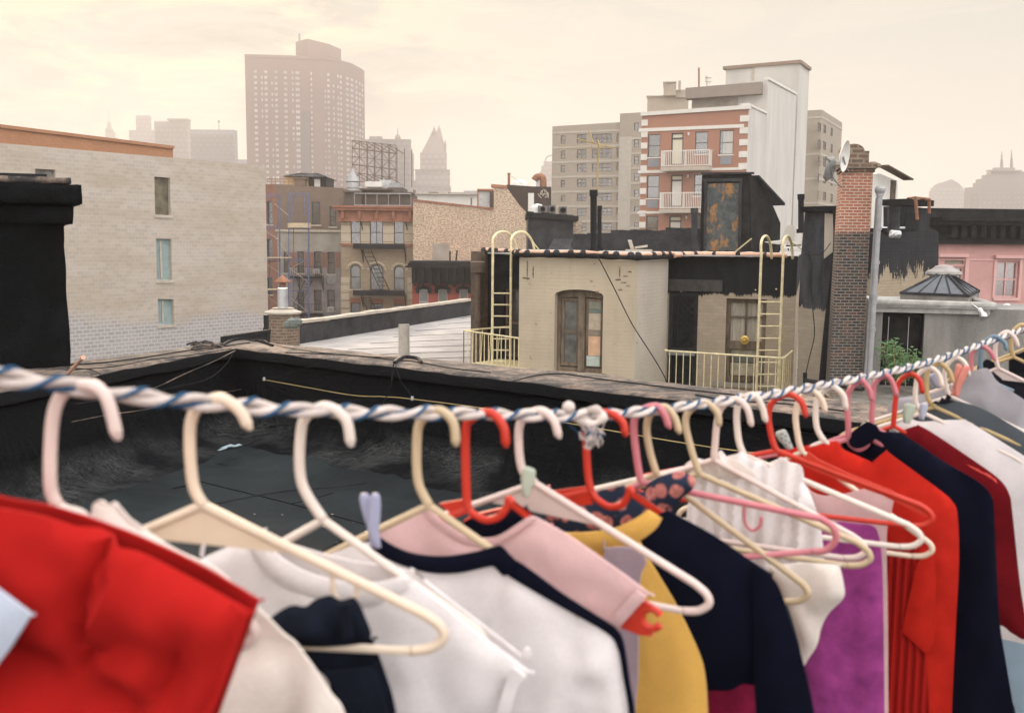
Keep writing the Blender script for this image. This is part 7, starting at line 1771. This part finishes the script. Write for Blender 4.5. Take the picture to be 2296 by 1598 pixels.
garment('t_shirt', 'bright red T-shirt filling the lower left corner', 't-shirt', [
 ('front_panel', p['a'], S((-330, 1130)) + [(-120, 1090), (0, 1121), (130, 1146), (300, 1205), (450, 1278)] + S((581, 1352)) + [(540, 1470), (490, 1598)] + S((420, 1790)) + S((-330, 1800)), -.012, 'red', dict(bulge=.014, amp=.005, fx=12, fz=8, seed=2, cr=.009, folds=[([(250, 1190), (258, 1260), (222, 1330), (210, 1400), (216, 1460)], .006, -.02), ([(285, 1200), (290, 1265), (258, 1335), (246, 1400), (252, 1470)], .008, .008), ([(250, 1450), (300, 1440), (360, 1425)], .006, -.01), ([(60, 1440), (140, 1470), (220, 1530), (300, 1560)], .012, -.016), ([(440, 1400), (420, 1460), (390, 1560)], .008, -.009), ([(60, 1500), (130, 1540), (200, 1620)], .014, -.014), ([(300, 1400), (250, 1450), (290, 1560)], .012, -.01), ([(420, 1480), (400, 1540), (360, 1620)], .012, -.008), ([(120, 1235), (200, 1250), (245, 1245)], .006, -.004)])),
 ('sleeve_hem', p['a'], S((578, 1358)) + [(540, 1470), (492, 1594)] + S((425, 1780)) + S((385, 1780)) + [(450, 1590), (502, 1462)] + S((545, 1340)), -.0155, 'red', dict(bulge=.0035, amp=.001, seed=102, step=.008, bw=.006)),
 ('back_panel', p['a'], S((-330, 1130)) + [(-120, 1086), (0, 1118), (130, 1143), (300, 1203), (450, 1275)] + S((576, 1350)) + [(535, 1465)] + S((420, 1790)) + S((-330, 1800)), .004, 'red', dict(bulge=-.008, amp=.003, seed=3, step=.02))])
garment('blouse', 'cream ruffled blouse peeping out above and right of the red T-shirt', 'blouse', [
 ('front_panel', p['b'], [(100, 1200), (104, 1152), (120, 1135), (150, 1128), (190, 1136), (212, 1152), (218, 1125), (236, 1117), (250, 1128), (266, 1121), (290, 1150), (335, 1186), (400, 1228), (470, 1262), (520, 1300), (562, 1345), (600, 1384), (645, 1440), (700, 1490), (745, 1550), (778, 1602)] + S((810, 1790)) + S((80, 1790)), -.003, 'cream', dict(bulge=.012, amp=.008, fx=18, fz=8, seed=4, cr=.014, folds=[([(640, 1470), (660, 1540), (640, 1640)], .009, -.01), ([(560, 1450), (600, 1480), (590, 1600)], .02, -.012)])),
 ('ruffle', p['b'], [(222, 1124), (238, 1117), (252, 1126), (268, 1122), (300, 1155), (330, 1182), (318, 1200), (280, 1200), (258, 1195), (270, 1168), (252, 1160), (236, 1168), (245, 1185), (225, 1180), (214, 1160)], -.006, 'cream', dict(bulge=.006, amp=.005, fx=60, fz=30, seed=5, step=.005))])
garment('jeans', 'black jeans folded over the bar of the cream hanger', 'jeans', [
 ('waistband', p['c'], [(603, 1390), (625, 1368), (660, 1350), (690, 1352), (715, 1335), (745, 1328), (770, 1338), (800, 1333), (822, 1372), (834, 1425), (760, 1440), (650, 1438), (620, 1420)], -.006, 'denim', dict(bulge=.016, amp=.008, fx=35, fz=14, seed=6, cr=.018, step=.006)),
 ('leg_panel', p['c'], S((625, 1436)) + S((832, 1436)) + [(860, 1510), (885, 1598)] + S((910, 1790)) + S((690, 1790)) + [(740, 1560), (690, 1490)], .003, 'denim', dict(bulge=.012, amp=.005, fx=18, seed=7)),
 ('belt_loop', p['c'], S((776, 1330)) + S((800, 1328)) + S((812, 1400)) + S((788, 1405)), -.022, 'denim', dict(bulge=.002, amp=.001, step=.005, seed=8)),
 ('pocket', p['c'], S((745, 1490)) + S((848, 1478)) + S((880, 1590)) + S((790, 1600)), -.011, 'denim', dict(bulge=.002, amp=.002, seed=9))])
garment('t_shirt', 'white crew neck T-shirt between the black jeans and the navy trimmed cardigan', 't-shirt', [
 ('front_panel', p['d'], S((446, 1254)) + S((582, 1194)) + [(600, 1225), (640, 1268), (700, 1300), (780, 1318), (860, 1315)] + S((928, 1290)) + [(1050, 1385)] + S((1193, 1494)) + [(1160, 1560)] + S((1110, 1790)) + S((330, 1790)) + [(400, 1400)], -.009, 'white', dict(bulge=.01, amp=.006, fx=20, fz=10, seed=10, cr=.009, folds=[([(1150, 1560), (1080, 1640), (1050, 1760)], .012, -.01), ([(900, 1400), (960, 1450), (1000, 1560)], .02, -.005)])),
 ('collar', p['d'], [(578, 1198), (592, 1190), (640, 1232), (700, 1268), (780, 1290), (860, 1292), (915, 1280), (930, 1292), (925, 1310), (870, 1340), (790, 1345), (700, 1325), (635, 1290), (592, 1240)], -.013, 'white', dict(bulge=.006, amp=.001, fx=60, fz=60, seed=11, step=.006, bw=.012)),
 ('sleeve_hem', p['d'], S((1188, 1499)) + [(1158, 1562)] + S((1108, 1785)) + S((1080, 1785)) + [(1132, 1550)] + S((1160, 1478)), -.013, 'white', dict(bulge=.003, amp=.001, seed=103, step=.007, bw=.005)),
 ('back_panel', p['d'], S((446, 1254)) + S((582, 1194)) + [(640, 1222), (760, 1256), (860, 1275)] + S((928, 1290)) + S((1165, 1475)) + S((1090, 1790)) + S((330, 1790)), .006, 'white', dict(bulge=-.006, amp=.003, seed=12, step=.02))])
fC5 = p['e']
garment('cardigan', 'white cardigan with a broad navy neckband and navy shoulder stripe', 'cardigan', [
 ('front_panel', fC5, S((640, 1300)) + [(700, 1262), (790, 1220)] + S((850, 1214)) + [(880, 1240), (940, 1266), (1040, 1274), (1109, 1260)] + S((1143, 1276)) + [(1255, 1345), (1366, 1408), (1393, 1445), (1408, 1520), (1419, 1598)] + S((1430, 1790)) + S((700, 1790)), -.002, 'white', dict(bulge=.01, amp=.006, fx=20, fz=8, seed=13, cr=.009, folds=[([(1140, 1280), (1115, 1350), (1080, 1450)], .006, -.006), ([(1340, 1480), (1280, 1540), (1230, 1640)], .012, .008), ([(1300, 1520), (1340, 1525)], .006, -.003)])),
 ('neckband', fC5, [(848, 1190), (856, 1190), (894, 1214), (943, 1232), (1008, 1237), (1073, 1228), (1125, 1214), (1137, 1216), (1152, 1232), (1168, 1250), (1158, 1270), (1141, 1280), (1122, 1262), (1108, 1260), (1040, 1274), (975, 1273), (910, 1255), (861, 1232), (846, 1212)], -.012, 'navy', dict(bulge=.006, amp=.001, seed=14, step=.006, bw=.01)),
 ('shoulder_stripe', fC5, [(1140, 1276), (1150, 1262), (1167, 1250), (1268, 1322), (1340, 1368), (1387, 1400), (1405, 1435), (1418, 1520), (1430, 1598)] + S((1442, 1790)) + S((1428, 1790)) + [(1417, 1598), (1404, 1510), (1391, 1443), (1364, 1407), (1255, 1345)], -.009, 'navy', dict(bulge=.003, amp=.0008, seed=15, step=.006, bw=.008)),
 ('back_trim', fC5, S((688, 1254)) + S((782, 1203)) + S((800, 1214)) + S((735, 1250)), .006, 'navy', dict(bulge=.002, amp=.001, seed=16, step=.008))])
garment('t_shirt', 'pale pink T-shirt with short cap sleeve behind the cardigan', 't-shirt', [
 ('front_panel', p['f'], S((846, 1184)) + S((958, 1127)) + [(975, 1152), (1008, 1180), (1050, 1205), (1105, 1210), (1138, 1200), (1172, 1178)] + S((1201, 1155)) + [(1300, 1212)] + S((1459, 1327)) + [(1425, 1365)] + S((1394, 1400)) + [(1380, 1500)] + S((1390, 1790)) + S((850, 1790)), -.003, 'pinkc', dict(bulge=.01, amp=.004, fx=20, fz=12, seed=17, cr=.008, folds=[([(1280, 1300), (1360, 1330), (1420, 1340)], .005, -.004), ([(1200, 1230), (1250, 1300)], .006, -.003)])),
 ('sleeve_hem', p['f'], S((1456, 1331)) + [(1425, 1366)] + S((1397, 1398)) + S((1372, 1386)) + [(1402, 1350)] + S((1434, 1314)), -.008, 'pinkc', dict(bulge=.003, amp=.0008, seed=104, step=.006, bw=.005)),
 ('neck_rib', p['f'], [(955, 1130), (965, 1128), (985, 1150), (1015, 1172), (1055, 1196), (1105, 1200), (1136, 1190), (1170, 1168), (1196, 1152), (1204, 1160), (1176, 1182), (1138, 1204), (1105, 1214), (1050, 1210), (1005, 1183), (972, 1155)], -.008, 'pinkc', dict(bulge=.003, amp=.0005, seed=18, step=.005, bw=.006))])
Fg0 = plane(1160, 926, (1150, 1100), 27)
garment('sweater', 'navy sweater showing only inside the neckline of the pink T-shirt', 'sweater', [('front_panel', Fg0, S((985, 1200)) + [(1060, 1160), (1120, 1145)] + S((1180, 1135)) + [(1215, 1180)] + S((1260, 1240)) + S((1260, 1700)) + S((1000, 1700)), 0, 'navy', dict(bulge=.008, amp=.002, seed=19, step=.014))])
garment('top', 'mustard yellow top with wide round neckband', 'top', [
 ('front_panel', p['h'], [(1190, 1260), (1160, 1160), (1190, 1150), (1235, 1182), (1290, 1196), (1360, 1194), (1410, 1184), (1446, 1170), (1450, 1195), (1475, 1245), (1505, 1295), (1535, 1345), (1580, 1440), (1596, 1500), (1602, 1598)] + S((1608, 1790)) + S((1190, 1790)), -.022, 'yellow', dict(bulge=.012, amp=.007, fx=20, fz=4, seed=20)),
 ('neckband', p['h'], [(1146, 1136), (1160, 1126), (1180, 1130), (1215, 1158), (1271, 1172), (1327, 1175), (1397, 1167), (1445, 1147)] + S((1479, 1125)) + S((1510, 1143)) + [(1494, 1168), (1455, 1195), (1400, 1212), (1330, 1218), (1260, 1210), (1200, 1180), (1165, 1158)], -.034, 'yellow', dict(bulge=.005, amp=.001, seed=21, step=.007, bw=.01))])
Fl0 = plane(1260, 930, (1250, 1100), 28)
garment('camisole', 'pale lilac lace camisole strip between pink sleeve and yellow top', 'camisole', [('front_panel', Fl0, S((1355, 1228)) + [(1400, 1226)] + S((1440, 1236)) + [(1448, 1262), (1435, 1300), (1432, 1420), (1430, 1520), (1424, 1600)] + S((1420, 1790)) + S((1330, 1790)) + [(1340, 1500)], 0, 'lilac', dict(bulge=.008, amp=.003, fx=30, seed=22, step=.008))])
Fn0 = plane(1440, 920, (1430, 1090), 28)
garment('scarf', 'dark floral printed cloth hanging open behind the red and pink hangers', 'floral cloth', [('drape', Fn0, [(1215, 1160), (1250, 1125), (1290, 1106), (1340, 1102), (1395, 1092), (1436, 1106), (1450, 1085), (1482, 1068), (1528, 1060), (1554, 1078), (1548, 1100), (1520, 1125), (1500, 1160), (1480, 1230), (1300, 1240)], .006, 'floral', dict(bulge=.012, amp=.006, fx=25, fz=18, seed=23, cr=.012, step=.007))])
garment('sweater', 'navy sweater with long sleeve right of the yellow top', 'sweater', [
 ('body_panel', p['h'], S((1380, 1200)) + S((1500, 1140)) + [(1600, 1194), (1680, 1248)] + S((1735, 1282)) + [(1740, 1400), (1720, 1500), (1700, 1528), (1670, 1527), (1640, 1541), (1590, 1541)] + S((1400, 1540)), -.006, 'navy', dict(bulge=.014, amp=.004, fx=14, fz=5, seed=24)),
 ('sleeve', p['h'], [(1700, 1262)] + S((1738, 1282)) + [(1752, 1300), (1768, 1340), (1800, 1440), (1820, 1520), (1835, 1598)] + S((1865, 1790)) + S((1715, 1790)) + [(1706, 1598), (1700, 1500), (1700, 1380)], -.016, 'navy', dict(bulge=.012, amp=.003, seed=25))])
garment('skirt', 'magenta knit hem visible under the navy sweater', 'knit skirt', [('front_panel', plane(1460, 915, (1450, 1090), 28), S((1560, 1480)) + S((1722, 1480)) + S((1715, 1790)) + S((1560, 1790)), .01, 'magenta', dict(bulge=.006, amp=.003, seed=26, step=.014))])
garment('blouse', 'white pleated blouse with ruffled top edge crossed by the hanger arms', 'blouse', [
 ('front_panel', plane(1665, 892, (1650, 1040), 26), [(1540, 1160), (1550, 1092), (1541, 1045), (1550, 1030), (1562, 1026), (1582, 1033), (1602, 1026), (1616, 1009), (1633, 1027), (1648, 1022), (1663, 1011), (1680, 1029), (1702, 1034), (1726, 1048), (1748, 1026), (1772, 1036), (1799, 1048), (1804, 1082), (1815, 1105), (1832, 1150), (1842, 1200), (1838, 1290), (1740, 1330), (1640, 1300), (1560, 1240)], 0, 'white', dict(bulge=.01, amp=.006, fx=30, fz=5, seed=27, pleat=.0045, cr=.006, step=.006)),
 ('ruffle', plane(1662, 892, (1650, 1040), 26), [(1543, 1038), (1560, 1026), (1582, 1033), (1602, 1026), (1616, 1010), (1633, 1028), (1648, 1024), (1680, 1040), (1700, 1060), (1660, 1068), (1620, 1062), (1580, 1068), (1550, 1060)], -.014, 'cream', dict(bulge=.006, amp=.006, fx=50, fz=25, seed=28, step=.006, cr=.006))])
Fsh = plane(1560, 905, (1500, 1070), 28)
garment('shorts', 'white crumpled shorts folded over a hanger bar before the purple knit', 'shorts', [('front_panel', Fsh, S((1722, 1268)) + [(1800, 1262)] + S((1882, 1266)) + [(1892, 1310), (1891, 1340), (1860, 1372), (1842, 1405), (1832, 1445), (1815, 1472), (1801, 1490), (1792, 1440), (1768, 1360), (1740, 1310)], 0, 'cream', dict(bulge=.012, amp=.005, fx=25, fz=14, seed=29, cr=.012, step=.007))])
garment('tank_top', 'pale pink tank top with scooped neck beside the red sweater', 'tank top', [('front_panel', plane(1810, 876, (1800, 1030), 26), [(1800, 1085), (1822, 1103), (1850, 1111), (1893, 1107), (1932, 1097), (1960, 1098)] + S((2006, 1114)) + [(1998, 1150), (1988, 1200), (1990, 1350), (1992, 1598)] + S((1995, 1790)) + S((1800, 1790)) + [(1812, 1400), (1805, 1150)], 0, 'pinkc', dict(bulge=.01, amp=.004, fx=24, seed=30))])
garment('knit_top', 'fuzzy purple knit top below the tank top', 'knit top', [('front_panel', plane(1798, 876, (1790, 1030), 26), [(1826, 1200), (1850, 1178), (1880, 1168), (1920, 1172), (1955, 1176), (1968, 1190), (1977, 1236), (1981, 1350), (1984, 1598)] + S((1986, 1790)) + S((1840, 1790)) + [(1822, 1598), (1804, 1495), (1800, 1350), (1812, 1260)], -.004, 'purple', dict(bulge=.014, amp=.006, fx=24, fz=6, seed=31, cr=.004))])
garment('sweater', 'bright red ribbed sweater', 'sweater', [
 ('front_panel', p['p'], S((1742, 1010)) + [(1800, 1000), (1840, 992)] + S((1878, 988)) + [(1890, 1006), (1915, 1018)] + S((1955, 1036)) + S((1987, 1010)) + [(2010, 1028), (2060, 1064), (2112, 1102), (2136, 1125), (2147, 1155), (2150, 1260), (2142, 1420), (2134, 1598)] + S((2128, 1790)) + S((1985, 1790)) + [(1982, 1300), (1900, 1260), (1780, 1180)], 0, 'redknit', dict(bulge=.012, amp=.006, fx=18, seed=32, cr=.006)),
 ('ribbed_body', p['p'], S((1984, 1235)) + S((2060, 1215)) + [(2075, 1300), (2078, 1450), (2085, 1598)] + S((2080, 1790)) + S((1984, 1790)), -.018, 'ribred', dict(bulge=.003, amp=.003, seed=33)),
 ('sleeve', p['p'], [(2060, 1250), (2095, 1235), (2100, 1330), (2096, 1420)] + S((2078, 1450)) + S((2026, 1402)) + [(2036, 1350), (2048, 1300)], -.024, 'redknit', dict(bulge=.01, amp=.003, seed=34, step=.008))])
garment('sweater', 'navy crew sweater right of the bright red ribbed one', 'sweater', [
 ('front_panel', p['q'], S((1885, 996)) + [(1915, 965)] + S((1943, 945)) + [(1965, 955), (1975, 968), (2014, 970), (2042, 985), (2112, 1033), (2196, 1083), (2222, 1112), (2229, 1150), (2236, 1300), (2242, 1400), (2258, 1500), (2274, 1598)] + S((2300, 1790)) + S((2100, 1790)) + [(2110, 1300), (2050, 1100), (1955, 1040), (1910, 1020)], .004, 'navy', dict(bulge=.012, amp=.006, fx=18, seed=35)),
 ('collar', p['q'], [(1905, 985), (1925, 960), (1943, 946), (1962, 952), (1974, 966), (1960, 985), (1935, 1000), (1915, 1000)], -.01, 'navy', dict(bulge=.006, amp=.003, seed=36, step=.007))])
garment('sweater', 'dark wine red knit right of the navy crew sweater', 'sweater', [('front_panel', p['s'], S((1985, 985)) + [(2021, 966)] + S((2058, 953)) + [(2087, 968), (2168, 1022), (2238, 1072), (2263, 1108), (2270, 1150), (2286, 1300), (2302, 1425), (2270, 1420), (2238, 1400)] + S((2150, 1400)) + [(2120, 1100)], .002, 'wine', dict(bulge=.014, amp=.004, fx=14, seed=37))])
garment('t_shirt', 'plain white T-shirt behind the wine red knit', 't-shirt', [('front_panel', p['t'], S((1995, 955)) + [(2030, 935), (2062, 945), (2110, 942)] + S((2163, 941)) + [(2200, 962), (2296, 1022)] + S((2370, 1070)) + S((2370, 1460)) + S((2200, 1420)) + [(2150, 1100)], .0, 'white', dict(bulge=.012, amp=.004, fx=16, seed=38))])
garment('t_shirt', 'charcoal T-shirt with black torn trim', 't-shirt', [('front_panel', p['u'], S((2030, 945)) + [(2070, 915), (2096, 904), (2126, 897), (2168, 905), (2212, 921), (2296, 970)] + S((2380, 1020)) + S((2380, 1300)) + S((2100, 1300)), .004, 'grey', dict(bulge=.01, amp=.003, seed=39)),
 ('torn_trim', p['u'], [(2090, 902), (2098, 896), (2106, 900), (2112, 888), (2120, 893), (2124, 880), (2134, 888), (2130, 896), (2142, 898), (2120, 904)], -.012, 'black', dict(bulge=.002, amp=.001, seed=40, step=.006, smooth=False))])
garment('t_shirt', 'blue grey T-shirt with round collar under the notched pink hanger', 't-shirt', [
 ('front_panel', p['w'], S((2132, 872)) + [(2170, 890), (2210, 908), (2255, 912)] + S((2292, 900)) + [(2330, 915)] + S((2390, 950)) + S((2390, 1200)) + S((2140, 1200)), .002, 'bluegrey', dict(bulge=.01, amp=.003, seed=41)),
 ('collar', p['w'], [(2128, 872), (2140, 866), (2170, 885), (2210, 900), (2255, 903), (2286, 893), (2296, 902), (2290, 914), (2256, 922), (2208, 918), (2165, 902), (2140, 888)], -.008, 'bluegrey', dict(bulge=.004, amp=.001, seed=42, step=.008))])
garment('sweatshirt', 'light grey sweatshirt draped behind the white and tan hooks', 'sweatshirt', [('front_panel', p['v'], [(1992, 960), (1988, 925), (1993, 906), (2010, 896), (2056, 888), (2100, 880), (2134, 868), (2160, 843), (2207, 827), (2222, 836), (2240, 860)] + S((2300, 900)) + S((2300, 1200)) + S((2020, 1200)), .012, 'lgrey', dict(bulge=.01, amp=.005, fx=20, fz=10, seed=43, cr=.006))])
garment('t_shirt', 'black T-shirt under the blush hanger', 't-shirt', [('front_panel', p['y'], [(2190, 850), (2203, 815), (2215, 806), (2236, 818), (2260, 840)] + S((2300, 836)) + [(2340, 860)] + S((2400, 900)) + S((2400, 1150)) + S((2200, 1150)), .004, 'black', dict(bulge=.008, amp=.003, seed=44))])
garment('vest', 'black vest strap below the notched pink hanger arm', 'vest', [('strap', p['x'], [(2260, 900), (2270, 880), (2284, 868), (2310, 880)] + S((2380, 915)) + S((2380, 1100)) + [(2270, 925)], -.004, 'black', dict(bulge=.006, amp=.002, seed=45))])
garment('shirt', 'dim dark shirt under the tan hangers at the picture edge', 'shirt', [('front_panel', p['z2'], [(2262, 800), (2280, 795)] + S((2303, 786)) + S((2430, 850)) + S((2430, 1100)) + S((2270, 1100)), .004, 'black', dict(bulge=.008, amp=.003, seed=46))])
garment('jeans', 'washed light blue jeans low at the right edge', 'jeans', [('leg_panel', plane(2140, 795, (2130, 888), 26), S((2190, 1380)) + S((2400, 1380)) + S((2400, 1790)) + S((2296, 1790)) + [(2275, 1598)] + S((2200, 1500)), .03, 'sky', dict(bulge=.01, amp=.004, seed=47))])
# ---------------------------------------------------------------- pegs
def peg(x0, y0, x1, y1, Y, col, lab, wpx=18, spots=False, spread=6):
    c = V(col); mt = plastic('peg_' + str(len(bpy.data.materials)), tuple(c), .4); A_, B_ = P(x0, y0, Y), P(x1, y1, Y)
    t = thing('clothes_peg', B_, lab, 'clothes peg', 'plastic clothes pegs'); ax_ = (B_ - A_); u_ = ax_.normalized(); sd_ = u_.cross(V((0, 1, 0))).normalized(); w_ = wpx * Y / FPX / 2; nrm_ = u_.cross(sd_)
    for k, sg in enumerate((-1, 1)):
        b = MB(); pr = []
        N_ = 14
        for i in range(N_ + 1):
            u = i / N_; ww = w_ * (.62 + .38 * math.sin(math.pi * min(1, u * 1.0 + .12))) * (1 if u < .92 else .8); ww = w_ * .45 if i == 0 else ww
            off = sd_ * sg * (spread * Y / FPX) * abs(1 - u * 1.5)
            pr.append((A_.lerp(B_, u) + off + nrm_ * sg * .002, ww))
        rows = []
        for q, ww in pr:
            rows.append([b.vert(q + sd_ * ww * a_ + nrm_ * b_ * .0022) for a_, b_ in ((-1, -.5), (-.6, -1), (.6, -1), (1, -.5), (1, .5), (.6, 1), (-.6, 1), (-1, .5))])
        for R1, R2_ in zip(rows, rows[1:]):
            for i in range(8): b.face((R1[i], R1[(i + 1) % 8], R2_[(i + 1) % 8], R2_[i]))
        b.face(rows[0][::-1]); b.face(rows[-1]); o = b.build('peg_arm', mt, t, True)
        if spots:
            s_ = MB()
            for q in range(4): s_.lathe(A_.lerp(B_, .12 + q * .18) + sd_ * sg * w_ * (.5 if q % 2 else .0) - V((0, .0052, 0)), [(.0011, 0), (.0011, .0006)], 8, ax=(V((1, 0, 0)), V((0, 0, 1)), V((0, -1, 0))))
            s_.build('hole', M['iron'], o)
    b = MB(); m_ = A_.lerp(B_, .45); b.tube([m_ - sd_ * w_ * 1.2 - nrm_ * .003, m_ + sd_ * w_ * 1.2 - nrm_ * .003], .0012, 6); b.build('spring', M['galv'], t)
peg(828, 1106, 842, 1226, .79, (.42, .43, .58), 'lilac peg gripping the cardigan shoulder on the white hanger', 30, spread=14)
peg(1187, 1048, 1178, 1112, .90, (.56, .62, .5), 'pale mint peg at the neck of the bare blush hanger', 28, spread=4)
peg(1748, 966, 1772, 1006, 1.33, (.58, .6, .56), 'white spotted peg between the red and cream hooks', 20, True, 4)
peg(2041, 905, 2032, 948, 1.5, (.5, .56, .46), 'pale green peg beside the red round hook', 22, spread=2)
peg(2072, 905, 2066, 940, 1.56, (.5, .52, .62), 'translucent lavender peg behind the white hook', 14, spread=2)
peg(2090, 838, 2108, 868, 1.68, (.5, .5, .62), 'lilac peg half hidden by the tan hook', 22, spread=3)
peg(2160, 818, 2140, 888, 1.66, (.72, .28, .22), 'coral pink peg on the light grey sweatshirt', 18, spread=8)
# knot with frayed tail
t = thing('rope_knot', rp(1330, 1010), 'frayed white and blue rope knot tying the notched red hanger to the line', 'knot')
b = MB(); yk = rY(1330, 935) - .012
def kp(x, y, d=0): return P(x, y, yk + d)
b.tube(catmull([kp(1285, 925), kp(1300, 945, -.004), kp(1330, 950, -.008), kp(1352, 935, -.004), kp(1340, 920), kp(1312, 922, .006), kp(1300, 940, .004), kp(1325, 965, -.006), kp(1322, 985, -.008), kp(1318, 1003, -.006)], 7), [.0042 + .0012 * math.sin(i * .7) for i in range(64)], 8); b.build('loop', M['rope'], t, True)
random.seed(44)
for nm, mt, cnt in (('frayed_fibre', 'rope', 90), ('blue_fibre', 'ropeblue', 34)):
    b = MB()
    for k in range(cnt):
        a = kp(1320 + random.gauss(0, 11), 955 + random.uniform(-12, 30), random.gauss(-.004, .004)); dx, dz = random.gauss(6 if k % 3 else 20, 7), random.uniform(4, 38)
        c = kp(1320 + dx + random.gauss(0, 8), 962 + dz * (.7 if dx > 20 else 1.1), random.gauss(-.006, .006)); m_ = a.lerp(c, .5) + V((random.gauss(0, .002), 0, random.gauss(0, .002))); b.tube(catmull([a, m_, c], 3), .0006, 4)
    b.build(nm, M[mt], t, True)
b = MB(); b.lathe(rp(1275, 912), [(.002, -.006), (.006, -.003), (.0066, 0), (.005, .004), (.001, .006)], 10); b.build('knot_end', M['rope'], t, True)
